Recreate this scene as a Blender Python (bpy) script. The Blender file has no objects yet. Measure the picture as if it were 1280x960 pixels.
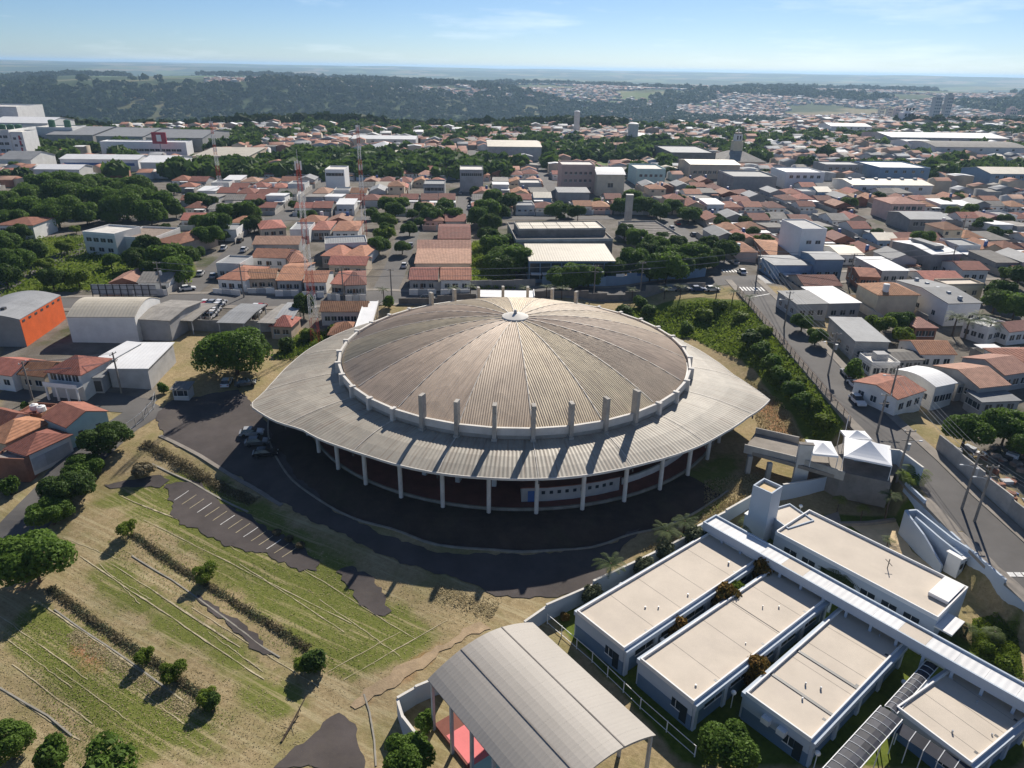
import bpy, bmesh, math, random
import numpy as np
from mathutils import Matrix, Vector
R = math.radians
random.seed(7); rng = np.random.default_rng(7)
scene = bpy.context.scene
col = scene.collection

# ------------------------------------------------------------------ camera
CAM_H = 60.0; FOC = 889.0                      # metres above the arena apron; pixels for a 1280 px frame
PITCH = math.atan((480-85)/FOC); ROLL = R(1.0)
CAMF = Vector((0, math.cos(PITCH), -math.sin(PITCH))); u0 = Vector((0, math.sin(PITCH), math.cos(PITCH))); r0 = Vector((1, 0, 0))
CAMR = r0*math.cos(ROLL)+u0*math.sin(ROLL); CAMU = u0*math.cos(ROLL)-r0*math.sin(ROLL)
cam = bpy.data.cameras.new('camera'); camo = bpy.data.objects.new('camera', cam); col.objects.link(camo)
cam.sensor_width = 36; cam.lens = FOC/1280*36; cam.clip_start = 1; cam.clip_end = 60000
camo.matrix_world = Matrix(((CAMR.x, CAMU.x, -CAMF.x, 0), (CAMR.y, CAMU.y, -CAMF.y, 0), (CAMR.z, CAMU.z, -CAMF.z, CAM_H), (0, 0, 0, 1)))
scene.camera = camo
scene.render.resolution_x = 1024; scene.render.resolution_y = 768

# ------------------------------------------------------------------ world, sun, exposure
SUN_AZ, SUN_EL = R(18.5), R(36.5)              # azimuth clockwise from +Y
w = bpy.data.worlds.new('World'); scene.world = w; w.use_nodes = True
nt = w.node_tree; nt.nodes.clear()
sky = nt.nodes.new('ShaderNodeTexSky'); sky.sky_type = 'NISHITA'; sky.sun_disc = False
sky.sun_elevation = SUN_EL; sky.sun_rotation = SUN_AZ; sky.altitude = 2000; sky.air_density = 0.9; sky.dust_density = 1.0; sky.ozone_density = 5.0
bg = nt.nodes.new('ShaderNodeBackground'); bg.inputs['Strength'].default_value = 0.065
wo = nt.nodes.new('ShaderNodeOutputWorld')
tint = nt.nodes.new('ShaderNodeMixRGB'); tint.blend_type = 'MULTIPLY'; tint.inputs[0].default_value = 1; tint.inputs[2].default_value = (.93, 1.0, 1.07, 1)
nt.links.new(sky.outputs[0], tint.inputs[1])
# thin high cirrus, the same all round
tcw = nt.nodes.new('ShaderNodeTexCoord'); mpw = nt.nodes.new('ShaderNodeMapping'); mpw.inputs['Scale'].default_value = (2.2, 2.2, 16); nw = nt.nodes.new('ShaderNodeTexNoise'); nw.inputs['Scale'].default_value = 1.6; nw.inputs['Detail'].default_value = 7; nw.inputs['Roughness'].default_value = .62
rw = nt.nodes.new('ShaderNodeMapRange'); rw.inputs['From Min'].default_value = .54; rw.inputs['From Max'].default_value = .78; rw.inputs['To Max'].default_value = .5
cw_ = nt.nodes.new('ShaderNodeMixRGB'); cw_.inputs[2].default_value = (13.5, 14.5, 15.0, 1)
nt.links.new(tcw.outputs['Generated'], mpw.inputs['Vector']); nt.links.new(mpw.outputs[0], nw.inputs['Vector']); nt.links.new(nw.outputs['Fac'], rw.inputs['Value']); nt.links.new(rw.outputs[0], cw_.inputs[0]); nt.links.new(tint.outputs[0], cw_.inputs[1])
nt.links.new(cw_.outputs[0], bg.inputs['Color']); nt.links.new(bg.outputs[0], wo.inputs['Surface'])
sl = bpy.data.lights.new('sun', 'SUN'); sl.energy = 5.0; sl.angle = R(0.53); sl.color = (1.0, 0.93, 0.83)
so = bpy.data.objects.new('sun', sl); col.objects.link(so)
sd = Vector((math.sin(SUN_AZ)*math.cos(SUN_EL), math.cos(SUN_AZ)*math.cos(SUN_EL), math.sin(SUN_EL)))
so.rotation_euler = sd.to_track_quat('Z', 'Y').to_euler(); so.location = (100, 200, 150)
vs = scene.view_settings; vs.view_transform = 'Standard'; vs.look = 'None'; vs.exposure = 0.4; vs.gamma = 1.0; vs.use_curve_mapping = False
scene.render.engine = 'CYCLES'
scene.cycles.max_bounces = 6; scene.cycles.transparent_max_bounces = 8
scene.cycles.volume_bounces = 0

# ------------------------------------------------------------------ terrain height (metres)
def ray(x, y): return CAMF+CAMR*((x-640)/FOC)-CAMU*((y-480)/FOC)
def at(x, y, z=0.0):
    d = ray(x, y); t = (z-CAM_H)/d.z
    return Vector((t*d.x, t*d.y, z))
ARX, ARY = 0.4, 128.1                          # arena centre
CP = [(250,530,-.3),(340,545,-.4),(650,700,-2.4),(610,735,-2.8),(860,640,-1.3),(920,590,-.2),(550,680,-2.1),(430,620,-1.5),(740,690,-2.3),
 (190,540,-.1),(270,640,-3.0),(330,690,-3.2),(200,640,-3.0),(380,760,-3.8),(300,740,-4.0),(220,720,-4.0),(110,800,-5),(200,880,-5),(30,930,-6),(330,850,-4.4),
 (430,920,-4.6),(500,800,-3.5),(600,780,-3.0),(690,770,-3.0),(560,900,-3.6),(800,790,-2.9),(900,900,-3),(1050,900,-3),(1200,930,-3),(1250,800,-2.4),(1100,660,-1.8),(1000,640,-1.5),(860,690,-2.2),(1180,690,-1.8),
 (940,470,.6),(890,430,1.0),(980,520,.8),(1000,600,-.6),(900,620,-.9),
 (860,362,6),(700,367,4.8),(590,367,4.4),(470,367,4),(240,370,3.6),(70,374,3.2),(770,385,3.2),(500,378,3.0),(430,395,2.6),
 (240,420,2),(295,470,1),(150,470,1.2),(190,512,.4),(130,545,-.6),(60,620,-3),(0,700,-5),(30,560,-1.2),(0,500,.6),(60,440,2),(0,420,2.2),(100,330,4.2),
 (1100,420,5.6),(1200,420,5),(1270,560,3.2),(1180,460,4.8),(1270,470,4.6),(1120,352,6.6),(1270,330,6.6)]
_cp = np.array([[*at(x, y, z)] for x, y, z in CP])
_tb = []
for X in range(-420, 480, 60):
    for Y in (250, 300, 360, 430): _tb.append((X, Y, 5.0-(Y-250)*.003))
for X in (-200, -150, 150, 200):
    for Y in (40, 100, 160): _tb.append((X, Y, 3.5 if X > 0 else -1+Y*.02))
for a in range(0, 360, 20): _tb.append((ARX+42*math.sin(R(a)), ARY-42*math.cos(R(a)), 0.0 if abs(a-180) > 50 else .5))
_cp = np.vstack([_cp, np.array(_tb)])
# street east of the site: (Y, X, z) centre line
ST = np.array([(20,74,-1.5),(60,69.5,.9),(72,67.4,1.7),(80,66.2,2.3),(90,65.2,3.0),(98,64.8,3.6),(112,63.4,4.5),(122,63.3,4.9),(133,63.6,5.2),(151,63.7,5.8),(177,64.3,6.3),(195,64.6,6.5),(230,64,6.2),(300,61,5.0),(470,54,4.4)])
def hbase(X, Y):
    X = np.asarray(X, float); Y = np.asarray(Y, float)
    num = np.zeros_like(X); den = np.zeros_like(X)
    for cx, cy, cz in _cp:
        d2 = (X-cx)**2+(Y-cy)**2+9.0
        wgt = np.exp(-d2/2600.0)/d2**1.5
        num += wgt*cz; den += wgt
    z = num/np.maximum(den, 1e-30)
    bad = den < 1e-12
    z = np.where(bad, 4.0, z)
    return z
def hfun(X, Y):
    X = np.asarray(X, float); Y = np.asarray(Y, float)
    z = hbase(X, Y)
    # flat apron inside the arena
    rr = np.hypot(X-ARX, Y-ARY); k = np.clip((rr-40.5)/6, 0, 1); z = z*k*k*(3-2*k)
    # street corridor with steep side below it (retaining wall / embankment)
    sx = np.interp(Y, ST[:, 0], ST[:, 1]); sz = np.interp(Y, ST[:, 0], ST[:, 2])
    d = X-sx
    wl = np.interp(Y, [95, 106, 120, 150, 190], [1.2, 1.6, 9, 14, 12]); wr = 12.0
    kl = np.clip((-d-4.7)/wl, 0, 1); kr = np.clip((d-5.6)/wr, 0, 1)
    k = np.where(d < 0, kl, kr); k = k*k*(3-2*k)
    fade = np.clip((300-Y)/60, 0, 1)
    z = z*(k*fade+1-fade)+sz*(1-k)*fade
    return z
def far_h(X, Y):
    """town plateau, then the valley and the far table land (Y beyond 430 m)"""
    X = np.asarray(X, float); Y = np.asarray(Y, float)
    D = np.hypot(X, Y); az = np.degrees(np.arctan2(X, Y))
    n = 6*np.sin(D/310+az*.13)*np.sin(az*.21+D/900)+4*np.sin(D/170+az*.4)
    ridge = 760+30*np.sin(az*.3)+np.clip(az-6, 0, 60)*14          # where the town plateau ends
    depth = np.interp(az, [-60, -38, -34, -5, 6, 14, 30, 60], [-70, -80, -105, -95, -70, -48, -36, -36])
    vw = np.interp(az, [-60, 0, 14, 60], [520, 480, 420, 400])
    t1 = np.clip((D-ridge)/vw, 0, 1); t1 = t1*t1*(3-2*t1)
    rim = np.interp(az, [-60, -36, -35, -33, -28, -8, 4, 20, 60], [2600, 2600, 2500, 2300, 2250, 2150, 2500, 2700, 2900])
    t2 = np.clip((D-(rim-650))/900, 0, 1); t2 = t2*t2*(3-2*t2)
    top = np.interp(az, [-60, -36.5, -34.5, -30, -18, -8, 5, 20, 60], [-60, -50, -14, 6, 8, -2, -10, -4, 0])
    t3 = np.clip((D-3600)/1200, 0, 1); t3 = t3*t3*(3-2*t3)
    t4 = np.clip((D-5500)/5000, 0, 1); t4 = t4*t4*(3-2*t4)
    z = 4.4-(D-430)*.004
    z = z+(depth-z)*t1
    z = z+(top+n*.6-z)*t2
    z = z+(-40+n*2.2-z)*t3
    z = z+(22+n*3.5-z)*t4
    return z
def hgt(X, Y):
    k = np.clip((np.asarray(Y, float)-400)/60, 0, 1)
    k2 = np.clip((np.abs(np.asarray(X, float))-330)/80, 0, 1)
    k = np.maximum(k, k2); k = k*k*(3-2*k)
    return hfun(X, Y)*(1-k)+far_h(X, Y)*k
# regular table of the near ground for quick lookup
GX0, GX1, GY0, GY1, GS = -200, 240, 10, 480, 1.0
gx = np.arange(GX0, GX1+.1, GS); gy = np.arange(GY0, GY1+.1, GS)
GXX, GYY = np.meshgrid(gx, gy); GZ = hgt(GXX, GYY)
FX_, FY_ = np.meshgrid(np.arange(-1400, 1401, 10.0), np.arange(0, 1601, 10.0)); FZ = hgt(FX_, FY_)
def H(x, y):
    i = (x-GX0)/GS; j = (y-GY0)/GS
    if 0 <= i < len(gx)-1 and 0 <= j < len(gy)-1:
        a, b = int(i), int(j); fx, fy = i-a, j-b
        return float((GZ[b, a]*(1-fx)+GZ[b, a+1]*fx)*(1-fy)+(GZ[b+1, a]*(1-fx)+GZ[b+1, a+1]*fx)*fy)
    i = (x+1400)/10; j = y/10
    if 0 <= i < 279 and 0 <= j < 159:
        a, b = int(i), int(j); fx, fy = i-a, j-b
        return float((FZ[b, a]*(1-fx)+FZ[b, a+1]*fx)*(1-fy)+(FZ[b+1, a]*(1-fx)+FZ[b+1, a+1]*fx)*fy)
    return float(far_h(np.array([x]), np.array([y]))[0])
def G(px, py, up=0.0):
    """ground point (plus `up` metres) seen at a pixel of the 1280x960 photograph"""
    z = up+1.0
    for k in range(14):
        p = at(px, py, z); z = .4*z+.6*(H(p.x, p.y)+up)
    p = at(px, py, z); return Vector((p.x, p.y, z))

# ------------------------------------------------------------------ materials
MATS = {}
def nodes_of(m): m.use_nodes = True; t = m.node_tree; t.nodes.clear(); return t
def pm(name, c, rough=.8, var=.18, scale=.6, rand=0.0, bump=0.0, spec=.3, metal=0.0, stripe=None, stain=0.0, stain_c=None, hue=0.0, streak=None):
    """procedural material: base colour broken up by world-space noise, a per-object shade, optional ribs and stains"""
    m = bpy.data.materials.new(name); t = nodes_of(m); N = t.nodes.new; L = t.links.new
    out = N('ShaderNodeOutputMaterial'); b = N('ShaderNodeBsdfPrincipled'); L(b.outputs[0], out.inputs[0])
    b.inputs['Roughness'].default_value = rough; b.inputs['Specular IOR Level'].default_value = spec; b.inputs['Metallic'].default_value = metal
    geo = N('ShaderNodeNewGeometry')
    n1 = N('ShaderNodeTexNoise'); n1.inputs['Scale'].default_value = scale; n1.inputs['Detail'].default_value = 8; n1.inputs['Roughness'].default_value = .65; L(geo.outputs['Position'], n1.inputs['Vector'])
    mr = N('ShaderNodeMapRange'); mr.inputs['From Min'].default_value = .3; mr.inputs['From Max'].default_value = .7; mr.inputs['To Min'].default_value = 1-var; mr.inputs['To Max'].default_value = 1+var; L(n1.outputs['Fac'], mr.inputs['Value'])
    val = mr.outputs[0]
    oi = N('ShaderNodeObjectInfo')
    if rand:
        m2 = N('ShaderNodeMapRange'); m2.inputs['To Min'].default_value = 1-rand; m2.inputs['To Max'].default_value = 1+rand; L(oi.outputs['Random'], m2.inputs['Value'])
        mu = N('ShaderNodeMath'); mu.operation = 'MULTIPLY'; L(val, mu.inputs[0]); L(m2.outputs[0], mu.inputs[1]); val = mu.outputs[0]
    hsv = N('ShaderNodeHueSaturation'); hsv.inputs['Color'].default_value = (*c, 1); L(val, hsv.inputs['Value'])
    if hue:
        m3 = N('ShaderNodeMapRange'); m3.inputs['To Min'].default_value = .5-hue; m3.inputs['To Max'].default_value = .5+hue
        mm = N('ShaderNodeMath'); mm.operation = 'FRACT'; mq = N('ShaderNodeMath'); mq.operation = 'MULTIPLY'; mq.inputs[1].default_value = 7.31
        L(oi.outputs['Random'], mq.inputs[0]); L(mq.outputs[0], mm.inputs[0]); L(mm.outputs[0], m3.inputs['Value']); L(m3.outputs[0], hsv.inputs['Hue'])
    colr = hsv.outputs['Color']
    if stain:
        n2 = N('ShaderNodeTexNoise'); n2.inputs['Scale'].default_value = scale*.35; n2.inputs['Detail'].default_value = 10; n2.inputs['Roughness'].default_value = .75; L(geo.outputs['Position'], n2.inputs['Vector'])
        s2 = N('ShaderNodeMapRange'); s2.inputs['From Min'].default_value = .52; s2.inputs['From Max'].default_value = .72; s2.inputs['To Max'].default_value = stain; L(n2.outputs['Fac'], s2.inputs['Value'])
        mx = N('ShaderNodeMixRGB'); mx.inputs[2].default_value = (*(stain_c or (c[0]*.35, c[1]*.33, c[2]*.3)), 1); L(s2.outputs[0], mx.inputs[0]); L(colr, mx.inputs[1]); colr = mx.outputs[0]
    if streak:                                        # rust and dirt washed along the local Y axis
        tcs = N('ShaderNodeTexCoord'); mps = N('ShaderNodeMapping'); mps.inputs['Scale'].default_value = (2.6, .10, .3); L(tcs.outputs['Object'], mps.inputs['Vector'])
        ofs = N('ShaderNodeVectorMath'); ofs.operation = 'ADD'; cmb = N('ShaderNodeCombineXYZ'); mo = N('ShaderNodeMath'); mo.operation = 'MULTIPLY'; mo.inputs[1].default_value = 57.0; L(oi.outputs['Random'], mo.inputs[0]); L(mo.outputs[0], cmb.inputs[0]); L(mps.outputs[0], ofs.inputs[0]); L(cmb.outputs[0], ofs.inputs[1])
        ns_ = N('ShaderNodeTexNoise'); ns_.inputs['Scale'].default_value = 1.0; ns_.inputs['Detail'].default_value = 5; L(ofs.outputs[0], ns_.inputs['Vector'])
        rs_ = N('ShaderNodeMapRange'); rs_.inputs['From Min'].default_value = .5; rs_.inputs['From Max'].default_value = .68; rs_.inputs['To Max'].default_value = streak[0]; L(ns_.outputs['Fac'], rs_.inputs['Value'])
        mxs = N('ShaderNodeMixRGB'); mxs.inputs[2].default_value = (*streak[1], 1); L(rs_.outputs[0], mxs.inputs[0]); L(colr, mxs.inputs[1]); colr = mxs.outputs[0]
    L(colr, b.inputs['Base Color'])
    hgtv = None
    if stripe:
        axis, freq, amt = stripe                      # ribs along a local axis
        tc = N('ShaderNodeTexCoord'); sp = N('ShaderNodeSeparateXYZ'); L(tc.outputs['Object'], sp.inputs[0])
        ms = N('ShaderNodeMath'); ms.operation = 'MULTIPLY'; ms.inputs[1].default_value = freq*2*math.pi; L(sp.outputs[axis], ms.inputs[0])
        si = N('ShaderNodeMath'); si.operation = 'SINE'; L(ms.outputs[0], si.inputs[0]); hgtv = si.outputs[0]
        bp = N('ShaderNodeBump'); bp.inputs['Strength'].default_value = amt; bp.inputs['Distance'].default_value = .05; L(hgtv, bp.inputs['Height']); L(bp.outputs[0], b.inputs['Normal'])
    elif bump:
        bp = N('ShaderNodeBump'); bp.inputs['Strength'].default_value = bump; bp.inputs['Distance'].default_value = .1
        n3 = N('ShaderNodeTexNoise'); n3.inputs['Scale'].default_value = scale*6; n3.inputs['Detail'].default_value = 6; L(geo.outputs['Position'], n3.inputs['Vector'])
        L(n3.outputs['Fac'], bp.inputs['Height']); L(bp.outputs[0], b.inputs['Normal'])
    MATS[name] = m; return m
M = MATS
pm('dome_sheet', (.53,.425,.30), .6, .16, .25, rand=.16, spec=.4, hue=.014, stain=.25, stain_c=(.24,.17,.14), streak=(.55, (.24,.175,.13)))
pm('skirt_sheet', (.345,.31,.25), .6, .22, .3, rand=.12, spec=.45, stain=.4, stain_c=(.22,.16,.125), streak=(.6, (.19,.13,.09)))
pm('shade_toned_soil', (.06,.042,.032), .95, .3, .4, bump=.3, stain=.4, stain_c=(.05,.055,.022))  # red-brown apron soil, its colour darkened to deepen the arena's shadow
pm('seam', (.58,.53,.46), .6, .3, 1.2)
pm('concrete', (.40,.375,.335), .85, .2, .5, bump=.15, stain=.5)
pm('pale_concrete', (.62,.59,.54), .8, .15, .4, stain=.35)
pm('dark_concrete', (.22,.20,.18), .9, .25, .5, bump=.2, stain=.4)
pm('white_paint', (.78,.77,.75), .7, .06, .5, stain=.18, stain_c=(.45,.42,.38))
pm('red_floor', (.20,.075,.055), .85, .2, .5, stain=.3)
pm('asphalt', (.032,.031,.032), .92, .25, .25, bump=.2, stain=.5, stain_c=(.10,.085,.065))
pm('old_asphalt', (.078,.066,.062), .95, .25, .2, bump=.3, stain=.45, stain_c=(.13,.11,.085))
pm('road', (.125,.118,.112), .92, .16, .18, bump=.15, stain=.35, stain_c=(.075,.072,.07))
pm('pavement', (.25,.222,.19), .9, .2, .5, stain=.4)
pm('kerb', (.27,.25,.21), .9, .25, .8)
pm('paint_line', (.72,.71,.68), .8, .25, 1.5, stain=.3)
pm('faded_line', (.46,.395,.26), .9, .35, 1.5, stain=.5, stain_c=(.24,.2,.11))
pm('dirt', (.36,.265,.165), .95, .25, .8, bump=.4, stain=.4, stain_c=(.2,.17,.09))
pm('beige_roof', (.55,.48,.395), .75, .09, .25, spec=.25, stain=.4, stain_c=(.44,.38,.33))
pm('school_wall', (.44,.50,.57), .75, .05, .4)
pm('school_band', (.12,.19,.28), .75, .06, .4)
pm('glass', (.03,.04,.05), .12, .1, .5, spec=.6)
pm('dark_metal', (.06,.06,.062), .5, .15, .8, spec=.5)
pm('grey_metal', (.38,.40,.42), .4, .15, .8, spec=.5, rand=.12)
pm('vault_sheet', (.37,.34,.30), .62, .06, .2, spec=.3, stripe=(0, 2.2, .06), stain=.25, stain_c=(.38,.35,.31))
pm('pink_floor', (.72,.20,.20), .8, .08, .5)
pm('mint_floor', (.38,.62,.55), .8, .08, .5)
pm('white_sheet', (.66,.66,.655), .65, .08, .3, spec=.25, rand=.05, stripe=(0, 1.3, .25), stain=.15, stain_c=(.6,.56,.5))
pm('grey_sheet', (.25,.255,.26), .7, .14, .4, spec=.2, rand=.22, stripe=(0, 1.3, .3), stain=.35)
pm('cream_sheet', (.50,.45,.36), .6, .1, .3, rand=.12, stripe=(0, 1.3, .25), stain=.3)
pm('turf', (.10,.15,.03), .95, .3, .15, bump=.2, stain=.3, stain_c=(.17,.18,.06))
pm('fibro_sheet', (.23,.215,.195), .9, .25, .5, rand=.3, stripe=(0, 1.0, .5), stain=.4)
pm('tile_roof', (.32,.14,.088), .85, .3, .9, rand=.32, hue=.018, stripe=(0, 2.2, .6), stain=.5, stain_c=(.16,.08,.06))
pm('light_tile', (.37,.21,.15), .85, .25, .9, rand=.2, hue=.015, stripe=(0, 2.2, .6), stain=.45, stain_c=(.25,.14,.10))
pm('dark_tile', (.20,.075,.055), .85, .3, .9, rand=.25, stripe=(0, 2.2, .6), stain=.5, stain_c=(.07,.05,.045))
pm('wall_white', (.68,.67,.64), .8, .1, .4, rand=.15, stain=.3, stain_c=(.36,.33,.3))
pm('wall_cream', (.58,.48,.36), .8, .12, .4, rand=.2, hue=.02, stain=.3)
pm('wall_grey', (.34,.335,.33), .85, .15, .4, rand=.25, stain=.35)
pm('wall_brick', (.28,.135,.09), .9, .2, .8, rand=.2, stain=.3)
pm('wall_aqua', (.42,.58,.56), .8, .1, .4, stain=.2)
pm('wall_pink', (.62,.43,.36), .8, .1, .4, rand=.15, stain=.3)
pm('wall_blue', (.22,.32,.44), .8, .1, .4, rand=.2, stain=.2)
pm('orange_paint', (.66,.125,.03), .7, .12, .4, stain=.35, stain_c=(.45,.11,.05))
pm('yard_block', (.36,.34,.31), .9, .2, .5, rand=.3, stain=.5)
pm('bark', (.095,.07,.05), .95, .3, 2.0, bump=.5)
pm('wood_door', (.16,.08,.045), .7, .2, 1.0, rand=.3)
pm('tarp', (.80,.81,.82), .55, .04, .4)
pm('sand', (.60,.46,.28), .95, .15, .8, bump=.3)
pm('tyre', (.02,.02,.02), .9, .1, 1)
pm('red_steel', (.42,.07,.045), .6, .1, 1)
pm('white_steel', (.75,.75,.74), .5, .1, 1)
pm('green_paint', (.04,.12,.07), .6, .1, 1)
pm('red_sign', (.35,.03,.05), .5, .05, 1)
pm('sign_white', (.78,.78,.76), .6, .04, 1)
pm('blue_paint', (.06,.13,.33), .5, .1, 1)
pm('rubble', (.33,.26,.21), .95, .4, 1.5, bump=.6, rand=.3)
pm('cable', (.30,.30,.30), .5, .1, 1)
pm('lamp_globe', (.85,.85,.83), .35, .02, 1)
CARC = {'white': (.72,.72,.72), 'silver': (.38,.39,.40), 'black': (.015,.015,.017), 'red': (.35,.02,.015), 'grey': (.11,.115,.12), 'blue': (.03,.07,.18)}
for k, c in CARC.items(): pm('car_'+k, c, .25, .03, 1, spec=.6)

def leaf_mat(name, c1, c2, trans=.3):
    m = bpy.data.materials.new(name); t = nodes_of(m); N = t.nodes.new; L = t.links.new
    out = N('ShaderNodeOutputMaterial'); at_ = N('ShaderNodeAttribute'); at_.attribute_name = 'tint'
    oi = N('ShaderNodeObjectInfo'); ad = N('ShaderNodeMath'); ad.operation = 'MULTIPLY_ADD'; ad.inputs[1].default_value = .75; L(at_.outputs['Fac'], ad.inputs[0])
    sc = N('ShaderNodeMath'); sc.operation = 'MULTIPLY'; sc.inputs[1].default_value = .3; L(oi.outputs['Random'], sc.inputs[0]); L(sc.outputs[0], ad.inputs[2])
    mx = N('ShaderNodeMixRGB'); mx.inputs[1].default_value = (*c1, 1); mx.inputs[2].default_value = (*c2, 1); L(ad.outputs[0], mx.inputs[0])
    d = N('ShaderNodeBsdfPrincipled'); d.inputs['Roughness'].default_value = .6; d.inputs['Specular IOR Level'].default_value = .04 if 'far' in name else .12; L(mx.outputs[0], d.inputs['Base Color'])
    tr = N('ShaderNodeBsdfTranslucent'); L(mx.outputs[0], tr.inputs['Color'])
    ms = N('ShaderNodeMixShader'); ms.inputs[0].default_value = trans; L(d.outputs[0], ms.inputs[1]); L(tr.outputs[0], ms.inputs[2]); L(ms.outputs[0], out.inputs[0])
    MATS[name] = m; return m
leaf_mat('leaf_green', (.05,.10,.017), (.165,.26,.044), .42)
leaf_mat('leaf_bright', (.08,.135,.016), (.25,.32,.045), .42)
leaf_mat('leaf_dark', (.038,.075,.017), (.12,.185,.038), .38)
leaf_mat('leaf_grey', (.05,.065,.035), (.15,.165,.09), .2)
leaf_mat('leaf_red', (.07,.085,.018), (.27,.13,.03), .3)
leaf_mat('leaf_dry', (.07,.06,.035), (.25,.21,.125), .25)
leaf_mat('leaf_palm', (.03,.055,.02), (.11,.14,.045), .25)
leaf_mat('leaf_yellow', (.10,.12,.02), (.25,.24,.05), .3)
leaf_mat('leaf_far', (.026,.046,.016), (.055,.082,.026), .25)
leaf_mat('straw', (.26,.21,.11), (.5,.42,.25), .3)

def attr_mat(name, rough=.85, attr='hue_col'):
    m = bpy.data.materials.new(name); t = nodes_of(m); N = t.nodes.new; L = t.links.new
    out = N('ShaderNodeOutputMaterial'); b = N('ShaderNodeBsdfPrincipled'); L(b.outputs[0], out.inputs[0]); b.inputs['Roughness'].default_value = rough; b.inputs['Specular IOR Level'].default_value = .25
    a = N('ShaderNodeAttribute'); a.attribute_name = attr
    geo = N('ShaderNodeNewGeometry'); n1 = N('ShaderNodeTexNoise'); n1.inputs['Scale'].default_value = .3; n1.inputs['Detail'].default_value = 6; L(geo.outputs['Position'], n1.inputs['Vector'])
    mr = N('ShaderNodeMapRange'); mr.inputs['To Min'].default_value = .65; mr.inputs['To Max'].default_value = 1.35; L(n1.outputs['Fac'], mr.inputs['Value'])
    h = N('ShaderNodeHueSaturation'); L(a.outputs['Color'], h.inputs['Color']); L(mr.outputs[0], h.inputs['Value']); L(h.outputs[0], b.inputs['Base Color'])
    MATS[name] = m; return m
attr_mat('town_mix')

# ------------------------------------------------------------------ mesh helpers
class MB:
    def __init__(s): s.v = []; s.f = []
    def quad(s, *p): n = len(s.v); s.v += [tuple(q) for q in p]; s.f.append(tuple(range(n, n+len(p)))); return s
    def prism(s, poly, z0, z1):
        """vertical prism over a polygon; z0/z1 numbers or per-vertex lists; counter-clockwise poly"""
        k = len(poly); n = len(s.v)
        a = sum(poly[i][0]*poly[(i+1) % k][1]-poly[(i+1) % k][0]*poly[i][1] for i in range(k))
        if a < 0:
            poly = poly[::-1]
            if not isinstance(z0, (int, float)): z0 = z0[::-1]
            if not isinstance(z1, (int, float)): z1 = z1[::-1]
        Z0 = [z0]*k if isinstance(z0, (int, float)) else z0; Z1 = [z1]*k if isinstance(z1, (int, float)) else z1
        s.v += [(poly[i][0], poly[i][1], Z0[i]) for i in range(k)]+[(poly[i][0], poly[i][1], Z1[i]) for i in range(k)]
        s.f.append(tuple(range(n+k-1, n-1, -1))); s.f.append(tuple(range(n+k, n+2*k)))
        for i in range(k): j = (i+1) % k; s.f.append((n+i, n+j, n+k+j, n+k+i))
        return s
    def box(s, x0, x1, y0, y1, z0, z1): return s.prism([(x0, y0), (x1, y0), (x1, y1), (x0, y1)], z0, z1)
    def bar(s, a, b, w, h=None, up=(0, 0, 1)):
        a = Vector(a); b = Vector(b); h = h or w; d = (b-a).normalized(); U = Vector(up)
        if abs(d.dot(U)) > .98: U = Vector((1, 0, 0))
        X = d.cross(U).normalized()*w/2; Y = X.cross(d).normalized()*h/2; n = len(s.v)
        for p in (a, b): s.v += [tuple(p-X-Y), tuple(p+X-Y), tuple(p+X+Y), tuple(p-X+Y)]
        s.f += [(n+3, n+2, n+1, n), (n+4, n+5, n+6, n+7)]+[(n+i, n+(i+1) % 4, n+4+(i+1) % 4, n+4+i) for i in range(4)]
        return s
    def tube(s, pts, rad, k=6, cap=True):
        pts = [Vector(p) for p in pts]; rad = rad if isinstance(rad, (list, tuple)) else [rad]*len(pts); n = len(s.v)
        for i, p in enumerate(pts):
            d = (pts[min(i+1, len(pts)-1)]-pts[max(i-1, 0)]).normalized()
            U = Vector((0, 0, 1)) if abs(d.z) < .9 else Vector((1, 0, 0)); X = d.cross(U).normalized(); Y = X.cross(d)
            for j in range(k): a = 2*math.pi*j/k; s.v.append(tuple(p+(X*math.cos(a)+Y*math.sin(a))*rad[i]))
        for i in range(len(pts)-1):
            for j in range(k): s.f.append((n+i*k+j, n+i*k+(j+1) % k, n+(i+1)*k+(j+1) % k, n+(i+1)*k+j))
        if cap: s.f.append(tuple(range(n+k-1, n-1, -1))); e = n+(len(pts)-1)*k; s.f.append(tuple(range(e, e+k)))
        return s
    def mesh(s, name, m):
        me = bpy.data.meshes.new(name); me.from_pydata(s.v, [], s.f)
        if m: me.materials.append(MATS[m] if isinstance(m, str) else m)
        me.update(); return me
    def build(s, name, m, parent=None, smooth=False, **kw):
        me = s.mesh(name, m)
        if smooth: me.shade_smooth()
        return put(name, me, parent, **kw)
def put(name, me, parent=None, loc=None, rz=0.0, label=None, cat=None, group=None, kind=None):
    o = bpy.data.objects.new(name, me); col.objects.link(o)
    if parent is not None: o.parent = parent
    if loc is not None: o.location = loc
    if rz: o.rotation_euler = (0, 0, rz)
    tag(o, label, cat, group, kind); return o
def tag(o, label=None, cat=None, group=None, kind=None):
    if label: o['label'] = label
    if cat: o['category'] = cat
    if group: o['group'] = group
    if kind: o['kind'] = kind
    return o
def thing(name, label, cat, loc=(0, 0, 0), rz=0.0, group=None): return put(name, None, None, loc, rz, label, cat, group)
KIDS = {}
def kids(o):
    if o.name not in KIDS: KIDS[o.name] = list(o.children)
    return KIDS[o.name]
def copy_tree(o, parent=None):
    c = o.copy(); col.objects.link(c); c.parent = parent
    for ch in kids(o): copy_tree(ch, c)
    return c
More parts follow.
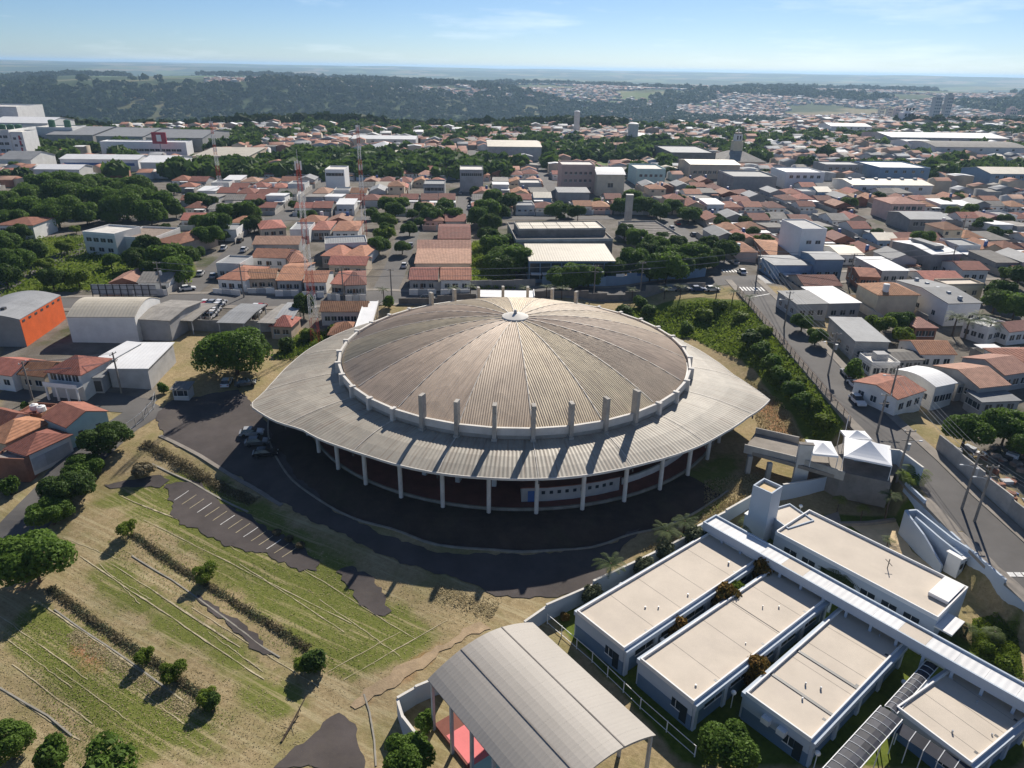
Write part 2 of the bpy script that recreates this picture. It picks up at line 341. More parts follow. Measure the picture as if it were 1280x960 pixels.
def np_mesh(name, V, F, m, tint=None, colr=None, smooth=False):
    """mesh from numpy arrays, F all quads or all triangles"""
    V = np.asarray(V, np.float32); F = np.asarray(F, np.int32); k = F.shape[1]
    me = bpy.data.meshes.new(name); me.vertices.add(len(V)); me.vertices.foreach_set('co', V.ravel())
    me.loops.add(F.size); me.loops.foreach_set('vertex_index', F.ravel()); me.polygons.add(len(F))
    me.polygons.foreach_set('loop_start', np.arange(0, F.size, k, dtype=np.int32))
    if smooth: me.polygons.foreach_set('use_smooth', np.ones(len(F), bool))
    for x in (m if isinstance(m, (list, tuple)) else [m]): me.materials.append(MATS[x])
    if tint is not None: a = me.attributes.new('tint', 'FLOAT', 'FACE'); a.data.foreach_set('value', np.asarray(tint, np.float32))
    if colr is not None:
        a = me.attributes.new('hue_col', 'FLOAT_COLOR', 'FACE'); c4 = np.ones((len(F), 4), np.float32); c4[:, :3] = colr; a.data.foreach_set('color', c4.ravel())
    me.update(calc_edges=True); me.validate(); return me
def drape(name, poly, m, dz=.05, step=1.0, parent=None, **kw):
    """a flat sheet laid over the terrain: polygon in world metres, cut on the metre grid"""
    bm = bmesh.new(); vs_ = [bm.verts.new((p[0], p[1], 0)) for p in poly]; bm.faces.new(vs_)
    bmesh.ops.triangulate(bm, faces=bm.faces[:])
    xs = [p[0] for p in poly]; ys = [p[1] for p in poly]
    for ax, lo, hi in ((0, min(xs), max(xs)), (1, min(ys), max(ys))):
        c = math.ceil(lo/step)*step
        while c < hi:
            no = (1, 0, 0) if ax == 0 else (0, 1, 0); co = (c, 0, 0) if ax == 0 else (0, c, 0)
            bmesh.ops.bisect_plane(bm, geom=bm.verts[:]+bm.edges[:]+bm.faces[:], plane_co=co, plane_no=no, dist=1e-5); c += step
    for v in bm.verts: v.co.z = H(v.co.x, v.co.y)+dz
    bmesh.ops.recalc_face_normals(bm, faces=bm.faces[:])
    me = bpy.data.meshes.new(name); bm.to_mesh(me); bm.free()
    if len(me.polygons) and me.polygons[0].normal.z < 0: me.flip_normals()
    me.materials.append(MATS[m]); return put(name, me, parent, **kw)
def strip(pts, w):
    """polygon of a band of width w along a polyline"""
    L_ = []; Rr = []
    for i, p in enumerate(pts):
        a = Vector(pts[max(i-1, 0)][:2]); b = Vector(pts[min(i+1, len(pts)-1)][:2]); d = (b-a).normalized(); n = Vector((-d.y, d.x))*w/2
        L_.append((p[0]+n.x, p[1]+n.y)); Rr.append((p[0]-n.x, p[1]-n.y))
    return Rr+L_[::-1]
def px(*pts, up=0.0): return [G(x, y, up) for x, y in pts]

# ================================================================== ground
def in_poly(X, Y, poly):
    ins = np.zeros(X.shape, bool); k = len(poly)
    for i in range(k):
        x1, y1 = poly[i][0], poly[i][1]; x2, y2 = poly[(i+1) % k][0], poly[(i+1) % k][1]
        c = ((y1 > Y) != (y2 > Y)) & (X < (x2-x1)*(Y-y1)/((y2-y1) if y2 != y1 else 1e-9)+x1); ins ^= c
    return ins
def soft(mask, n=3):
    m = mask.astype(np.float32)
    for _ in range(n):
        m = (m+np.roll(m, 1, 0)+np.roll(m, -1, 0)+np.roll(m, 1, 1)+np.roll(m, -1, 1))/5
    return m
def build_ground():
    # near cells follow the metre grid; far cells are a polar fan to the horizon, all one sheet
    NX, NY = len(gx), len(gy)
    sh = GXX.shape
    green = np.zeros(sh, np.float32); earth = np.zeros(sh, np.float32); lush = np.zeros(sh, np.float32); town = np.zeros(sh, np.float32)
    def P(*p): return px(*p)
    for poly in (P((200,590),(290,600),(430,700),(560,800),(500,830),(430,860),(330,770),(180,650),(120,630)), P((100,720),(150,690),(320,820),(400,890),(330,900),(200,790)), P((0,800),(40,740),(130,800),(250,870),(300,960),(150,960)), P((760,610),(940,560),(900,640),(800,670))):
        green = np.maximum(green, soft(in_poly(GXX, GYY, poly), 5))
    for poly in (P((80,800),(130,790),(160,840),(110,860)), P((0,690),(60,700),(60,740),(0,760)), P((440,880),(560,790),(580,800),(470,900)), P((930,480),(975,500),(1000,560),(950,540)), P((985,645),(1060,660),(1000,690))):
        earth = np.maximum(earth, soft(in_poly(GXX, GYY, poly), 4))
    for poly in (P((770,385),(880,372),(930,375),(1060,545),(1010,555),(930,450),(860,420),(770,420)), P((1215,780),(1280,750),(1280,960),(1255,960)), P((690,770),(980,640),(1280,850),(1280,960),(860,960)), P((0,300),(230,290),(250,350),(0,372)), P((590,300),(640,300),(640,360),(590,360)), P((1020,640),(1150,610),(1150,660),(1040,665)), P((440,430),(340,450),(360,420),(450,410))):
        lush = np.maximum(lush, soft(in_poly(GXX, GYY, poly), 2))
    town = np.clip((GYY-(180+GXX*.10))/6, 0, 1)*(1-lush)
    town = np.maximum(town, np.clip((GXX-76)/3, 0, 1)*(1-lush)*.9)
    town = np.maximum(town, soft(in_poly(GXX, GYY, P((0,380),(460,372),(440,420),(240,400),(200,440),(200,500),(110,520),(0,640))), 3)*.8)
    idx = np.arange(NX*NY).reshape(NY, NX)
    F = np.stack([idx[:-1, :-1], idx[:-1, 1:], idx[1:, 1:], idx[1:, :-1]], -1).reshape(-1, 4)
    V = np.stack([GXX, GYY, GZ], -1).reshape(-1, 3)
    msk = np.stack([green, earth, lush, town], -1).reshape(-1, 4)
    Vs = [V]; Fs = [F]; Ms = [msk]; base = len(V)
    # far land: grid in (azimuth, log distance); the cells under the near patch are left out
    az = np.radians(np.concatenate([np.arange(-180, -48, 6.0), np.arange(-48, 48, .3), np.arange(48, 180.1, 6.0)]))
    ds = 6.0*np.exp(np.linspace(0, math.log(26000/6.0), 260))
    A, D = np.meshgrid(az, ds); X = D*np.sin(A); Y = D*np.cos(A)
    near = (X > GX0-1) & (X < GX1+1) & (Y > GY0-1) & (Y < GY1+1)
    inner = (X > GX0+6) & (X < GX1-6) & (Y > GY0+6) & (Y < GY1-6)
    Z = hgt(X, Y)-np.where(near, .35, 0)
    idx = np.arange(A.size).reshape(A.shape)
    ok = ~(inner[:-1, :-1] & inner[:-1, 1:] & inner[1:, 1:] & inner[1:, :-1])
    F2 = np.stack([idx[:-1, :-1], idx[:-1, 1:], idx[1:, 1:], idx[1:, :-1]], -1)[ok][:, ::-1]+base
    m2 = np.zeros((A.size, 4), np.float32)
    dd = D.ravel(); azd = np.degrees(A.ravel())
    tw = np.where(dd < 800+np.clip(azd-6, 0, 60)*14, 1.0, 0.0)*(Y.ravel() > 0)
    m2[:, 3] = tw
    Vs.append(np.stack([X, Y, Z], -1).reshape(-1, 3)); Fs.append(F2); Ms.append(m2)
    V = np.vstack(Vs); F = np.vstack(Fs); msk = np.vstack(Ms)
    m = bpy.data.materials.new('ground_cover'); MATS['ground_cover'] = m; t = nodes_of(m); N = t.nodes.new; L = t.links.new
    out = N('ShaderNodeOutputMaterial'); b = N('ShaderNodeBsdfPrincipled'); L(b.outputs[0], out.inputs[0]); b.inputs['Roughness'].default_value = .95; b.inputs['Specular IOR Level'].default_value = .1
    geo = N('ShaderNodeNewGeometry')
    def noise(s, det=8, ro=.6, vec=None):
        n = N('ShaderNodeTexNoise'); n.inputs['Scale'].default_value = s; n.inputs['Detail'].default_value = det; n.inputs['Roughness'].default_value = ro; L(vec or geo.outputs['Position'], n.inputs['Vector']); return n.outputs['Fac']
    def ramp(v, lo, hi, a=0., c=1.):
        r = N('ShaderNodeMapRange'); r.inputs['From Min'].default_value = lo; r.inputs['From Max'].default_value = hi; r.inputs['To Min'].default_value = a; r.inputs['To Max'].default_value = c; L(v, r.inputs['Value']); return r.outputs[0]
    def mix(fac, a, c):
        x = N('ShaderNodeMixRGB')
        if isinstance(fac, float): x.inputs[0].default_value = fac
        else: L(fac, x.inputs[0])
        for i, q in ((1, a), (2, c)):
            if isinstance(q, tuple): x.inputs[i].default_value = (*q, 1)
            else: L(q, x.inputs[i])
        return x.outputs[0]
    def math_(op, a, c):
        x = N('ShaderNodeMath'); x.operation = op
        for i, q in ((0, a), (1, c)):
            if isinstance(q, (int, float)): x.inputs[i].default_value = q
            else: L(q, x.inputs[i])
        x.use_clamp = True; return x.outputs[0]
    # mown rows: noise stretched along the terraces
    mp0 = N('ShaderNodeMapping'); mp0.inputs['Rotation'].default_value = (0, 0, R(28.5)); L(geo.outputs['Position'], mp0.inputs['Vector']); mp = N('ShaderNodeMapping'); mp.inputs['Scale'].default_value = (.045, 1.5, 1); L(mp0.outputs[0], mp.inputs['Vector'])
    rows = noise(.9, 6, .7, mp.outputs[0])
    fx_ = N('ShaderNodeSeparateXYZ'); L(geo.outputs['Position'], fx_.inputs[0])
    inf = math_('MULTIPLY', ramp(fx_.outputs[0], 12, 2), ramp(fx_.outputs[1], 112, 98))
    rows = math_('ADD', math_('MULTIPLY', math_('SUBTRACT', rows, .48), inf), .48)
    at_ = N('ShaderNodeAttribute'); at_.attribute_name = 'cover'; sp = N('ShaderNodeSeparateColor'); L(at_.outputs['Color'], sp.inputs[0])
    fine = noise(1.6, 10, .75); mid = noise(.16, 8, .65); big = noise(.035, 6, .6)
    straw = mix(ramp(fine, .3, .7), (.22,.165,.085), (.42,.33,.19)); straw = mix(ramp(rows, .50, .60), straw, (.40,.33,.195)); straw = mix(ramp(rows, .46, .40, 0, .6), straw, (.115,.105,.04))
    straw = mix(ramp(mid, .45, .62, 0, .55), straw, (.17,.165,.055))
    grass = mix(ramp(fine, .3, .7), (.10,.125,.025), (.195,.20,.055)); grass = mix(ramp(rows, .53, .61, 0, .8), grass, (.36,.30,.16))
    soil = mix(ramp(fine, .3, .7), (.26,.125,.06), (.38,.21,.11))
    rich = mix(ramp(fine, .3, .7), (.055,.085,.012), (.125,.165,.025)); rich = mix(ramp(mid, .5, .68), rich, (.14,.17,.03))
    lots = mix(ramp(mid, .4, .6), (.20,.18,.155), (.13,.115,.095)); lots = mix(ramp(noise(.06, 6, .6), .55, .66, 0, .8), lots, (.06,.075,.025))
    c = mix(math_('MULTIPLY', ramp(math_('ADD', mid, math_('MULTIPLY', sp.outputs[0], .55)), .72, .92), 1.0), straw, grass)
    c = mix(ramp(math_('ADD', mid, math_('MULTIPLY', sp.outputs[1], .5)), .78, .98), c, soil)
    c = mix(ramp(math_('ADD', math_('MULTIPLY', mid, .4), sp.outputs[2]), .55, .8), c, rich)
    c = mix(ramp(at_.outputs['Alpha'], .3, .7), c, lots)
    # far land: forest, pasture and pale fields by large noise
    sepd = N('ShaderNodeVectorMath'); sepd.operation = 'LENGTH'; L(geo.outputs['Position'], sepd.inputs[0])
    dist = sepd.outputs['Value']
    woods = mix(ramp(noise(.02, 8, .7), .35, .65), (.022,.040,.014), (.05,.075,.022))
    fields = mix(ramp(noise(.0016, 3, .5), .45, .55), (.10,.14,.04), (.20,.165,.09))
    vz = N('ShaderNodeSeparateXYZ'); L(geo.outputs['Position'], vz.inputs[0])
    nz = N('ShaderNodeSeparateXYZ'); L(geo.outputs['True Normal'], nz.inputs[0])
    ff = ramp(noise(.0022, 6, .55), .50, .56)
    far = mix(ff, woods, fields)
    far = mix(ramp(nz.outputs[2], .975, .99), woods, far)
    c = mix(math_('MULTIPLY', ramp(dist, 820, 900), math_('SUBTRACT', 1.0, math_('MULTIPLY', at_.outputs['Alpha'], .6))), c, far)
    L(c, b.inputs['Base Color'])
    bp = N('ShaderNodeBump'); bp.inputs['Strength'].default_value = .55; bp.inputs['Distance'].default_value = .25; L(fine, bp.inputs['Height']); L(bp.outputs[0], b.inputs['Normal'])
    me = np_mesh('ground', V, F, 'ground_cover', smooth=True)
    a = me.attributes.new('cover', 'FLOAT_COLOR', 'POINT'); a.data.foreach_set('color', msk.astype(np.float32).ravel())
    put('ground', me, kind='structure')
build_ground()

# ================================================================== the arena
def dome_z(r): return 10.1+7.5*(1-(r/32.6)**2)*(1-.10*(1-(r/32.6)))
OUT = [(-180,42.0),(-150,41.8),(-128,40.6),(-112,41.6),(-102,42.3),(-91,43.4),(-81,44.9),(-74,46.6),(-69,48.9),(-64,47.5),(-58,46.0),(-51,43.7),(-44,43.1),(-38,42.3),(-31,41.8),(-22,41.8),(-14,41.8),(-6,41.6),(3,41.6),(12,41.6),(20,41.4),(29,41.4),(36,41.8),(43,42.3),(51,42.8),(63,44.4),(75,47.5),(82,44.3),(88,42.0),(98,40.4),(112,39.2),(128,39.6),(150,41.8),(180,42.0)]
OA = [a for a, _ in OUT]; OR = [r for _, r in OUT]
def out_r(a): return float(np.interp((a+180) % 360-180, OA, OR))
def out_z(a):
    a = (a+180) % 360-180
    return 6.9-float(np.interp(a, [-100, -69, -50, 58, 75, 95], [0, .9, 0, 0, .6, 0]))
def pol(a, r, z): return (ARX+r*math.sin(R(a)), ARY-r*math.cos(R(a)), z)
arena = thing('arena', 'large round arena with ribbed tan dome, wide skirt roof and tall concrete fins', 'arena', (ARX, ARY, 0))
def loc(p): return (p[0]-ARX, p[1]-ARY, p[2])
def build_arena():
    T5 = math.tan(R(5)); R0, R1 = 2.2, 32.55
    # ---- one ribbed dome panel (mid line along -Y), shared by the 36 copies
    T5 = math.tan(R(10)); nc = 60; half = R1*math.sin(R(10)); ts = np.linspace(-half, half, nc+1); ns = 9
    mb = MB(); grid = []
    for j, t in enumerate(ts):
        s0 = max(abs(t)/T5, R0); s1 = math.sqrt(R1*R1-t*t); row = []
        s1 = math.sqrt((R1-.06)**2-t*t)
        for i in range(ns+1):
            s = s0+(s1-s0)*i/ns; z = dome_z(math.hypot(s, t))+(.09 if j % 2 else 0.0)
            row.append(len(mb.v)); mb.v.append((t, -s, z))
        grid.append(row)
    for j in range(nc):
        for i in range(ns): mb.f.append((grid[j][i], grid[j][i+1], grid[j+1][i+1], grid[j+1][i]))
    pm_ = mb.mesh('roof_panel', 'dome_sheet')
    for k in range(18): put('roof_panel', pm_, arena, rz=R(20*k+15))
    # ---- seam caps
    mb = MB()
    for i in range(10):
        s0 = R0+(R1-.3-R0)*i/10; s1 = R0+(R1-.3-R0)*(i+1)/10-.12
        mb.bar((0, -s0, dome_z(s0)+.12), (0, -s1, dome_z(s1)+.12), .15, .06)
    sc = mb.mesh('ridge_cap', 'seam')
    for k in range(18): put('ridge_cap', sc, arena, rz=R(20*k+5))
    # ---- crown disc
    mb = MB(); n = 36
    ring = [(R0+.35)*Vector((math.cos(2*math.pi*i/n), math.sin(2*math.pi*i/n), 0)) for i in range(n)]
    z0 = dome_z(R0)+.02; mb.v = [(p.x, p.y, z0) for p in ring]+[(p.x*.98, p.y*.98, z0+.3) for p in ring]+[(p.x*.3, p.y*.3, z0+.75) for p in ring]+[(0, 0, z0+.82)]
    for i in range(n):
        j = (i+1) % n; mb.f += [(i, j, n+j, n+i), (n+i, n+j, 2*n+j, 2*n+i), (2*n+i, 2*n+j, 3*n)]
    mb.build('crown_cap', 'pale_concrete', arena)
    MB().tube([(0, 0, z0+.8), (0, 0, z0+1.5)], [.35, .25], 10).build('crown_vent', 'grey_metal', arena)
    # ---- ring beam, wall under it, fins
    RR = 33.1; c5 = math.cos(R(5)); hw = RR*math.sin(R(5))
    beam = MB().box(-hw, hw, -RR*c5-.22, -RR*c5+.22, 9.3, 10.55).mesh('ring_beam', 'pale_concrete')
    wall = MB().box(-hw, hw, -RR*c5+.05, -RR*c5+.25, 8.2, 9.3).mesh('ring_wall', 'concrete')
    gut = MB().box(-hw+.05, hw-.05, -RR*c5+.24, -RR*c5+.75, 9.9, 9.98).mesh('gutter', 'dark_metal')
    for k in range(36):
        put('ring_beam', beam, arena, rz=R(10*k)); put('ring_wall', wall, arena, rz=R(10*k)); put('gutter', gut, arena, rz=R(10*k))
    tall = MB().prism([(-.3, -RR-.75), (.3, -RR-.75), (.3, -RR+.45), (-.3, -RR+.45)], 7.9, 14.5)
    tall.box(-.42, .42, -RR-.9, -RR+.5, 7.9, 8.95)
    short = MB().prism([(-.3, -RR-.7), (.3, -RR-.7), (.3, -RR+.35), (-.3, -RR+.35)], 7.9, 10.75)
    back = MB().prism([(-.3, -RR-.75), (.3, -RR-.75), (.3, -RR+.45), (-.3, -RR+.45)], 7.9, 13.3).mesh('fin', 'concrete')
    mt = tall.mesh('fin', 'concrete'); ms = short.mesh('fin', 'pale_concrete')
    for k in range(36):
        a = 10*k+5; s = (a+180) % 360-180
        big = (-26 <= s <= 36) or (-26 <= ((s+360) % 360-180) <= 36)
        put('fin', (mt if -26 <= s <= 36 else back) if big else ms, arena, rz=R(a), label='tall concrete fin rising above the dome edge' if big else None)
    # ---- skirt roof: one ribbed panel per bay, outer edge on the eye-shaped outline
    for k in range(36):
        a0, a1 = 10*k-5, 10*k+5; mb = MB(); nc = 22; prev = None
        for j in range(nc+1):
            a = a0+(a1-a0)*j/nc; rib = .06 if j % 2 else 0
            pi = Vector(pol(a, RR+.1, 8.6+rib)); po = Vector(pol(a, out_r(a), out_z(a)+rib))
            row = []
            for i in range(5):
                f = i/4; p = pi.lerp(po, f); p.z += .34*math.sin(math.pi*f); row.append(len(mb.v)); q_ = Vector(loc(p)); q_.rotate(Matrix.Rotation(-R(10*k), 3, 'Z')); mb.v.append(tuple(q_))
            if prev:
                for i in range(4): mb.f.append((prev[i], prev[i+1], row[i+1], row[i]))
            prev = row
        mb.build('skirt_panel', 'skirt_sheet', arena, rz=R(10*k))
        mb = MB()
        aa = [a0+(a1-a0)*j/4 for j in range(5)]
        for j in range(4):
            p = [pol(aa[j], out_r(aa[j])+d, 0) for d in (-.06, .08)]; q = [pol(aa[j+1], out_r(aa[j+1])+d, 0) for d in (-.06, .08)]
            zz = [out_z(aa[j]), out_z(aa[j]), out_z(aa[j+1]), out_z(aa[j+1])]
            mb.prism([loc(p[0])[:2], loc(p[1])[:2], loc(q[1])[:2], loc(q[0])[:2]], [z-.28 for z in zz], [z+.085 for z in zz])
        mb.build('fascia', 'pale_concrete', arena)
        a = a0; pi = Vector(pol(a, RR+.8, 8.55)); po = Vector(pol(a, out_r(a)-.1, out_z(a)))
        mb = MB(); pts = [pi.lerp(po, i/4)+Vector((0, 0, .34*math.sin(math.pi*i/4)+.08)) for i in range(5)]
        for i in range(4): mb.bar(loc(pts[i]), loc(pts[i+1]), .14, .05)
        if k % 2: mb.build('skirt_seam', 'seam', arena)
        # rafter and column
        mb = MB(); mb.bar(loc(pol(a, RR-1.2, 8.0)), loc(pol(a, out_r(a)-.5, out_z(a)-.35)), .3, .5); mb.build('rafter', 'concrete', arena)
        rc = 40.1; zt = 8.05+(out_z(a)-8.3)*(rc-RR)/(out_r(a)-RR)
        p = pol(a, rc, 0); mb = MB(); n = 10
        mb.tube([loc((p[0], p[1], -.3)), loc((p[0], p[1], zt))], .33, n); mb.build('column', 'pale_concrete', arena)
        p2 = pol(a, out_r(a)+.1, out_z(a)-.2)
        if (a//10) % 2 == 0: MB().box(-.1, .1, -.1, .1, -.6, -.05).build('rain_spout', 'dark_metal', arena, loc=loc(p2))
    # ---- body under the roof: plinth, inner wall with openings, low annex
    n = 72
    def ringmesh(ra, rb, z0, z1, a0=0, a1=360):
        mb = MB(); k = max(2, int((a1-a0)/5))
        for j in range(k):
            b0 = a0+(a1-a0)*j/k; b1 = a0+(a1-a0)*(j+1)/k
            mb.prism([loc(pol(b0, ra, 0))[:2], loc(pol(b0, rb, 0))[:2], loc(pol(b1, rb, 0))[:2], loc(pol(b1, ra, 0))[:2]], z0, z1)
        return mb
    ringmesh(30.5, 39.2, -.5, .42).build('plinth', 'red_floor', arena)
    ringmesh(39.2, 39.45, -.5, .47).build('plinth_kerb', 'kerb', arena)
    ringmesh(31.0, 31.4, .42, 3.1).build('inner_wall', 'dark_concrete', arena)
    ringmesh(30.6, 30.9, 3.1, 7.9).build('upper_wall', 'pale_concrete', arena)
    ringmesh(30.9, 33.6, 3.1, 3.35).build('gallery_slab', 'concrete', arena)
    ringmesh(33.35, 33.6, 3.35, 4.3).build('gallery_parapet', 'wall_aqua', arena)
    for k in range(36): put('inner_pier', MATS_PIER, arena, rz=R(10*k+5))
    for a in range(-60, 66, 10):
        if not -4 < a < 26:
            MB().box(-1.6, 1.6, -31.5, -31.3, .9, 2.6).build('opening', 'dark_metal', arena, rz=R(a))
    an = thing_part = MB()
    ringmesh(34.2, 37.6, .42, 2.9, 2, 26).build('annex', 'wall_grey', arena)
    anx = ringmesh(34.0, 37.85, 2.9, 3.05, 1.7, 26.3).build('annex_roof', 'red_floor', arena)
    for i in range(10):
        a = 7+i*1.85
        MB().box(-.26, .26, -37.66, -37.55, 1.7, 2.2).build('annex_window', 'glass', arena, rz=R(a))
    MB().box(-.5, .5, -37.66, -37.55, .45, 2.3).build('annex_door', 'blue_paint', arena, rz=R(4.2))
    ringmesh(36.2, 36.5, .42, 1.5, 28, 60).build('ramp_parapet', 'pale_concrete', arena)
MATS_PIER = MB().box(-.35, .35, -33.6, -32.6, .42, 7.7).mesh('inner_pier', 'pale_concrete')
build_arena()
# kerb round the apron and the asphalt ring road
kp = [pol(a, 46.6, 0) for a in range(-88, 50, 3)]
mb = MB()
for a, b_ in zip(kp[:-1], kp[1:]):
    A = Vector((a[0], a[1], H(a[0], a[1])+.08)); B = Vector((b_[0], b_[1], H(b_[0], b_[1])+.08)); mb.bar(A, B, .28, .3)
mb.build('kerb', 'kerb', kind='structure')

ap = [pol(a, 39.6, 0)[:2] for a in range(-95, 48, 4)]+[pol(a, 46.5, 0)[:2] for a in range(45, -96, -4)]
drape('apron', ap, 'shade_toned_soil', .07, kind='structure')

# ================================================================== roads, pavements, markings on and round the site
def W(*pts): return [(p.x, p.y) for p in px(*pts)]
def rough_poly(poly, amp=.5, step=1.6, seed=1):
    """same polygon with a ragged edge, where weeds eat into old asphalt"""
    r = random.Random(seed); out = []; ph = [r.uniform(0, 6) for _ in range(3)]; run = 0.0
    for i in range(len(poly)):
        a = Vector(poly[i]); b = Vector(poly[(i+1) % len(poly)]); n = max(1, int((b-a).length/step))
        d = (b-a).normalized(); nn = Vector((-d.y, d.x))
        for k in range(n):
            run += (b-a).length/n; o = amp*(.55*math.sin(run*.55+ph[0])+.45*math.sin(run*1.45+ph[1])+.3*math.sin(run*3.3+ph[2])+r.uniform(-.25, .25)); p = a.lerp(b, k/n)+nn*o; out.append((p.x, p.y))
    return out
ringroad = [pol(a, 46.75, 0)[:2] for a in range(-86, 31, 4)]
outer = W((800,655),(770,690),(735,735),(680,745),(610,742),(560,728),(470,700),(400,650),(330,605),(258,562),(195,545),(190,520),(250,500),(300,490))
drape('ring_road', rough_poly(ringroad[::-1][:-1]+[pol(-86, 47, 0)[:2]]+outer[::-1], .25, 2.0, 3), 'asphalt', .05, kind='structure') if False else None
def rp_sheet(name, pts, m, dz, amp=.45, seed=1, step=.7): return drape(name, rough_poly(W(*pts), amp, step, seed), m, dz+.03, kind='structure')
rp_sheet('parking_lot', [(196,520),(215,500),(300,487),(330,520),(345,560),(375,600),(420,640),(480,668),(540,690),(620,694),(700,690),(770,676),(800,660),(775,690),(745,735),(690,748),(620,745),(570,722),(500,705),(430,670),(370,640),(300,598),(250,570),(205,550)], 'old_asphalt', .05, .35, 2)
rp_sheet('parking_strip', [(208,605),(240,600),(300,640),(360,675),(400,700),(396,715),(360,706),(300,685),(255,670),(215,645)], 'old_asphalt', .05, .5, 5)
rp_sheet('asphalt_patch', [(420,712),(440,708),(478,735),(490,765),(470,768),(440,745)], 'old_asphalt', .05, .5, 6)
rp_sheet('asphalt_patch', [(245,745),(262,750),(320,795),(350,822),(330,818),(280,780)], 'old_asphalt', .05, .4, 7)
rp_sheet('driveway', [(405,905),(425,890),(445,905),(456,960),(340,960),(380,930)], 'old_asphalt', .05, .3, 8)
rp_sheet('asphalt_patch', [(130,606),(200,595),(212,600),(200,610),(140,610)], 'old_asphalt', .05, .3, 9)
rp_sheet('dirt_path', [(435,880),(455,862),(510,830),(560,800),(600,778),(612,784),(570,806),(520,838),(470,875),(445,886)], 'dirt', .05, .45, 10)
# parking bay lines
def line_px(a, b, w=.16, m='paint_line', dz=.12, name='bay_line'):
    p, q = W(a, b); d = Vector(q)-Vector(p); n = Vector((-d.y, d.x)).normalized()*w/2
    return drape(name, [(p[0]-n.x, p[1]-n.y), (q[0]-n.x, q[1]-n.y), (q[0]+n.x, q[1]+n.y), (p[0]+n.x, p[1]+n.y)], m, dz, kind='structure')
for i in range(15):
    x, y = 232+i*9.6, 612+i*5.1
    line_px((x+4, y+2), (x-14, y+14), .11, 'paint_line' if i % 3 == 0 else 'faded_line')
# rows of mown straw and broken kerbs on the terraces
for i, (a, b, w_) in enumerate([((150,620),(400,720),.25),((180,650),(440,780),.5),((215,640),(300,690),.3),((80,672),(150,700),.4),((160,690),(230,735),.3),((125,705),(175,755),.35),((140,720),(190,750),.3),((100,695),(330,850),.7),((140,705),(300,810),.4),((60,760),(235,880),.9),((0,770),(110,850),.5),((10,800),(90,860),.4),((15,830),(115,905),.5),((0,860),(100,925),.6),((70,835),(160,900),.35),((240,760),(400,860),.5),((260,790),(330,840),.3),((300,705),(430,790),.5),((360,700),(520,800),.4),((400,750),(500,820),.4),((430,850),(560,775),.5),((410,840),(500,790),.4),((170,860),(230,905),.4)]):
    n = 14; pts = []
    r = random.Random(40+i)
    for k in range(n+1):
        f = k/n; p = G(a[0]+(b[0]-a[0])*f, a[1]+(b[1]-a[1])*f); pts.append((p.x+r.uniform(-.07, .07), p.y+r.uniform(-.07, .07)))
    drape('straw_row', rough_poly(strip(pts, w_*.17), w_*.06, .6, i), 'faded_line', .06, kind='structure')
# kerbs with earth banks
def kerb_px(pts, w=.18, h=.14, m='kerb'):
    P_ = px(*pts); mb = MB(); full = []
    for a, b in zip(P_[:-1], P_[1:]):
        n = max(1, int((b-a).length/3))
        for k in range(n): p = a.lerp(b, k/n); full.append((p.x, p.y))
    full.append((P_[-1].x, P_[-1].y))
    for a, b in zip(full[:-1], full[1:]):
        mb.bar((a[0], a[1], H(*a)+h/2-.05), (b[0], b[1], H(*b)+h/2-.05), w, h)
    return mb.build('kerb', m, kind='structure')
kerb_px([(200,545),(250,570),(320,612),(352,632)], .7, .2, 'pavement')
kerb_px([(165,695),(215,725),(250,750),(330,810),(350,822)]); kerb_px([(68,762),(130,805),(210,862)]); kerb_px([(190,580),(240,603),(310,640)], .3)
kerb_px([(455,868),(462,890),(468,925),(470,958)]); kerb_px([(0,860),(60,895),(90,920)])
# ---- the street east of the site
YS = [20, 40, 60, 78, 90, 100, 112, 125, 145, 165, 180, 195]
def sc(Y): return float(np.interp(Y, ST[:, 0], ST[:, 1]))
east = [(sc(Y), Y) for Y in YS]
drape('road', strip(east, 6.8), 'road', .05, kind='structure')
for s in (-1, 1):
    band = [(x+s*4.3, y) for x, y in east]
    mb = MB()
    for a, b in zip(band[:-1], band[1:]):
        n = 6
        for k in range(n):
            p = [a[i]+(b[i]-a[i])*k/n for i in (0, 1)]; q = [a[i]+(b[i]-a[i])*(k+1)/n for i in (0, 1)]
            mb.prism([(p[0]-.9, p[1]), (p[0]+.9, p[1]), (q[0]+.9, q[1]), (q[0]-.9, q[1])], [H(*p)-.3, H(*p)-.3, H(*q)-.3, H(*q)-.3], [H(*p)+.15, H(*p)+.15, H(*q)+.15, H(*q)+.15])
    mb.build('pavement', 'pavement', kind='structure')
# back street and crossing
BK = [(-190,165.5),(-116,174),(-83,178),(-36,183),(13,187.5),(48,192.5),(65.5,196),(82,199),(111,203),(240,222)]
drape('road', strip(BK, 8.6), 'road', .06, kind='structure')
for k in range(7):
    x = sc(186)-3.2+k*.95
    drape('crossing_stripe', [(x, 184.6), (x+.5, 184.6), (x+.5, 188.2), (x, 188.2)], 'paint_line', .10, kind='structure')
for k in range(8):
    x = sc(204)-3.3+k*.95
    drape('crossing_stripe', [(x, 203.4), (x+.5, 203.4), (x+.5, 206.4), (x, 206.4)], 'paint_line', .10, kind='structure')
for k in range(9):
    drape('crossing_stripe', [(69.6, 192.0+k*.95), (72.4, 192.5+k*.95), (72.4, 193.0+k*.95), (69.6, 192.5+k*.95)], 'paint_line', .10, kind='structure')
line_px((938,372), (966,367), .4, dz=.11, name='stop_line')
mb_ = None
for k in range(7):  # speed hump bars across the lower street
    x = 63.8+k*.95
    drape('road_hump', [(x, 73.2), (x+.8, 73.2), (x+.8, 74.0), (x, 74.0)], 'paint_line', .1, kind='structure')
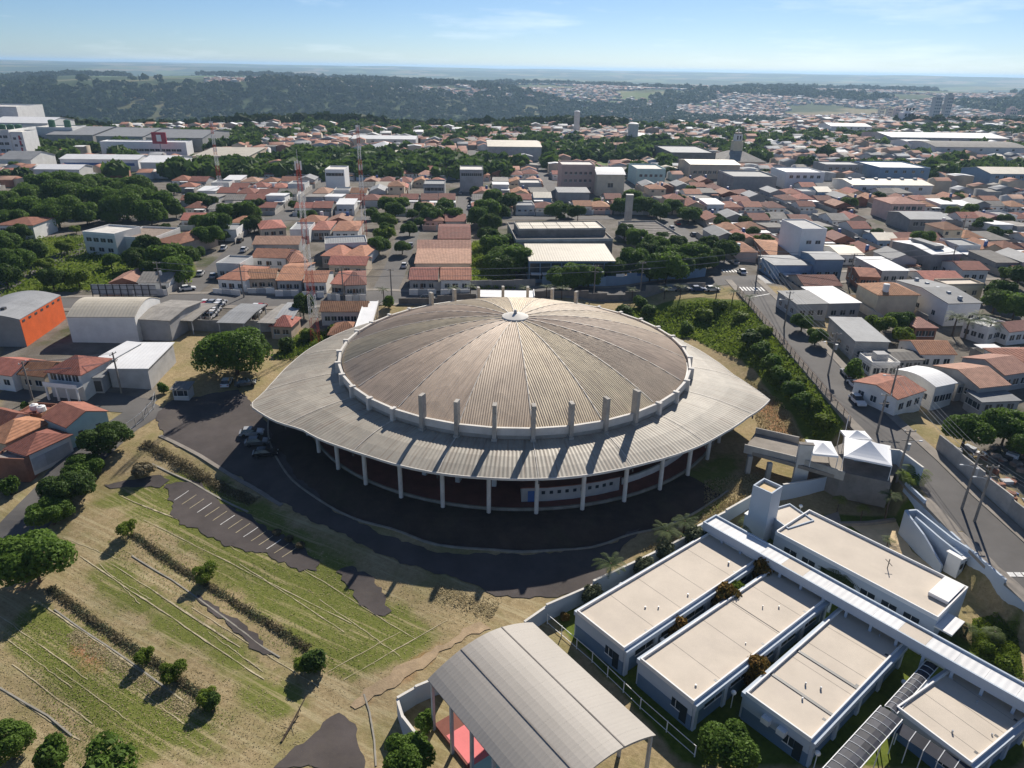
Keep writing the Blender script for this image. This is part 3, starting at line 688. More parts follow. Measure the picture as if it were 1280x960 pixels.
for a, b in zip(BK[:-1], BK[1:]):
    for s in (-1, 1):
        A = Vector(a); B = Vector(b)
        d = (B-A).normalized(); n = Vector((-d.y, d.x))*s*5.3
        if 40 < A.x < 80: continue
        drape('pavement', strip([tuple(A+n), tuple(B+n)], 2.0), 'pavement', .13, kind='structure')
# streets on the west side
wst = W((200,508),(178,516),(150,535),(120,560),(85,595),(45,640),(0,690))+[(-74, 60), (-80, 40)]
drape('road', strip(wst, 7.5), 'road', .05, kind='structure')
drape('road', strip(W((0,492),(60,490),(120,500),(185,508)), 6.0), 'road', .055, kind='structure')
# ================================================================== walls and fences
def wall_px(name, label, pts, h, th=.2, m='school_wall', cap=None, cat='wall', world=None, group=None):
    P_ = world or W(*pts); full = []
    for a, b in zip(P_[:-1], P_[1:]):
        n = max(1, int((Vector(b)-Vector(a)).length/5))
        for k in range(n): full.append((a[0]+(b[0]-a[0])*k/n, a[1]+(b[1]-a[1])*k/n))
    full.append(tuple(P_[-1])); c = full[0]; t = thing(name, label, cat, (c[0], c[1], H(*c)), group=group); z0 = H(*c)
    for a, b in zip(full[:-1], full[1:]):
        A = Vector(a); B = Vector(b); d = (B-A).normalized(); n = Vector((-d.y, d.x))*th/2
        lo = min(H(*a), H(*b)); q = [A-n, B-n, B+n, A+n]; hh = h(.5*(a[0]+b[0]), .5*(a[1]+b[1])) if callable(h) else max(H(*a), H(*b))+h
        MB().prism([(p.x-c[0], p.y-c[1]) for p in q], lo-.4-z0, hh-z0).build('wall_panel', m, t)
        if cap:
            n2 = n*1.5; q = [A-n2, B-n2, B+n2, A+n2]
            MB().prism([(p.x-c[0], p.y-c[1]) for p in q], hh-z0, hh+.08-z0).build('coping', cap, t)
    return t
wall_px('boundary_wall', 'pale boundary wall between the school and the arena field', [(655,795),(682,776),(740,748),(800,715),(860,685),(905,655),(942,632)], 2.2, cap='pale_concrete')
wall_px('boundary_wall', 'stepped pale wall behind the garden with small palms', [(975,625),(1010,618),(1060,606),(1115,600),(1148,606)], 2.6, cap='pale_concrete')
street_edge = [(sc(y)-5.0, y) for y in (40, 52, 62, 72, 80, 88, 93)]
wall_px('boundary_wall', 'tall pale blue retaining wall along the descending street', None, 1.3, .3, 'school_wall', world=street_edge)
wall_px('boundary_wall', 'pale wall running under the vaulted sports roof', [(498,895),(520,880),(560,862)], 2.4, cap='pale_concrete')
wall_px('boundary_wall', 'low pale wall corner beside the vaulted sports roof', [(498,895),(505,918),(530,950)], 2.4, cap='pale_concrete')
wall_px('boundary_wall', 'long grey block wall above the rubble yard on the street', None, 2.6, .25, 'yard_block', world=[(sc(y)+5.6, y) for y in (30, 50, 65, 80, 92, 103)])
# low glass-topped fence between school lawn and vaulted roof
def fence_px(name, label, pts, h, m_post, m_rail, gap=2.0, rails=(.15, .95), cat='fence', world=None, infill=None):
    P_ = world or W(*pts); full = []
    for a, b in zip(P_[:-1], P_[1:]):
        n = max(1, round((Vector(b)-Vector(a)).length/gap))
        for k in range(n): full.append((a[0]+(b[0]-a[0])*k/n, a[1]+(b[1]-a[1])*k/n))
    full.append(tuple(P_[-1])); c = full[0]; z0 = H(*c); t = thing(name, label, cat, (c[0], c[1], z0))
    post = MB().box(-.05, .05, -.05, .05, -.3, h).mesh('post', m_post)
    for p in full: put('post', post, t, (p[0]-c[0], p[1]-c[1], H(*p)-z0))
    for a, b in zip(full[:-1], full[1:]):
        for f in rails:
            MB().bar((a[0]-c[0], a[1]-c[1], H(*a)-z0+h*f), (b[0]-c[0], b[1]-c[1], H(*b)-z0+h*f), .05, .06).build('rail', m_rail, t)
        if infill:
            mb = MB(); n = 12
            for k in range(1, n):
                f = k/n; x = a[0]+(b[0]-a[0])*f-c[0]; y = a[1]+(b[1]-a[1])*f-c[1]; z = (H(*a)*(1-f)+H(*b)*f)-z0
                mb.bar((x, y, z+h*rails[0]), (x, y, z+h*rails[-1]), .025)
            tag(mb.build('bars', infill, t), kind='stuff')
    return t
fence_px('lawn_fence', 'thin pale rail fence between the school lawn and the vaulted roof', [(684,780),(740,828),(800,886),(868,946)], 1.6, 'white_steel', 'white_steel', 3.0)
fence_px('street_fence', 'rusty brown bar fence along the top of the green embankment', None, 2.0, 'dark_concrete', 'wood_door', 2.6, (.08, .95), world=[(sc(y)-5.1, y) for y in (110, 118, 130, 145, 160, 172, 183)], infill='wood_door')
fence_px('site_fence', 'weathered fence at the western gate of the arena car park', [(160,540),(180,525),(192,512),(195,500)], 1.8, 'concrete', 'grey_metal', 2.5)
wall_px('embankment_wall', 'brown concrete footing wall beneath the street fence', None, .5, .35, 'dark_concrete', world=[(sc(y)-5.1, y) for y in (110, 118, 130, 145, 160, 172, 183)])

# ================================================================== generic buildings placed from their roof corners
def rect_from_roof(A, B, C, eave):
    """A-B one eave edge, C the next corner (photo pixels); returns centre, length, width, yaw, ground z"""
    zg = 0.0
    for k in range(8):
        a, b, c = (at(*q, zg+eave) for q in (A, B, C)); m = (a+c)/2; zg = H(m.x, m.y)
    d = Vector((b.x-a.x, b.y-a.y)); L_ = d.length; d.normalize(); n = Vector((-d.y, d.x)); wv = Vector((c.x-b.x, c.y-b.y)).dot(n)
    ctr = Vector((a.x, a.y))+d*L_/2+n*wv/2
    yaw = math.atan2(d.y, d.x); return ctr, L_, abs(wv), yaw, zg
def roof_mesh(kind, L_, W_, z, rise, ov=.45, th=.14):
    l, w_ = L_/2+ov, W_/2+ov; mb = MB(); zb = z-th
    if kind == 'gable':
        for s in (-1, 1):
            e = [(-l, s*w_, z-ov*rise/(W_/2)), (l, s*w_, z-ov*rise/(W_/2)), (l, 0, z+rise), (-l, 0, z+rise)]
            if s > 0: e = e[::-1]
            lo = [(p[0], p[1], p[2]-th) for p in e]; n = len(mb.v); mb.v += lo+e
            mb.f += [(n+3, n+2, n+1, n), (n+4, n+5, n+6, n+7)]+[(n+i, n+(i+1) % 4, n+4+(i+1) % 4, n+4+i) for i in range(4)]
    elif kind == 'hip':
        k = min(w_, l*.92); ze = z-ov*rise/(W_/2)
        v = [(-l, -w_, ze), (l, -w_, ze), (l, w_, ze), (-l, w_, ze), (-l+k, 0, z+rise), (l-k, 0, z+rise)]
        mb.v = v+[(p[0], p[1], p[2]-th) for p in v[:4]]
        mb.f = [(0, 1, 5, 4), (1, 2, 5), (2, 3, 4, 5), (3, 0, 4), (9, 8, 7, 6), (0, 6, 7, 1), (1, 7, 8, 2), (2, 8, 9, 3), (3, 9, 6, 0)]
    elif kind == 'shed':
        e = [(-l, -w_, z), (l, -w_, z), (l, w_, z+rise), (-l, w_, z+rise)]; lo = [(p[0], p[1], p[2]-th) for p in e]; mb.v = lo+e
        mb.f = [(3, 2, 1, 0), (4, 5, 6, 7)]+[(i, (i+1) % 4, 4+(i+1) % 4, 4+i) for i in range(4)]
    elif kind == 'vault':
        n = 12; top = []
        for i in range(n+1):
            f = i/n; y = -w_+2*w_*f; top.append((y, z+rise*math.sin(math.pi*f)))
        for s in (0, th):
            for x in (-l, l): mb.v += [(x, y, q-s) for y, q in top]
        k = n+1
        for i in range(n):
            mb.f.append((i, k+i, k+i+1, i+1)); mb.f.append((2*k+i, 2*k+i+1, 3*k+i+1, 3*k+i))
            mb.f.append((i, i+1, 2*k+i+1, 2*k+i)); mb.f.append((k+i, 3*k+i, 3*k+i+1, k+i+1))
        mb.f += [(0, 2*k, 3*k, k), (k-1, 2*k-1, 4*k-1, 3*k-1)]
    elif kind == 'flat': mb.box(-L_/2+.16, L_/2-.16, -W_/2+.16, W_/2-.16, z-.25, z-.05)
    return mb
def gable_wall(L_, W_, z, rise, kind):
    """walls as one shell, with the gable triangles where the roof has them"""
    mb = MB().box(-L_/2, L_/2, -W_/2, W_/2, -.6, z-(.26 if kind == 'flat' else .02))
    if kind == 'gable':
        for s in (-1, 1):
            x = s*(L_/2-.1); mb.prism
            n = len(mb.v); mb.v += [(x-.1, -W_/2, z-.03), (x-.1, W_/2, z-.03), (x-.1, 0, z+rise-.16), (x+.1, -W_/2, z-.03), (x+.1, W_/2, z-.03), (x+.1, 0, z+rise-.16)]
            mb.f += [(n, n+2, n+1), (n+3, n+4, n+5), (n, n+1, n+4, n+3), (n+1, n+2, n+5, n+4), (n+2, n, n+3, n+5)]
    elif kind == 'vault':
        for s in (-1, 1):
            x = s*(L_/2-.1); k = 13; n = len(mb.v)
            for dx in (-.1, .1): mb.v += [(x+dx, -W_/2+W_*i/12, z-.03+max(0, rise*math.sin(math.pi*i/12)-.15)) for i in range(k)]
            mb.f += [tuple(range(n+k-1, n-1, -1)), tuple(range(n+k, n+2*k))]
    elif kind == 'shed':
        n = len(mb.v); a, b, c = -L_/2, L_/2, W_/2
        mb.v += [(a, -c, z-.03), (a, c, z-.03), (a, c, z+rise-.2), (b, -c, z-.03), (b, c, z-.03), (b, c, z+rise-.2)]
        mb.f += [(n, n+2, n+1), (n+3, n+4, n+5), (n+1, n+2, n+5, n+4), (n, n+3, n+5, n+2)]
    return mb
def openings(t, side, items, L_, W_):
    """items: (offset along the wall, sill, width, height, name, material) on side 's','n','e','w'"""
    for o, sill, w_, h_, nm, m in items:
        dim = W_ if side in 'sn' else L_
        half = dim/2
        if side in 'sn': X, Y, rz = o, (-half if side == 's' else half), 0
        else: X, Y, rz = (half if side == 'e' else -half), o, math.pi/2
        mb = MB().box(-w_/2, w_/2, -.05, .05, 0, h_); ob = mb.build(nm, m, t, loc=(X, Y, sill), rz=rz)
        if nm == 'window' and w_ > .9:
            fr = MB(); fr.box(-w_/2-.08, w_/2+.08, -.09, .09, -.1, 0); fr.box(-.03, .03, -.07, .07, 0, h_); fr.build('window_frame', 'white_steel', ob)
def bldg(name, label, cat, A, B, C, eave, kind='gable', rise=1.6, wall='wall_white', roof='tile_roof', ov=.4, wins=None, parapet=0.0, pmat=None, band=None, group=None, rect=None):
    ctr, L_, W_, yaw, zg = rect or rect_from_roof(A, B, C, eave)
    t = thing(name, label, cat, (ctr.x, ctr.y, zg), yaw, group)
    gable_wall(L_, W_, eave, rise, kind).build('wall', wall, t)
    roof_mesh(kind, L_, W_, eave, rise, 0 if kind == 'flat' else ov).build('roof', roof, t)
    if kind == 'flat' and parapet:
        th = .16
        for i, (x0, x1, y0, y1) in enumerate(((-L_/2, L_/2, -W_/2, -W_/2+th), (-L_/2, L_/2, W_/2-th, W_/2), (-L_/2, -L_/2+th, -W_/2+th, W_/2-th), (L_/2-th, L_/2, -W_/2+th, W_/2-th))):
            MB().box(x0, x1, y0, y1, eave-.26, eave+parapet).build('parapet', pmat or wall, t)
    if band:
        zb, m = band
        for x0, x1, y0, y1 in ((-L_/2-.03, L_/2+.03, -W_/2-.03, -W_/2+.01), (-L_/2-.03, L_/2+.03, W_/2-.01, W_/2+.03), (-L_/2-.03, -L_/2+.01, -W_/2, W_/2), (L_/2-.01, L_/2+.03, -W_/2, W_/2)):
            MB().box(x0, x1, y0, y1, -.5, zb).build('painted_band', m, t)
    for side, n, sill, w_, h_, m in (wins or []):
        span = (L_ if side in 'sn' else W_)*.88
        openings(t, side, [((k+.5)/n*span-span/2, sill, w_, h_, 'window' if m == 'glass' else 'door', m) for k in range(n)], L_, W_)
    return t, (ctr, L_, W_, yaw, zg)
# ---------------------------------------------------------------- the school in front
EV = 3.6
pav = []
for (A, B, C), lab, nw in ((((721,765),(780,812),(955,706)), 'long beige flat-roofed school pavilion beside the row of round shrubs', 5),
    (((800,825),(867,879),(1041,752)), 'long beige flat-roofed school pavilion between two rows of reddish bushes', 5),
    (((932,867),(1014,926),(1146,812)), 'beige flat-roofed school pavilion with two dark joints across its roof', 4),
    (((1120,885),(1214,956),(1272,884)), 'short beige flat-roofed school pavilion beside the curved glazed canopy', 3)):
    t, rc = bldg('school_pavilion', lab, 'school building', A, B, C, EV, 'flat', 0, 'school_wall', 'beige_roof', parapet=.28, pmat='white_paint', band=(1.7, 'school_band'),
        wins=[('e', nw, 1.5, 3.4, 1.1, 'glass'), ('w', nw, 1.5, 3.4, 1.1, 'glass')], group=None)
    pav.append((t, rc)); ctr, L_, W_, yaw, zg = rc
    # glazed strip high on the long side with deep pilasters, corner door and window
    openings(t, 's', [(L_*.36, .1, .9, 2.2, 'door', 'glass'), (L_*.22, 1.2, 1.1, 1.1, 'window', 'glass')], L_, W_)
    for k in range(nw+1):
        y = -W_/2+.4+(W_-.8)*k/nw
        for s in (-1, 1): MB().box(-.18, .18, -.3, .3, -.4, EV-.7).build('pilaster', 'school_wall', t, loc=(s*(L_/2+.12), y, 0))
    for s in (-1, 1): MB().box(-.25, .25, -W_/2, W_/2, EV-.72, EV-.1).build('eave_beam', 'school_wall', t, loc=(s*(L_/2+.2), 0, 0))
for j, (t, (ctr, L_, W_, yaw, zg)) in enumerate(pav):
    rr = random.Random(j)
    for k in range(1, 5): MB().box(-L_/2+.2, L_/2-.2, -.02, .02, EV-.052, EV-.04).build('roof_seam', 'pavement', t, loc=(0, -W_/2+W_*k/5+rr.uniform(-.4, .4), 0))
    for k in range(4): MB().tube([(0, 0, EV-.06), (0, 0, EV+rr.uniform(.1, .35))], rr.uniform(.06, .12), 8).build('vent_pipe', 'grey_metal', t, loc=(rr.uniform(-.4, .4)*L_, rr.uniform(-.45, .45)*W_, 0))
    for k in range(3): MB().box(-.16, .16, -.16, .16, EV-.05, EV-.035).build('roof_drain', 'dark_metal', t, loc=(L_/2-.5, -W_/2+W_*(k+.5)/3, 0))
t, (ctr, L_, W_, yaw, zg) = pav[2]
for f in (-.28, -.02):
    MB().box(-L_/2+.2, L_/2-.2, -.18, .18, EV-.045, EV+.03).build('roof_joint', 'dark_metal', t, loc=(0, W_*f, 0))
for k in (-1, 1): MB().box(-.45, .45, -.3, .3, 0, .7).build('air_conditioner', 'white_steel', t, loc=(k*L_*.12, -W_/2-.3, 2.1))
t, (ctr, L_, W_, yaw, zg) = pav[1]
MB().box(-L_/2+.2, L_/2-.2, -.05, .05, EV-.045, EV-.02).build('roof_joint', 'dark_concrete', t, loc=(0, W_*.12, 0))
# long block north-east
t, rc5 = bldg('school_block', 'long beige flat-roofed school block beside the sand court', 'school building', (969,666), (1172,774), (1222,742), 3.8, 'flat', 0, 'school_wall', 'beige_roof', parapet=.3, pmat='white_paint', wins=[('s', 7, 1.3, 1.8, 1.2, 'glass')])
ctr, L_, W_, yaw, zg = rc5
MB().tube([(L_*.12, W_*.05, 3.7), (L_*.12, W_*.05, 5.2)], .06, 6).build('vent_pipe', 'dark_metal', t)
MB().bar((L_*.12-.5, W_*.05, 4.9), (L_*.12+.5, W_*.05, 4.4), .06).build('aerial', 'dark_metal', t)
MB().box(L_/2-2.6, L_/2-.3, -W_*.1, W_*.45, 3.85, 4.3).build('roof_hatch', 'white_paint', t)
MB().box(L_/2-.1, L_/2+1.9, -W_/2-.2, -W_/2+3.4, 2.7, 2.9).build('porch_roof', 'white_sheet', t)
# covered corridor linking the pavilions
zc = -1.8+EV+.55
c0, c1 = at(879,652,zc+.4), at(1281,878,zc+.4); e0 = at(890,648,zc+.4)
d = Vector((c1.x-c0.x, c1.y-c0.y)); LC = d.length+8; yawc = math.atan2(d.y, d.x); cor = thing('school_corridor', 'long white covered corridor linking the school pavilions', 'corridor', (c0.x, c0.y, -2.6), yawc)
WC = 2.9
for k in range(16):
    x0 = LC*k/16; x1 = LC*(k+1)/16-.02
    MB().box(x0, x1, .2, WC-.2, zc+2.6, zc+2.75).build('roof_slab', 'beige_roof' if k % 5 == 4 else 'white_sheet', cor)
    if k % 1 == 0:
        for y in (.22, WC-.22): MB().box(x0+.1, x0+.4, y-.12, y+.12, -.3, zc+2.6).build('post', 'school_wall', cor)
for y in (0, WC-.2): MB().box(0, LC, y, y+.2, zc+1.75, zc+3.0).build('roof_beam', 'school_wall', cor)
MB().box(0, .2, .2, WC-.2, -.3, zc+3.0).build('end_wall', 'school_wall', cor)
cw = thing('garden_wall', 'low blue-grey garden wall running beside the school corridor', 'wall', (c0.x, c0.y, -2.4), yawc)
for k in range(10):
    MB().box(22+k*3.2, 22+k*3.2+3.1, WC+1.9, WC+2.15, -.3, 2.4).build('wall_panel', 'school_wall', cw)
    MB().box(22+k*3.2-.1, 22+k*3.2+.1, WC+.05, WC+1.9, 1.9, 2.15).build('tie_beam', 'school_wall', cw)
# stair/water tower with open top
twp = at(960, 607, 7.2); tw = thing('water_tower', 'square pale blue school tower with sunlit open top', 'tower', (twp.x, twp.y, H(twp.x, twp.y)), yawc+.05)
hw = 1.45; ht = 7.2-H(twp.x, twp.y)
for x0, x1, y0, y1 in ((-hw, hw, -hw, -hw+.2), (-hw, hw, hw-.2, hw), (-hw, -hw+.2, -hw+.2, hw-.2), (hw-.2, hw, -hw+.2, hw-.2)): MB().box(x0, x1, y0, y1, -.4, ht).build('wall', 'school_wall', tw)
MB().box(-hw+.2, hw-.2, -hw+.2, hw-.2, ht-.6, ht-.45).build('tank_lid', 'sand', tw)
MB().box(-hw-.02, -hw+.05, -.6, .6, 1.0, 2.6).build('louvre', 'school_band', tw); MB().box(-1.9, -hw, -1.4, 1.4, -.4, 3.3).build('side_room', 'school_wall', tw)
MB().box(-2.0, -hw, -1.5, 1.5, 3.3, 3.45).build('side_roof', 'white_paint', tw)
bldg('school_annex', 'low white flat-roofed annex between the school tower and the long block', 'school building', (955,640), (985,662), (1008,645), 3.2, 'flat', 0, 'school_wall', 'beige_roof', parapet=.2)
# ramp with tall tapering walls and gate kiosk
rp0 = px((1128,650),(1175,705)); kw = G(1180,700)
ramp = thing('ramp', 'pale walled concrete ramp stepping down beside the sand court', 'ramp', (rp0[0].x, rp0[0].y, H(rp0[0].x, rp0[0].y)))
def ramp_wall(pts, z0s, z1s, m='school_wall'):
    o = ramp.location
    for i in range(len(pts)-1):
        a, b = Vector(pts[i]), Vector(pts[i+1]); d = (b-a).normalized(); n = Vector((-d.y, d.x))*.14
        MB().prism([tuple((q-Vector(o[:2]))) for q in (a-n, b-n, b+n, a+n)], [z-o.z for z in (z0s[i], z0s[i+1], z0s[i+1], z0s[i])], [z-o.z for z in (z1s[i], z1s[i+1], z1s[i+1], z1s[i])]).build('ramp_wall', m, ramp)
def rt(x, y, z): p = at(x, y, z); return (p.x, p.y)
ramp_wall([rt(1132,638,2.3), rt(1155,668,1.6), rt(1178,707,-.4)], [-2.4]*3, [2.3, 1.6, -.4])
ramp_wall([rt(1145,646,2.3), rt(1175,672,2.0), rt(1203,694,1.6)], [-2.4]*3, [2.3, 2.0, 1.6])
ramp_wall([rt(1146,637,2.4), rt(1190,672,2.4), rt(1222,692,2.4)], [-2.4]*3, [2.4]*3)
ramp_wall([rt(1132,638,2.3), rt(1146,637,2.4)], [-2.4]*2, [2.3, 2.4])
kp_ = rt(1203,680,3.0)
kio = thing('gate_kiosk', 'small white gate kiosk with flat roof beside the street wall', 'kiosk', (kp_[0], kp_[1], H(*kp_)), .5)
MB().box(-.9, .9, -.9, .9, -.4, 2.7).build('wall', 'white_paint', kio); MB().box(-1.1, 1.1, -1.1, 1.1, 2.7, 2.85).build('roof', 'white_paint', kio); MB().box(.2, .7, -.96, -.88, 0, 2.0).build('door', 'glass', kio); MB().box(-.7, -.1, -.96, -.88, 1, 1.8).build('window', 'glass', kio)
drape('sand_court', W((1062,657),(1120,652),(1140,690),(1175,716),(1165,722),(1110,690)), 'sand', .06, kind='structure')
kerb_px([(1048,657),(1085,656),(1118,652)], .5, .6, 'pavement')
drape('school_paving', W((1020,648),(1048,640),(1052,655),(1030,662)), 'pavement', .05, kind='structure')
# curved glazed canopy of separate dark panes
g0, g1 = at(1052,958,1.0), at(1122,880,1.0); d = Vector((g1.x-g0.x, g1.y-g0.y)); LG = d.length; yg = math.atan2(d.y, d.x)
can = thing('glazed_canopy', 'curved canopy of dark glazed panes on white ribs over a school path', 'canopy', (g0.x, g0.y, H(g0.x, g0.y)), yg)
z_c = 1.0-H(g0.x, g0.y)-.5
def canopy(L0, L1, yoff, wd, n, mat_p):
    for k in range(n):
        x0 = L0+(L1-L0)*k/n+.05; x1 = L0+(L1-L0)*(k+1)/n-.05
        for j in range(4):
            a0, a1 = math.pi*(.12+.76*j/4), math.pi*(.12+.76*(j+1)/4)
            y0, y1 = yoff-wd/2*math.cos(a0), yoff-wd/2*math.cos(a1); q0, q1 = z_c+.3*math.sin(a0), z_c+.3*math.sin(a1)
            MB().quad((x0, y0, q0), (x1, y0, q0), (x1, y1, q1), (x0, y1, q1)).build('pane', mat_p, can)
        pts = [(x0-.05, yoff-wd/2*math.cos(math.pi*(.1+.8*j/8)), z_c+.02+.3*math.sin(math.pi*(.1+.8*j/8))) for j in range(9)]
        MB().tube(pts, .035, 5).build('rib', 'white_steel', can)
    for s in (-1, 1):
        MB().bar((L0, yoff+s*wd*.48, z_c+.15), (L1, yoff+s*wd*.48, z_c+.15), .08, .1).build('rail', 'white_steel', can)
        for k in range(0, n+1, 4): MB().bar((L0+(L1-L0)*k/n, yoff+s*wd*.46, 0), (L0+(L1-L0)*k/n, yoff+s*wd*.46, z_c+.15), .09).build('post', 'white_steel', can)
pm('solar_glass', (.045,.047,.06), .6, .2, .6, spec=.2, rand=.35)
canopy(-3, LG-1.2, 0, 2.3, 12, 'solar_glass')
canopy(LG-.9, LG+9, .2, 1.3, 10, 'solar_glass')
g2 = at(1185,935,1.0)
can2 = thing('glazed_canopy', 'narrow glazed canopy along the front of the short pavilion', 'canopy', (at(1128,902,.6).x, at(1128,902,.6).y, -3), yawc)
for k in range(9):
    x0 = k*1.35
    MB().quad((x0+.04, -1.3, 3.1), (x0+1.31, -1.3, 3.1), (x0+1.31, 0, 3.45), (x0+.04, 0, 3.45)).build('pane', 'solar_glass', can2)
    MB().bar((x0, -1.35, 3.1), (x0, .05, 3.46), .07).build('rib', 'white_steel', can2); MB().bar((x0, -1.3, 0), (x0, -1.3, 3.1), .08).build('post', 'white_steel', can2)
# globe lamps between the pavilions
for i, (x, y, wh) in enumerate([(776,731,'by the round shrubs'),(855,686,'by the round shrubs'),(828,800,'in the alley with reddish bushes'),(934,734,'in the alley with reddish bushes'),(917,866,'in the alley behind the third pavilion'),(1026,787,'in the alley behind the third pavilion'),(1130,853,'beside the glazed canopy'),(1022,942,'at the foot of the third pavilion'),(1001,633,'in the red-earth garden by the tower')]):
    p = G(x, y, 2.2); t = thing('globe_lamp', 'white globe lamp on a short post '+wh, 'lamp', (p.x, p.y, H(p.x, p.y)), group='globe lamps in the school grounds')
    MB().tube([(0, 0, -.2), (0, 0, 2.0)], .05, 6).build('post', 'white_steel', t)
    mb = MB(); mb.tube([(0, 0, 1.98), (0, 0, 2.03), (0, 0, 2.12), (0, 0, 2.26), (0, 0, 2.4), (0, 0, 2.49), (0, 0, 2.52)], [.06, .16, .25, .3, .25, .15, .03], 10).build('globe', 'lamp_globe', t, smooth=True)
# ---------------------------------------------------------------- vaulted sports roof
ez = 3.4
va, vb, vc = at(535,850,ez), at(666,778,ez+.0), at(820,919,ez)
d = Vector((vc.x-vb.x, vc.y-vb.y)); LV = d.length; d.normalize(); n = Vector((-d.y, d.x)); wv = Vector((va.x-vb.x, va.y-vb.y)).dot(n)
yv = math.atan2(d.y, d.x); ctr = Vector((vb.x, vb.y))+d*LV/2+n*wv/2; zv = H(ctr.x, ctr.y); WV = abs(wv)
vault = thing('sports_roof', 'open-sided grey vaulted metal roof over a pink and mint court', 'sports roof', (ctr.x, ctr.y, zv), yv)
nb = 15; zr = ez-zv; rise = 2.0
for k in range(nb):                           # roof sheets laid side by side along the vault
    x0 = -LV/2+LV*k/nb; x1 = -LV/2+LV*(k+1)/nb-.004; mb = MB(); m_ = 16
    top = [(-WV/2+WV*i/m_, zr+rise*math.sin(math.pi*i/m_)**.9+0.0) for i in range(m_+1)]
    for x in (x0, x1): mb.v += [(x, y, z) for y, z in top]
    for x in (x0, x1): mb.v += [(x, y, z-.1) for y, z in top]
    q = m_+1
    for i in range(m_): mb.f += [(i, q+i, q+i+1, i+1), (2*q+i, 2*q+i+1, 3*q+i+1, 3*q+i), (i, i+1, 2*q+i+1, 2*q+i), (q+i+1, q+i, 3*q+i, 3*q+i+1)]
    mb.build('roof_sheet', 'vault_sheet', vault)
for s, f in ((-1, .3), (1, .22)):
    pass
for f in (.3, .68):
    y = -WV/2+WV*f; z = zr+rise*math.sin(math.pi*f)**.9+.04
    MB().box(-LV/2, LV/2, -.06, .06, -.02, .035).build('sheet_lap', 'dark_concrete', vault, loc=(0, y, z-.02))
for k in range(6):
    x = -LV/2+.3+(LV-.6)*k/5
    for s in (-1, 1): MB().box(x-.15, x+.15, s*(WV/2-.35)-.15, s*(WV/2-.35)+.15, -.4, zr).build('post', 'grey_metal', vault)
    pts = [(x, -WV/2+.3+(WV-.6)*i/10, zr-.1+(rise-.35)*math.sin(math.pi*i/10)) for i in range(11)]
    mb = MB()
    for a, b in zip(pts[:-1], pts[1:]): mb.bar(a, b, .15, .3)
    mb.build('arch_truss', 'grey_metal', vault)
MB().box(-LV/2, LV/2, -WV/2+.6, WV/2-.6, -.3, .1).build('court_floor', 'red_floor', vault)
for x0, x1, m_ in ((-LV/2+2, -LV/2+6.5, 'pink_floor'), (-LV/2+6.5, -LV/2+9.5, 'mint_floor'), (LV/2-5, LV/2-2, 'mint_floor')):
    MB().box(x0, x1, WV/2-3.4, WV/2-.8, .1, .13).build('court_marking', m_, vault)
    MB().box(x0, x1, -WV/2+.8, -WV/2+3.4, .1, .13).build('court_marking', m_, vault)
# ---------------------------------------------------------------- bridge ramp, pillar, tents
DZ = 3.6
deck = thing('access_bridge', 'concrete access bridge with sandy deck from the street to the arena', 'bridge', (*rt(965,560,DZ), 0))
o = deck.location
def dq(pts, z): return [(rt(x, y, z)[0]-o.x, rt(x, y, z)[1]-o.y) for x, y in pts]
D1 = dq([(930,562),(944,541),(1058,570),(1055,597)], DZ)
MB().prism(D1, DZ-.6, DZ).build('deck', 'pavement', deck)
D2 = dq([(1008,552),(1062,566),(1118,584),(1113,600),(1050,585),(1005,570)], DZ)
MB().prism(dq([(1012,572),(1058,552),(1125,575),(1114,603),(1052,590)], DZ), -1.0, DZ-.02).build('abutment', 'dark_concrete', deck)
for pts in ([(930,562),(992,577)], [(944,541),(998,553)], [(992,577),(1055,597)]):
    a, b = dq(pts, DZ); mb = MB(); mb.bar((*a, DZ+.25), (*b, DZ+.25), .22, 1.5); mb.build('parapet', 'concrete', deck)
for x, y in ((965,577),(940,568)):
    a = dq([(x, y)], DZ)[0]; MB().box(a[0]-.35, a[0]+.35, a[1]+.3, a[1]+1.0, -.8, DZ-.6).build('support', 'concrete', deck)
pp = G(997.5, 611); pt = thing('concrete_pillar', 'tall plain concrete pillar standing beside the access bridge', 'pillar', pp, -.12)
MB().box(-1.05, 1.05, 0, .75, -.4, 7.9).build('shaft', 'pale_concrete', pt); MB().box(-1.12, 1.12, -.06, .81, 7.9, 8.05).build('cap', 'dark_concrete', pt)
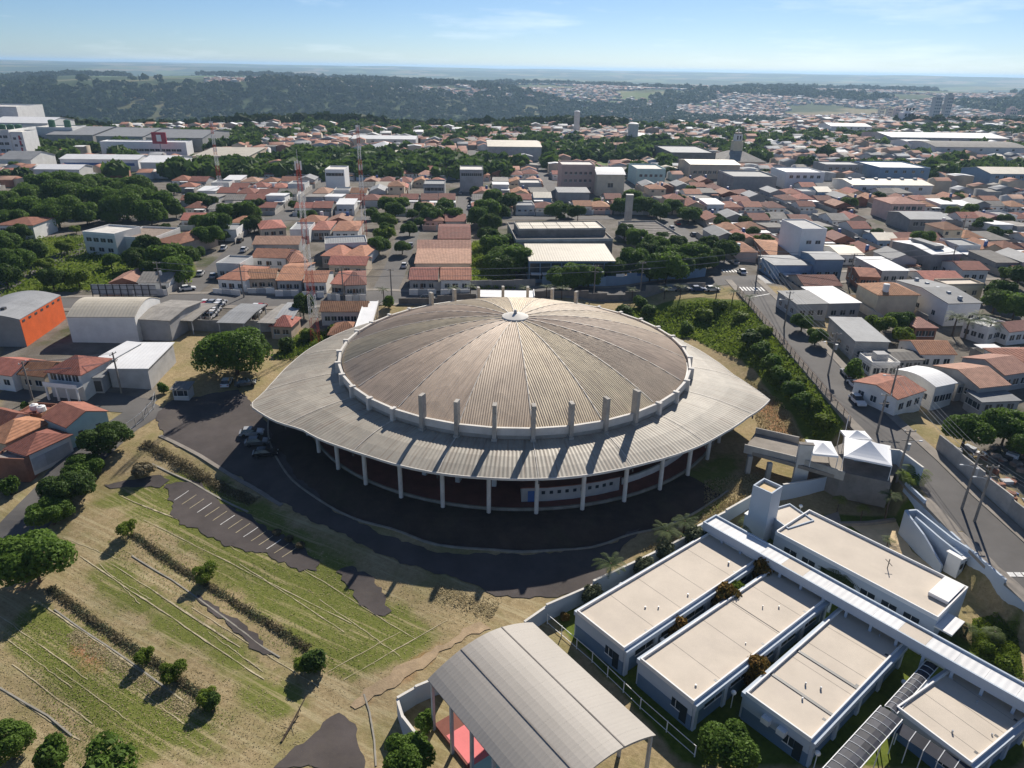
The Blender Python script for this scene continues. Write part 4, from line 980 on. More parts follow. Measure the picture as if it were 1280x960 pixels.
def tent(label, A, B, C, eave, rise, zb=4.2):
    a, b, c = (at(*q, zb+eave) for q in (A, B, C)); d = Vector((b.x-a.x, b.y-a.y)); L_ = d.length; d.normalize(); n = Vector((-d.y, d.x)); wv = Vector((c.x-b.x, c.y-b.y)).dot(n)
    cc = Vector((a.x, a.y))+d*L_/2+n*wv/2; t = thing('canopy_tent', label, 'tent', (cc.x, cc.y, zb), math.atan2(d.y, d.x)); l, w_ = L_/2, abs(wv)/2
    c4 = [(-l, -w_), (l, -w_), (l, w_), (-l, w_)]
    for i in range(4):                       # four sagging fabric panels
        p, q = c4[i], c4[(i+1) % 4]; mb = MB(); N_ = 6; rows = []
        for k in range(N_+1):
            f = k/N_; z = eave+rise*(f**1.25); r = []
            for j in range(5):
                g = j/4; x = (p[0]+(q[0]-p[0])*g)*(1-f); y = (p[1]+(q[1]-p[1])*g)*(1-f); r.append(len(mb.v)); mb.v.append((x, y, z))
            rows.append(r)
        for k in range(N_):
            for j in range(4): mb.f.append((rows[k][j], rows[k][j+1], rows[k+1][j+1], rows[k+1][j]))
        mb.build('fabric_panel', 'tarp', t)
        mb = MB(); mb.quad((*p, eave), (*q, eave), (*q, eave-.3), (*p, eave-.3)); mb.build('valance', 'tarp', t)
        MB().bar((*p, -.7), (*p, eave), .09).build('leg', 'white_steel', t)
    return t
tent('small white pyramid tent next to the concrete pillar', (1015,567), (1048,570), (1049,553), 2.4, .9, 3.6)
tent('large white pyramid tent over the bridge gate', (1055,570), (1115,582), (1117,558), 2.6, 1.8, 3.6)
tent('small white pyramid tent behind the large tent at the kerb', (1059,548), (1090,549), (1090,539), 2.5, .8, 3.8)
# gate rail at the street
gp = px((1052,560),(1058,533)); mbx = thing('gate', 'pale tubular gate beside the tents', 'gate', gp[0])
for i in range(3): MB().bar((0, 0, .3+i*.7), (gp[1].x-gp[0].x, gp[1].y-gp[0].y, gp[1].z-gp[0].z+.3+i*.7), .07).build('rail', 'white_steel', mbx)
for p in gp: MB().bar((p.x-gp[0].x, p.y-gp[0].y, p.z-gp[0].z-.2), (p.x-gp[0].x, p.y-gp[0].y, p.z-gp[0].z+2.2), .1).build('post', 'white_steel', mbx)
# covered ramps behind the arena
for A, B, wd, lab in (((464,377),(452,415),3.4,'narrow white covered walkway joining the back street to the arena'),):
    a, b = at(*A, 6.5), at(*B, 6.5); d = b-a; t = thing('covered_walkway', lab, 'walkway', (a.x, a.y, 0), math.atan2(d.y, d.x)); L_ = d.length
    MB().box(0, L_, -wd/2, wd/2, 6.35, 6.6).build('roof', 'white_sheet', t); 
    for s in (-1, 1): MB().box(0, L_, s*wd/2-.08, s*wd/2+.08, 6.1, 6.75).build('parapet', 'white_paint', t)
    for k in range(6):
        for s in (-1, 1): MB().box(L_*k/5-.15, L_*k/5+.15, s*(wd/2-.2)-.15, s*(wd/2-.2)+.15, 0, 6.3).build('post', 'pale_concrete', t)
a, b = at(596,371,7.0), at(668,372,7.0); t = thing('covered_walkway', 'wide white flat canopy behind the dome top at the back entrance', 'walkway', (a.x, a.y, 0), math.atan2(b.y-a.y, b.x-a.x)); L_ = (b-a).length
MB().box(0, L_, 0, 6, 6.8, 7.05).build('roof', 'white_paint', t)
for k in range(5): MB().box(L_*k/4-.15, L_*k/4+.15, .2, .6, 2, 6.8).build('post', 'pale_concrete', t)
for s in (0, 1): MB().box(s*L_-.1, s*L_+.1, 0, 6, 7.05, 7.5).build('parapet', 'white_paint', t)

# ================================================================== vegetation
def crown_np(lobes, n, leaf, seed, flat=.0, inner=.68):
    """leaf faces spread through the outer shell of the lobes; returns V, F (quads), tint"""
    g = np.random.default_rng(seed); lob = np.array(lobes); area = lob[:, 3]*lob[:, 3]*.7+lob[:, 3]*lob[:, 4]
    pick = g.choice(len(lob), n, p=area/area.sum()); d = g.normal(size=(n, 3)); d /= np.linalg.norm(d, axis=1)[:, None]
    d[:, 2] = np.where(d[:, 2] < -.6, -d[:, 2], d[:, 2])
    rad = np.stack([lob[pick, 3], lob[pick, 3], lob[pick, 4]], 1); q = g.uniform(inner, 1.06, n)[:, None]
    P_ = lob[pick, :3]+d*rad*q
    keep = np.ones(n, bool)
    for L_ in lob:
        e = ((P_[:, 0]-L_[0])**2+(P_[:, 1]-L_[1])**2)/L_[3]**2+((P_[:, 2]-L_[2])**2)/L_[4]**2; keep &= e > inner*inner*.8
    P_ = P_[keep]; d = d[keep]; m = len(P_); pk = pick[keep]
    nrm = d+g.normal(size=(m, 3))*.55; nrm /= np.linalg.norm(nrm, axis=1)[:, None]
    t = np.cross(nrm, g.normal(size=(m, 3))); t /= np.linalg.norm(t, axis=1)[:, None]; b = np.cross(nrm, t)
    s = leaf*g.uniform(.6, 1.35, m)[:, None]
    V = np.stack([P_-t*s, P_-b*s*.55+nrm*s*.12, P_+t*s, P_+b*s*.55+nrm*s*.12], 1).reshape(-1, 3); F = np.arange(m*4).reshape(m, 4)
    lt = g.uniform(0, 1, len(lob)); tint = np.clip(.25+.35*lt[pk]+g.normal(size=m)*.18, 0, 1)
    return V, F, tint
def trunk_mb(h, r, lobes, base=0.0, seed=0, lean=(0, 0)):
    rr = random.Random(seed); mb = MB(); fk = Vector((lean[0]*.5, lean[1]*.5, h*.3))
    mb.tube([(0, 0, -.4), (0, 0, .2), (fk.x*.5, fk.y*.5, h*.16), tuple(fk)], [r*1.4, r*1.05, r*.9, r*.75], 7)
    for L_ in lobes:
        e = Vector(L_[:3])*.92; m = fk.lerp(e, .5)+Vector((rr.uniform(-.3, .3), rr.uniform(-.3, .3), .3)); mb.tube([tuple(fk), tuple(m), tuple(e)], [r*.55, r*.34, r*.12], 5)
    return mb
TREE = {}
def tree_proto(key, h, rad, nl, leaves, leaf, lm, seed, tall=.5, r0=.22, trunk_h=None):
    rr = random.Random(seed); lob = []
    for i in range(nl):
        a = i*2.399+rr.random(); q = rad*(.62*math.sqrt((i+.4)/nl)); lr = rad*rr.uniform(.34, .52)
        lob.append((q*math.cos(a), q*math.sin(a), h*(.54 if tall < .6 else .5)+rr.uniform(-.5, .5)*h*.36-(q/rad)*h*.10, lr, lr*rr.uniform(.8, 1.05)))
    V, F, tint = crown_np(lob, leaves, leaf, seed)
    TREE[key] = (np_mesh('crown', V, F, lm, tint), trunk_mb(h, r0, lob, seed=seed).mesh('trunk', 'bark'), h, rad)
tree_proto('broad', 9, 5.2, 13, 9000, .42, 'leaf_green', 1)
tree_proto('broad2', 8, 4.6, 13, 16000, .27, 'leaf_green', 2)
tree_proto('huge', 12, 8.2, 26, 32000, .33, 'leaf_green', 9, .6, .4)
tree_proto('round', 6.5, 3.4, 11, 13000, .20, 'leaf_green', 3, .6)
tree_proto('dark', 8.5, 4.4, 12, 7500, .40, 'leaf_dark', 4, .6)
tree_proto('dark2', 7, 3.8, 11, 13000, .24, 'leaf_dark', 5, .55)
tree_proto('bright', 6, 3.6, 10, 6000, .32, 'leaf_bright', 6, .5)
tree_proto('small', 3.4, 1.7, 8, 3000, .13, 'leaf_bright', 7, .6, .07)
tree_proto('sparse', 6, 3.4, 12, 2600, .34, 'leaf_green', 8, .6, .14)
def bush_proto(key, rad, h, nl, leaves, leaf, lm, seed):
    rr = random.Random(seed); lob = []
    for i in range(nl):
        a = i*2.399; q = rad*.5*math.sqrt((i+.3)/nl); lob.append((q*math.cos(a), q*math.sin(a), h*.5+rr.uniform(-.12, .2)*h, rad*rr.uniform(.42, .6), h*rr.uniform(.38, .5)))
    V, F, tint = crown_np(lob, leaves, leaf, seed, inner=.6); V[:, 2] = np.maximum(V[:, 2], -.05)
    mb = MB()
    for L_ in lob[:5]: mb.tube([(0, 0, -.2), (L_[0]*.5, L_[1]*.5, h*.3), (L_[0], L_[1], L_[2])], [.06, .05, .02], 4)
    TREE[key] = (np_mesh('foliage', V, F, lm, tint), mb.mesh('stem', 'bark'), h, rad)
bush_proto('bush', 1.0, 1.6, 8, 2200, .15, 'leaf_green', 21)
bush_proto('greybush', 1.0, 1.7, 9, 2600, .14, 'leaf_grey', 22)
bush_proto('redbush', 1.0, 1.6, 8, 2400, .14, 'leaf_red', 23)
bush_proto('darkbush', 1.0, 1.5, 8, 2200, .16, 'leaf_dark', 24)
bush_proto('brightbush', 1.0, 1.3, 9, 2400, .16, 'leaf_bright', 25)
bush_proto('drybush', 1.0, .9, 8, 1600, .14, 'leaf_dry', 26)
def frond(mb_v, mb_f, base, az, length, droop, w_, seg=7, rise=.5):
    """one palm frond: a drooping rib with leaflets on both sides"""
    d = Vector((math.cos(az), math.sin(az), 0)); side = Vector((-d.y, d.x, 0)); pts = []
    for i in range(seg+1):
        f = i/seg; pts.append(base+d*length*f*(1-.18*f)+Vector((0, 0, rise*length*f-droop*length*f*f)))
    for i in range(seg):
        for s in (-1, 1):
            for h_ in (0, .5):
                a = pts[i].lerp(pts[i+1], h_); b = pts[i].lerp(pts[i+1], h_+.3); f = (i+h_)/seg
                l = w_*(.35+1.0*math.sin(math.pi*min(1, .12+f*.85))); tip = a+side*s*l+d*l*.55-Vector((0, 0, l*.35)); n = len(mb_v)
                mb_v += [tuple(a), tuple(b), tuple(tip), tuple(tip-d*.03)]; mb_f.append((n, n+1, n+2, n+3))
    return pts
def palm_proto(key, h, nf, length, w_, lm, seed, r0=.16, rise=.55, droop=.95):
    rr = random.Random(seed); v, f = [], []
    for i in range(nf): frond(v, f, Vector((0, 0, h)), i*2.399+rr.random()*.3, length*rr.uniform(.8, 1.1), droop*rr.uniform(.7, 1.25), w_, rise=rise*rr.uniform(.6, 1.5))
    me = np_mesh('fronds', np.array(v), np.array(f), lm, np.random.default_rng(seed).uniform(.1, .9, len(f)))
    TREE[key] = (me, MB().tube([(0, 0, -.3), (0, 0, h*.3), (.06, 0, h*.7), (0, 0, h+.1)], [r0*1.3, r0, r0*.85, r0*.7], 7).mesh('trunk', 'bark'), h, length)
palm_proto('palm', 3.7, 15, 3.0, .34, 'leaf_palm', 31, rise=.38, droop=.5)
palm_proto('palm2', 5.6, 14, 2.6, .34, 'leaf_palm', 32, rise=.38, droop=.5)
palm_proto('palm_low', 1.4, 16, 1.9, .4, 'leaf_palm', 33)
palm_proto('palm_yellow', 2.6, 12, 1.3, .32, 'leaf_yellow', 34, .08)
palm_proto('banana', .8, 12, 2.6, .9, 'leaf_bright', 35, .12, 1.2, 1.1)
NT = [0]
def plant(kind, p, label, scale=1.0, cat='tree', name=None, group=None, sz=None, rz=None):
    me, tr, h, rad = TREE[kind]; NT[0] += 1
    nm = name or {'palm': 'palm_tree', 'palm2': 'palm_tree', 'palm_low': 'palm_tree', 'palm_yellow': 'palm_tree', 'banana': 'banana_plant'}.get(kind, 'shrub' if 'bush' in kind else 'tree')
    t = thing(nm, label, cat, (p[0], p[1], H(p[0], p[1])), random.random()*6.28 if rz is None else rz, group); t.scale = (scale, scale, sz or scale)
    put(me.name, me, t); put(tr.name, tr, t); return t
def plant_px(kind, x, y, label, scale=1.0, up=0.0, **k): return plant(kind, G(x, y, up), label, scale, **k)
# --- trees and shrubs of the field and the west street
plant_px('huge', 297, 468, 'huge dense round tree shading the cars by the arena', 1.0, sz=.92)
for i, (x, y, s) in enumerate([(138,566,.98),(112,600,.95),(90,628,.92),(68,655,.9)]):
    plant_px(('dark2','round','dark2','round')[i], x, y, ('dense dark tree in the street hedge next to the car park gate','rounded green tree second from the gate in the street hedge','dense dark tree third from the gate in the street hedge','rounded green tree at the downhill end of the street hedge')[i], s*1.1, sz=s*.85)
plant_px('broad2', 50, 728, 'broad tree at the field corner casting a long shadow downhill', 1.1, sz=1.05)
for i, (x, y, s, lab) in enumerate([(161,670,1.0,'small tree at the top end of the upper rubble row'),(258,727,1.05,'small tree halfway along the upper rubble row'),(183,828,.8,'thin sapling at the middle of the lower rubble row'),(218,850,.95,'small bushy sapling on the lower rubble row beside another'),(260,880,.8,'small sapling at the bottom end of the lower rubble row'),(378,838,.75,'small sapling beside dark bush at the end of the upper row')]):
    plant_px('small', x, y, lab, s, name='young_tree')
plant_px('darkbush', 393, 838, 'dark spreading bush at the lower end of the upper rubble row', 1.6, cat='shrub')
plant_px('darkbush', 265, 884, 'dark low bush at the foot of the lower rubble row', 1.1, cat='shrub')
plant_px('drybush', 180, 594, 'dry spreading shrub beside the grassed parking strip', 2.0, cat='shrub')
for i, (x, y) in enumerate([(346,668),(362,676),(376,684)]): plant_px('drybush', x, y, 'small pale shrub in the row splitting the parking bays', .75, cat='shrub', group='pale shrubs between parking bays')
plant_px('round', 18, 948, 'bushy green tree at the lowest corner of the field', .75)
plant_px('sparse', 136, 985, 'open-crowned tree with visible limbs below the field', .95)
plant_px('bush', 70, 958, 'low dark green bush between the two field-corner trees', 1.8, cat='shrub')
plant_px('round', 506, 948, 'leafy green tree against the wall of the vaulted roof', .85, up=2.5)
plant_px('bush', 532, 912, 'yellow-green bush growing beside the vaulted court wall', 1.2, cat='shrub')
# bare fallen branch
p0 = G(352, 928); fb = thing('fallen_branch', 'bare dark fallen branch lying on the driveway edge', 'branch', (p0.x, p0.y, p0.z)); q = G(384, 880)
MB().tube([(0, 0, .1), ((q.x-p0.x)*.5, (q.y-p0.y)*.5+.3, .5), (q.x-p0.x, q.y-p0.y, q.z-p0.z+1.2)], [.12, .1, .05], 6).build('limb', 'bark', fb)
for k in range(5):
    f = .15+.15*k; b0 = Vector(((q.x-p0.x)*f, (q.y-p0.y)*f, .3)); MB().tube([tuple(b0), tuple(b0+Vector((random.uniform(-1.2, 1.2), random.uniform(-.6, 1), .5)))], [.05, .02], 4).build('twig', 'bark', fb)
# --- school shrubs and palms
for i, (x, y, s) in enumerate([(740,746,1.5),(805,712,1.6),(832,692,1.6),(868,675,1.9)]):
    plant_px('greybush', x, y, ('round grey-green shrub at the near end of the first pavilion','round grey-green shrub beside the tallest garden palm','round grey-green shrub third along the boundary wall','large round grey-green shrub below the pair of palms')[i], s, up=1.5, cat='shrub')
for x, y, s, lab in ((955,714,2.2,'reddish bush at the corridor end of the first alley'),(907,749,2.3,'large orange-tinged bush halfway along the first alley'),(850,784,2.0,'small reddish bush at the outer end of the first alley'),(945,841,2.3,'orange-tinged bush in the second alley near the third pavilion')): plant_px('redbush', x, y, lab, s*.85, up=2.3, cat='shrub', sz=s*1.05)
plant_px('brightbush', 921, 741, 'bright green bush joined to the orange-tinged alley bush', 1.4, up=1.6, cat='shrub', sz=2.2)
plant_px('round', 910, 926, 'dense round clipped tree in front of the school lawn', .9, up=3.0, sz=.85)
plant_px('palm', 761, 733, 'feathery palm standing alone outside the first pavilion', 1.0); plant_px('palm', 831, 690, 'taller feathery palm of the pair above the round shrubs', .95); plant_px('palm', 853, 676, 'second feathery palm of the pair above the round shrubs', .9)
plant_px('palm_low', 936, 664, 'low palm in the courtyard below the school tower', 1.1)
for i, (x, y, s) in enumerate([(1043,718,1.7),(1057,720,1.9),(1069,712,1.6)]): plant_px('palm_low', x, y, ('dense low palm of the clump beside the corridor, on its west side','largest low palm of the clump beside the corridor','dense low palm of the clump beside the corridor, nearest the long block')[i], s, up=2.2)
plant_px('palm_yellow', 1046, 640, 'thin yellow palm in the red-earth garden by the stepped wall', 1.0); plant_px('palm_yellow', 1075, 652, 'thin yellow palm at the edge of the red-earth garden', 1.0)
plant_px('palm2', 1105, 652, 'tall grey palm between the sand court and the bridge', .85); plant_px('palm2', 1105, 695, 'palm casting a star-shaped shadow on the sand court', .5)
plant_px('banana', 1134, 622, 'leafy banana clump beside the street retaining wall', 1.0)
for x, y, s, lab in ((1180,800,.8,'low palm beside the porch of the long block'),(1206,795,.9,'low palm on the lawn below the long block'),(1240,800,.9,'bushy low palm in the corner lawn'),(1212,830,.7,'low palm beside the garden wall end')): plant_px('palm_low', x, y, lab, s)
for x, y, s, lab in ((1232,815,1.0,'bright bush on the corner lawn'),(1255,835,1.1,'leafy bush on the corner lawn by the garden wall'),(1115,752,.7,'thin bush against the long block wall')): plant_px('brightbush', x, y, lab, s, cat='shrub')
plant_px('redbush', 706, 776, 'small reddish shrub at the lawn corner of the first pavilion', .7, cat='shrub')
# --- embankment shrubs
for i, (x, y, k, s) in enumerate([(938,430,'darkbush',2.6),(950,446,'bush',2.6),(963,464,'bush',2.6),(975,478,'bush',2.4),(988,496,'bush',2.4),(1000,512,'bush',2.2),(1030,530,'brightbush',2.0),(858,416,'bush',2.0),(880,398,'brightbush',2.6),(925,400,'brightbush',2.4),(780,396,'darkbush',2.4),(810,393,'bush',2.4),(800,385,'bush',2.2),(955,418,'brightbush',2.2),(1000,480,'brightbush',1.4),(1020,508,'brightbush',1.3),(900,385,'brightbush',2.2)]):
    col_ = {'darkbush': 'dark', 'bush': 'mid-green', 'brightbush': 'bright'}[k]
    plant_px(k, x, y, '%s leafy shrub on the grassy embankment below the street fence' % col_, s, cat='shrub', group='%s shrubs on the embankment' % col_, sz=s*random.uniform(.55, .8))
for x, y in ((915,378),(935,385),(895,372),(1020,0)):
    if y: plant_px('palm', x, y, 'young palm at the top of the embankment by the back street', .8, group='palms along the back street')
for x, y in ((588,372),(567,374),(655,374),(683,372),(702,374),(790,376),(830,374),(850,372),(480,376)): plant_px('palm', x, y, 'young palm along the back street wall behind the dome', .85, group='palms behind the dome')
plant_px('bush', 486, 385, 'leafy bush beside the covered walkway behind the arena', 1.8, cat='shrub')
plant_px('darkbush', 360, 440, 'dark shrub between the huge tree and the arena roof', 2.0, cat='shrub'); plant_px('brightbush', 385, 425, 'bright weedy bush at the foot of the near mast', 2.0, cat='shrub'); plant_px('brightbush', 420, 418, 'bright weedy bush between the near mast and the tiled house', 1.8, cat='shrub')
plant_px('dark2', 380, 398, 'dark slender tree beside the near mast', .7, sz=1.0)
# --- trees on the east side
for x, y, k, s, lab in ((1001,415,'round',.8,'dark street tree on the east pavement, uphill of the pair'),(1018,432,'round',.75,'dark street tree on the east pavement, downhill of the pair'),(1066,475,'bush',2.2,'grey street tree on the east pavement before the aqua wall'),
    (1202,560,'round',1.15,'big green tree inside the rubble yard wall'),(1252,556,'broad2',.9,'broad green tree behind the rubble yard'),(1278,575,'round',.9,'green tree at the end of the rubble yard'),
    (1095,420,'bright',.9,'bright tree in the garden behind the grey shed'),(1120,415,'broad2',.72,'broad tree between the grey shed and the long white warehouse'),(1128,432,'bright',.75,'bright shrub-like tree beside the low brown house'),
    (1240,392,'dark',.85,'dark tree beyond the long white warehouse'),(1265,400,'broad',.85,'broad dark tree next to the long white warehouse end'),(1255,350,'round',.75,'round dark tree by the eastern cross street'),(1190,338,'dark2',.6,'dark tree behind the large grey shed')):
    plant_px(k, x, y, lab, s)
for x, y in ((1190,420),(1205,425),(1218,418),(1232,428)): plant_px('palm', x, y, 'feathery palm in the cluster below the long white warehouse', 1.25, group='palms by the warehouse')
plant_px('bush', 1158, 478, 'dark bush beside the small white shed roof', 1.2, cat='shrub')
plant_px('bush', 1160, 505, 'dark tree-like bush in front of the red tiled corner house', 1.6, cat='shrub')
# --- left small street bushes
plant_px('bush', 70, 520, 'round street bush before the small tiled houses', 1.3, cat='shrub') if False else None
for x, y, s, lab in ((17,482,1.2,'round dark bush in front of the western tiled house'),(71,572,1.2,'clipped dark bush on the west pavement by the aqua house'),(14,618,1.6,'dark street tree beside the brick garage on the west street'),(32,512,.9,'small round bush on the western side street'),(205,492,1.2,'bright bush at the car park gate hut'),(88,482,.8,'small dark bush at the veranda of the tiled house')): plant_px('bush', x, y, lab, s, cat='shrub')
# --- rows of rubble and dry scrub on the terraces (nobody could count the sticks)
def scrub(name, label, a, b, wd, n, leaf, lm, hh, seed):
    g = np.random.default_rng(seed); P0, P1 = G(*a), G(*b); f = g.uniform(0, 1, n); x = P0.x+(P1.x-P0.x)*f; y = P0.y+(P1.y-P0.y)*f
    d = Vector((P1.x-P0.x, P1.y-P0.y)).normalized(); o_ = g.normal(size=n)*wd*.4; x = x-d.y*o_; y = y+d.x*o_
    top = hh*np.clip(1-(o_/wd)**2, .1, 1)*(.55+.45*np.sin(f*37+seed)); z = np.array([H(X, Y) for X, Y in zip(x, y)])+g.uniform(0, 1, n)*top
    P_ = np.stack([x, y, z], 1); nr = g.normal(size=(n, 3)); nr[:, 2] = np.abs(nr[:, 2])+(2.0 if lm == 'straw' else 0); nr /= np.linalg.norm(nr, axis=1)[:, None]; t = np.cross(nr, g.normal(size=(n, 3))); t /= np.linalg.norm(t, axis=1)[:, None]; bb = np.cross(nr, t); s = leaf*g.uniform(.5, 1.5, n)[:, None]
    V = np.stack([P_-t*s, P_-bb*s*.35, P_+t*s, P_+bb*s*.35], 1).reshape(-1, 3)
    put(name, np_mesh(name, V, np.arange(n*4).reshape(n, 4), lm, g.uniform(0, 1, n)), label=label, cat='scrub', kind='stuff')
scrub('scrub', 'dark row of dead scrub and rubble below the car park', (180,555), (318,628), 1.5, 6000, .17, 'leaf_dry', .7, 1)
scrub('weedy_scrub', 'green weeds mixed into the upper scrub row', (165,668), (385,812), .9, 3000, .13, 'leaf_grey', .5, 12)
scrub('weedy_scrub', 'green weeds mixed into the lower scrub row', (62,735), (268,880), .9, 3000, .13, 'leaf_grey', .5, 13)
scrub('scrub', 'upper dark row of dead scrub between the grass terraces', (165,668), (385,812), .8, 4500, .15, 'leaf_dry', .45, 2)
scrub('scrub', 'lower dark row of dead scrub between the grass terraces', (62,735), (268,880), .8, 4500, .15, 'leaf_dry', .45, 3)
scrub('scrub', 'tangle of dry weeds beside the shadow of the arena', (540,738), (620,765), 2.5, 2200, .14, 'straw', .25, 4)
scrub('straw_litter', 'pale straw litter scattered along the lower terrace', (90,790), (240,890), 1.6, 5000, .16, 'straw', .1, 5)
# weeds on the slopes
def tufts(name, label, polys, n, leaf, lm, seed, hh=.5, flat=.6):
    g = np.random.default_rng(seed); X = []; Y = []
    for poly in polys:
        w_ = W(*poly); xs = [p[0] for p in w_]; ys = [p[1] for p in w_]; x = g.uniform(min(xs), max(xs), n); y = g.uniform(min(ys), max(ys), n); k = in_poly(x, y, w_); X.append(x[k]); Y.append(y[k])
    x = np.concatenate(X); y = np.concatenate(Y); n = len(x); z = np.array([H(a, b) for a, b in zip(x, y)])
    P_ = np.stack([x, y, z+g.uniform(.05, hh, n)], 1); nr = g.normal(size=(n, 3)); nr[:, 2] = nr[:, 2]*.6 if flat == .6 else flat+np.abs(nr[:, 2]); nr /= np.linalg.norm(nr, axis=1)[:, None]; t = np.cross(nr, g.normal(size=(n, 3))); t /= np.linalg.norm(t, axis=1)[:, None]; bb = np.cross(nr, t); s = leaf*g.uniform(.5, 1.5, n)[:, None]
    V = np.stack([P_-t*s, P_-bb*s*.5, P_+t*s, P_+bb*s*.5], 1).reshape(-1, 3)
    put(name, np_mesh(name, V, np.arange(n*4).reshape(n, 4), lm, np.clip(.5+.3*np.sin(x*.4)*np.sin(y*.33)+g.normal(size=n)*.2, 0, 1)), label=label, cat='weeds', kind='stuff')
tufts('weeds', 'bright weeds covering the embankment below the street', [[(770,392),(880,376),(932,380),(1056,540),(1015,548),(935,455),(870,425),(780,420)]], 30000, .28, 'leaf_bright', 11, .7)
tufts('lawn', 'short green grass of the corner lawn by the school', [[(1215,775),(1245,765),(1280,765),(1280,850),(1215,815)]], 9000, .14, 'leaf_bright', 12, .2)
tufts('weeds', 'overgrown bright lot beside the tiled houses behind the arena', [[(590,305),(640,300),(645,362),(590,362)]], 8000, .35, 'leaf_bright', 13, .9)
tufts('weeds', 'overgrown green vacant land of the western park', [[(0,300),(225,290),(240,355),(0,372)]], 16000, .4, 'leaf_bright', 14, .9)
tufts('weeds', 'weeds between the near mast and the arena roof', [[(340,450),(360,425),(450,405),(440,425),(400,450)]], 5000, .25, 'leaf_bright', 15, .7)
tufts('dry_grass', 'dry grass clumps on the slope beside the bridge', [[(930,470),(975,500),(1005,555),(950,545)], [(880,600),(960,590),(940,625),(880,650)], [(800,690),(880,640),(930,620),(860,680)]], 5000, .15, 'straw', 16, .25)
tufts('dry_grass', 'dry grass clumps across the open field', [[(200,590),(600,740),(600,790),(440,890),(60,760),(130,640)], [(0,760),(330,860),(420,960),(0,960)]], 16000, .08, 'straw', 17, .05, 2.5)
tufts('grass', 'green grass blades across the open field', [[(200,610),(430,720),(540,800),(420,850),(120,690)], [(0,790),(80,760),(300,900),(100,960)]], 16000, .08, 'leaf_bright', 18, .05, 2.5)

# ================================================================== houses and sheds near the site
EXC = []                                     # footprints already taken (centre, half sizes, yaw)
def B_(name, label, cat, A, B, C, eave, kind, rise, wall, roof, **k):
    t, rc = bldg(name, label, cat, A, B, C, eave, kind, rise, wall, roof, **k); ctr, L_, W_, yaw, zg = rc; EXC.append((ctr.x, ctr.y, L_/2+1.5, W_/2+1.5, yaw)); return t, rc
ws1 = [('s', 2, 1.0, 1.3, 1.1, 'glass')]; ws2 = [('s', 3, 1.0, 1.2, 1.1, 'glass'), ('w', 2, 1.0, 1.2, 1.1, 'glass')]
# ---- west
t, rc = B_('warehouse', 'grey-roofed warehouse with a bright orange side wall', 'warehouse', (24,399), (75,369), (20,362), 6.2, 'vault', 1.2, 'wall_grey', 'grey_sheet', ov=.1)
ctr, L_, W_, yaw, zg = rc
MB().box(-L_/2, L_/2, -W_/2-.06, -W_/2-.01, -.3, 6.15).build('side_cladding', 'orange_paint', t)
for k in range(7): MB().box(-.5, .5, -W_/2-.12, -W_/2-.03, 0, .5).build('vent', 'dark_metal', t, loc=(-L_/2+L_*(k+.5)/7, 0, 5.2))
for k in range(2): MB().box(-.5, .5, -.4, .4, 0, .7).build('roof_vent', 'dark_metal', t, loc=(-L_*.3, -W_*.12+W_*.2*k, 7.1))
t, rc = B_('warehouse', 'white vaulted warehouse with cream arched roof beside the orange one', 'warehouse', (83,396), (168,396), (186,373), 6.0, 'vault', 2.0, 'wall_white', 'cream_sheet', ov=.1)
B_('shed', 'shed with rusty brown corrugated roof beside the white vaulted warehouse', 'shed', (172,398), (211,400), (234,376), 5.0, 'gable', .7, 'wall_grey', 'fibro_sheet')
for A, B, C, lab in (((216,400),(240,401),(257,379),'mossy grey carport roof beside the brown corrugated shed'), ((271,403),(305,404),(325,380),'pale grey carport roof between two rows of parked cars'), ((322,403),(342,404),(355,380),'dark grey carport roof east of the parked cars'), ((344,398),(366,398),(378,378),'light grey carport roof next to the near mast')):
    ctr, L_, W_, yaw, zg = rect_from_roof(A, B, C, 3.4); t = thing('carport', lab, 'carport', (ctr.x, ctr.y, zg), yaw); EXC.append((ctr.x, ctr.y, L_/2, W_/2, yaw))
    roof_mesh('gable', L_, W_, 3.4, .35, .1).build('roof', 'fibro_sheet' if 'dark' in lab or 'mossy' in lab else 'grey_sheet', t)
    for x in (-L_/2+.3, L_/2-.3):
        for k in range(4): MB().box(x-.1, x+.1, -W_/2+.3+(W_-.6)*k/3-.1, -W_/2+.3+(W_-.6)*k/3+.1, -.3, 3.3).build('post', 'grey_metal', t)
wall_px('yard_wall', 'long weathered block wall below the carports', [(205,412),(260,414),(320,415),(345,414)], 2.8, .25, 'yard_block')
B_('house', 'small orange-tiled house between the carports and the huge tree', 'house', (338,406), (363,407), (368,396), 3.2, 'hip', 1.5, 'wall_cream', 'tile_roof', wins=ws1)
B_('house', 'long tiled house backing on the covered walkway', 'house', (401,388), (457,388), (459,378), 3.6, 'gable', 1.4, 'wall_white', 'tile_roof', wins=[('s', 6, 1.0, 1.2, 1.1, 'glass')])
B_('house', 'low hip-roofed tiled house beside the near mast foot', 'house', (411,417), (449,417), (452,403), 3.0, 'hip', 1.7, 'wall_white', 'tile_roof', wins=ws1)
B_('shed', 'open-fronted shed with bright white roof on the west side street', 'shed', (135,460), (184,460), (202,431), 4.0, 'shed', .5, 'wall_grey', 'white_sheet', ov=.3)
B_('shed', 'white roof sheet behind the open-fronted shed', 'shed', (122,447), (140,449), (152,428), 4.4, 'shed', .4, 'wall_grey', 'white_sheet', ov=.2)
B_('garage', 'grey metal garage roof beside the two-storey tiled house', 'garage', (103,471), (126,471), (137,456), 3.2, 'shed', .2, 'wall_grey', 'grey_sheet', wins=[('s', 1, .1, 3.0, 2.2, 'dark_metal')])
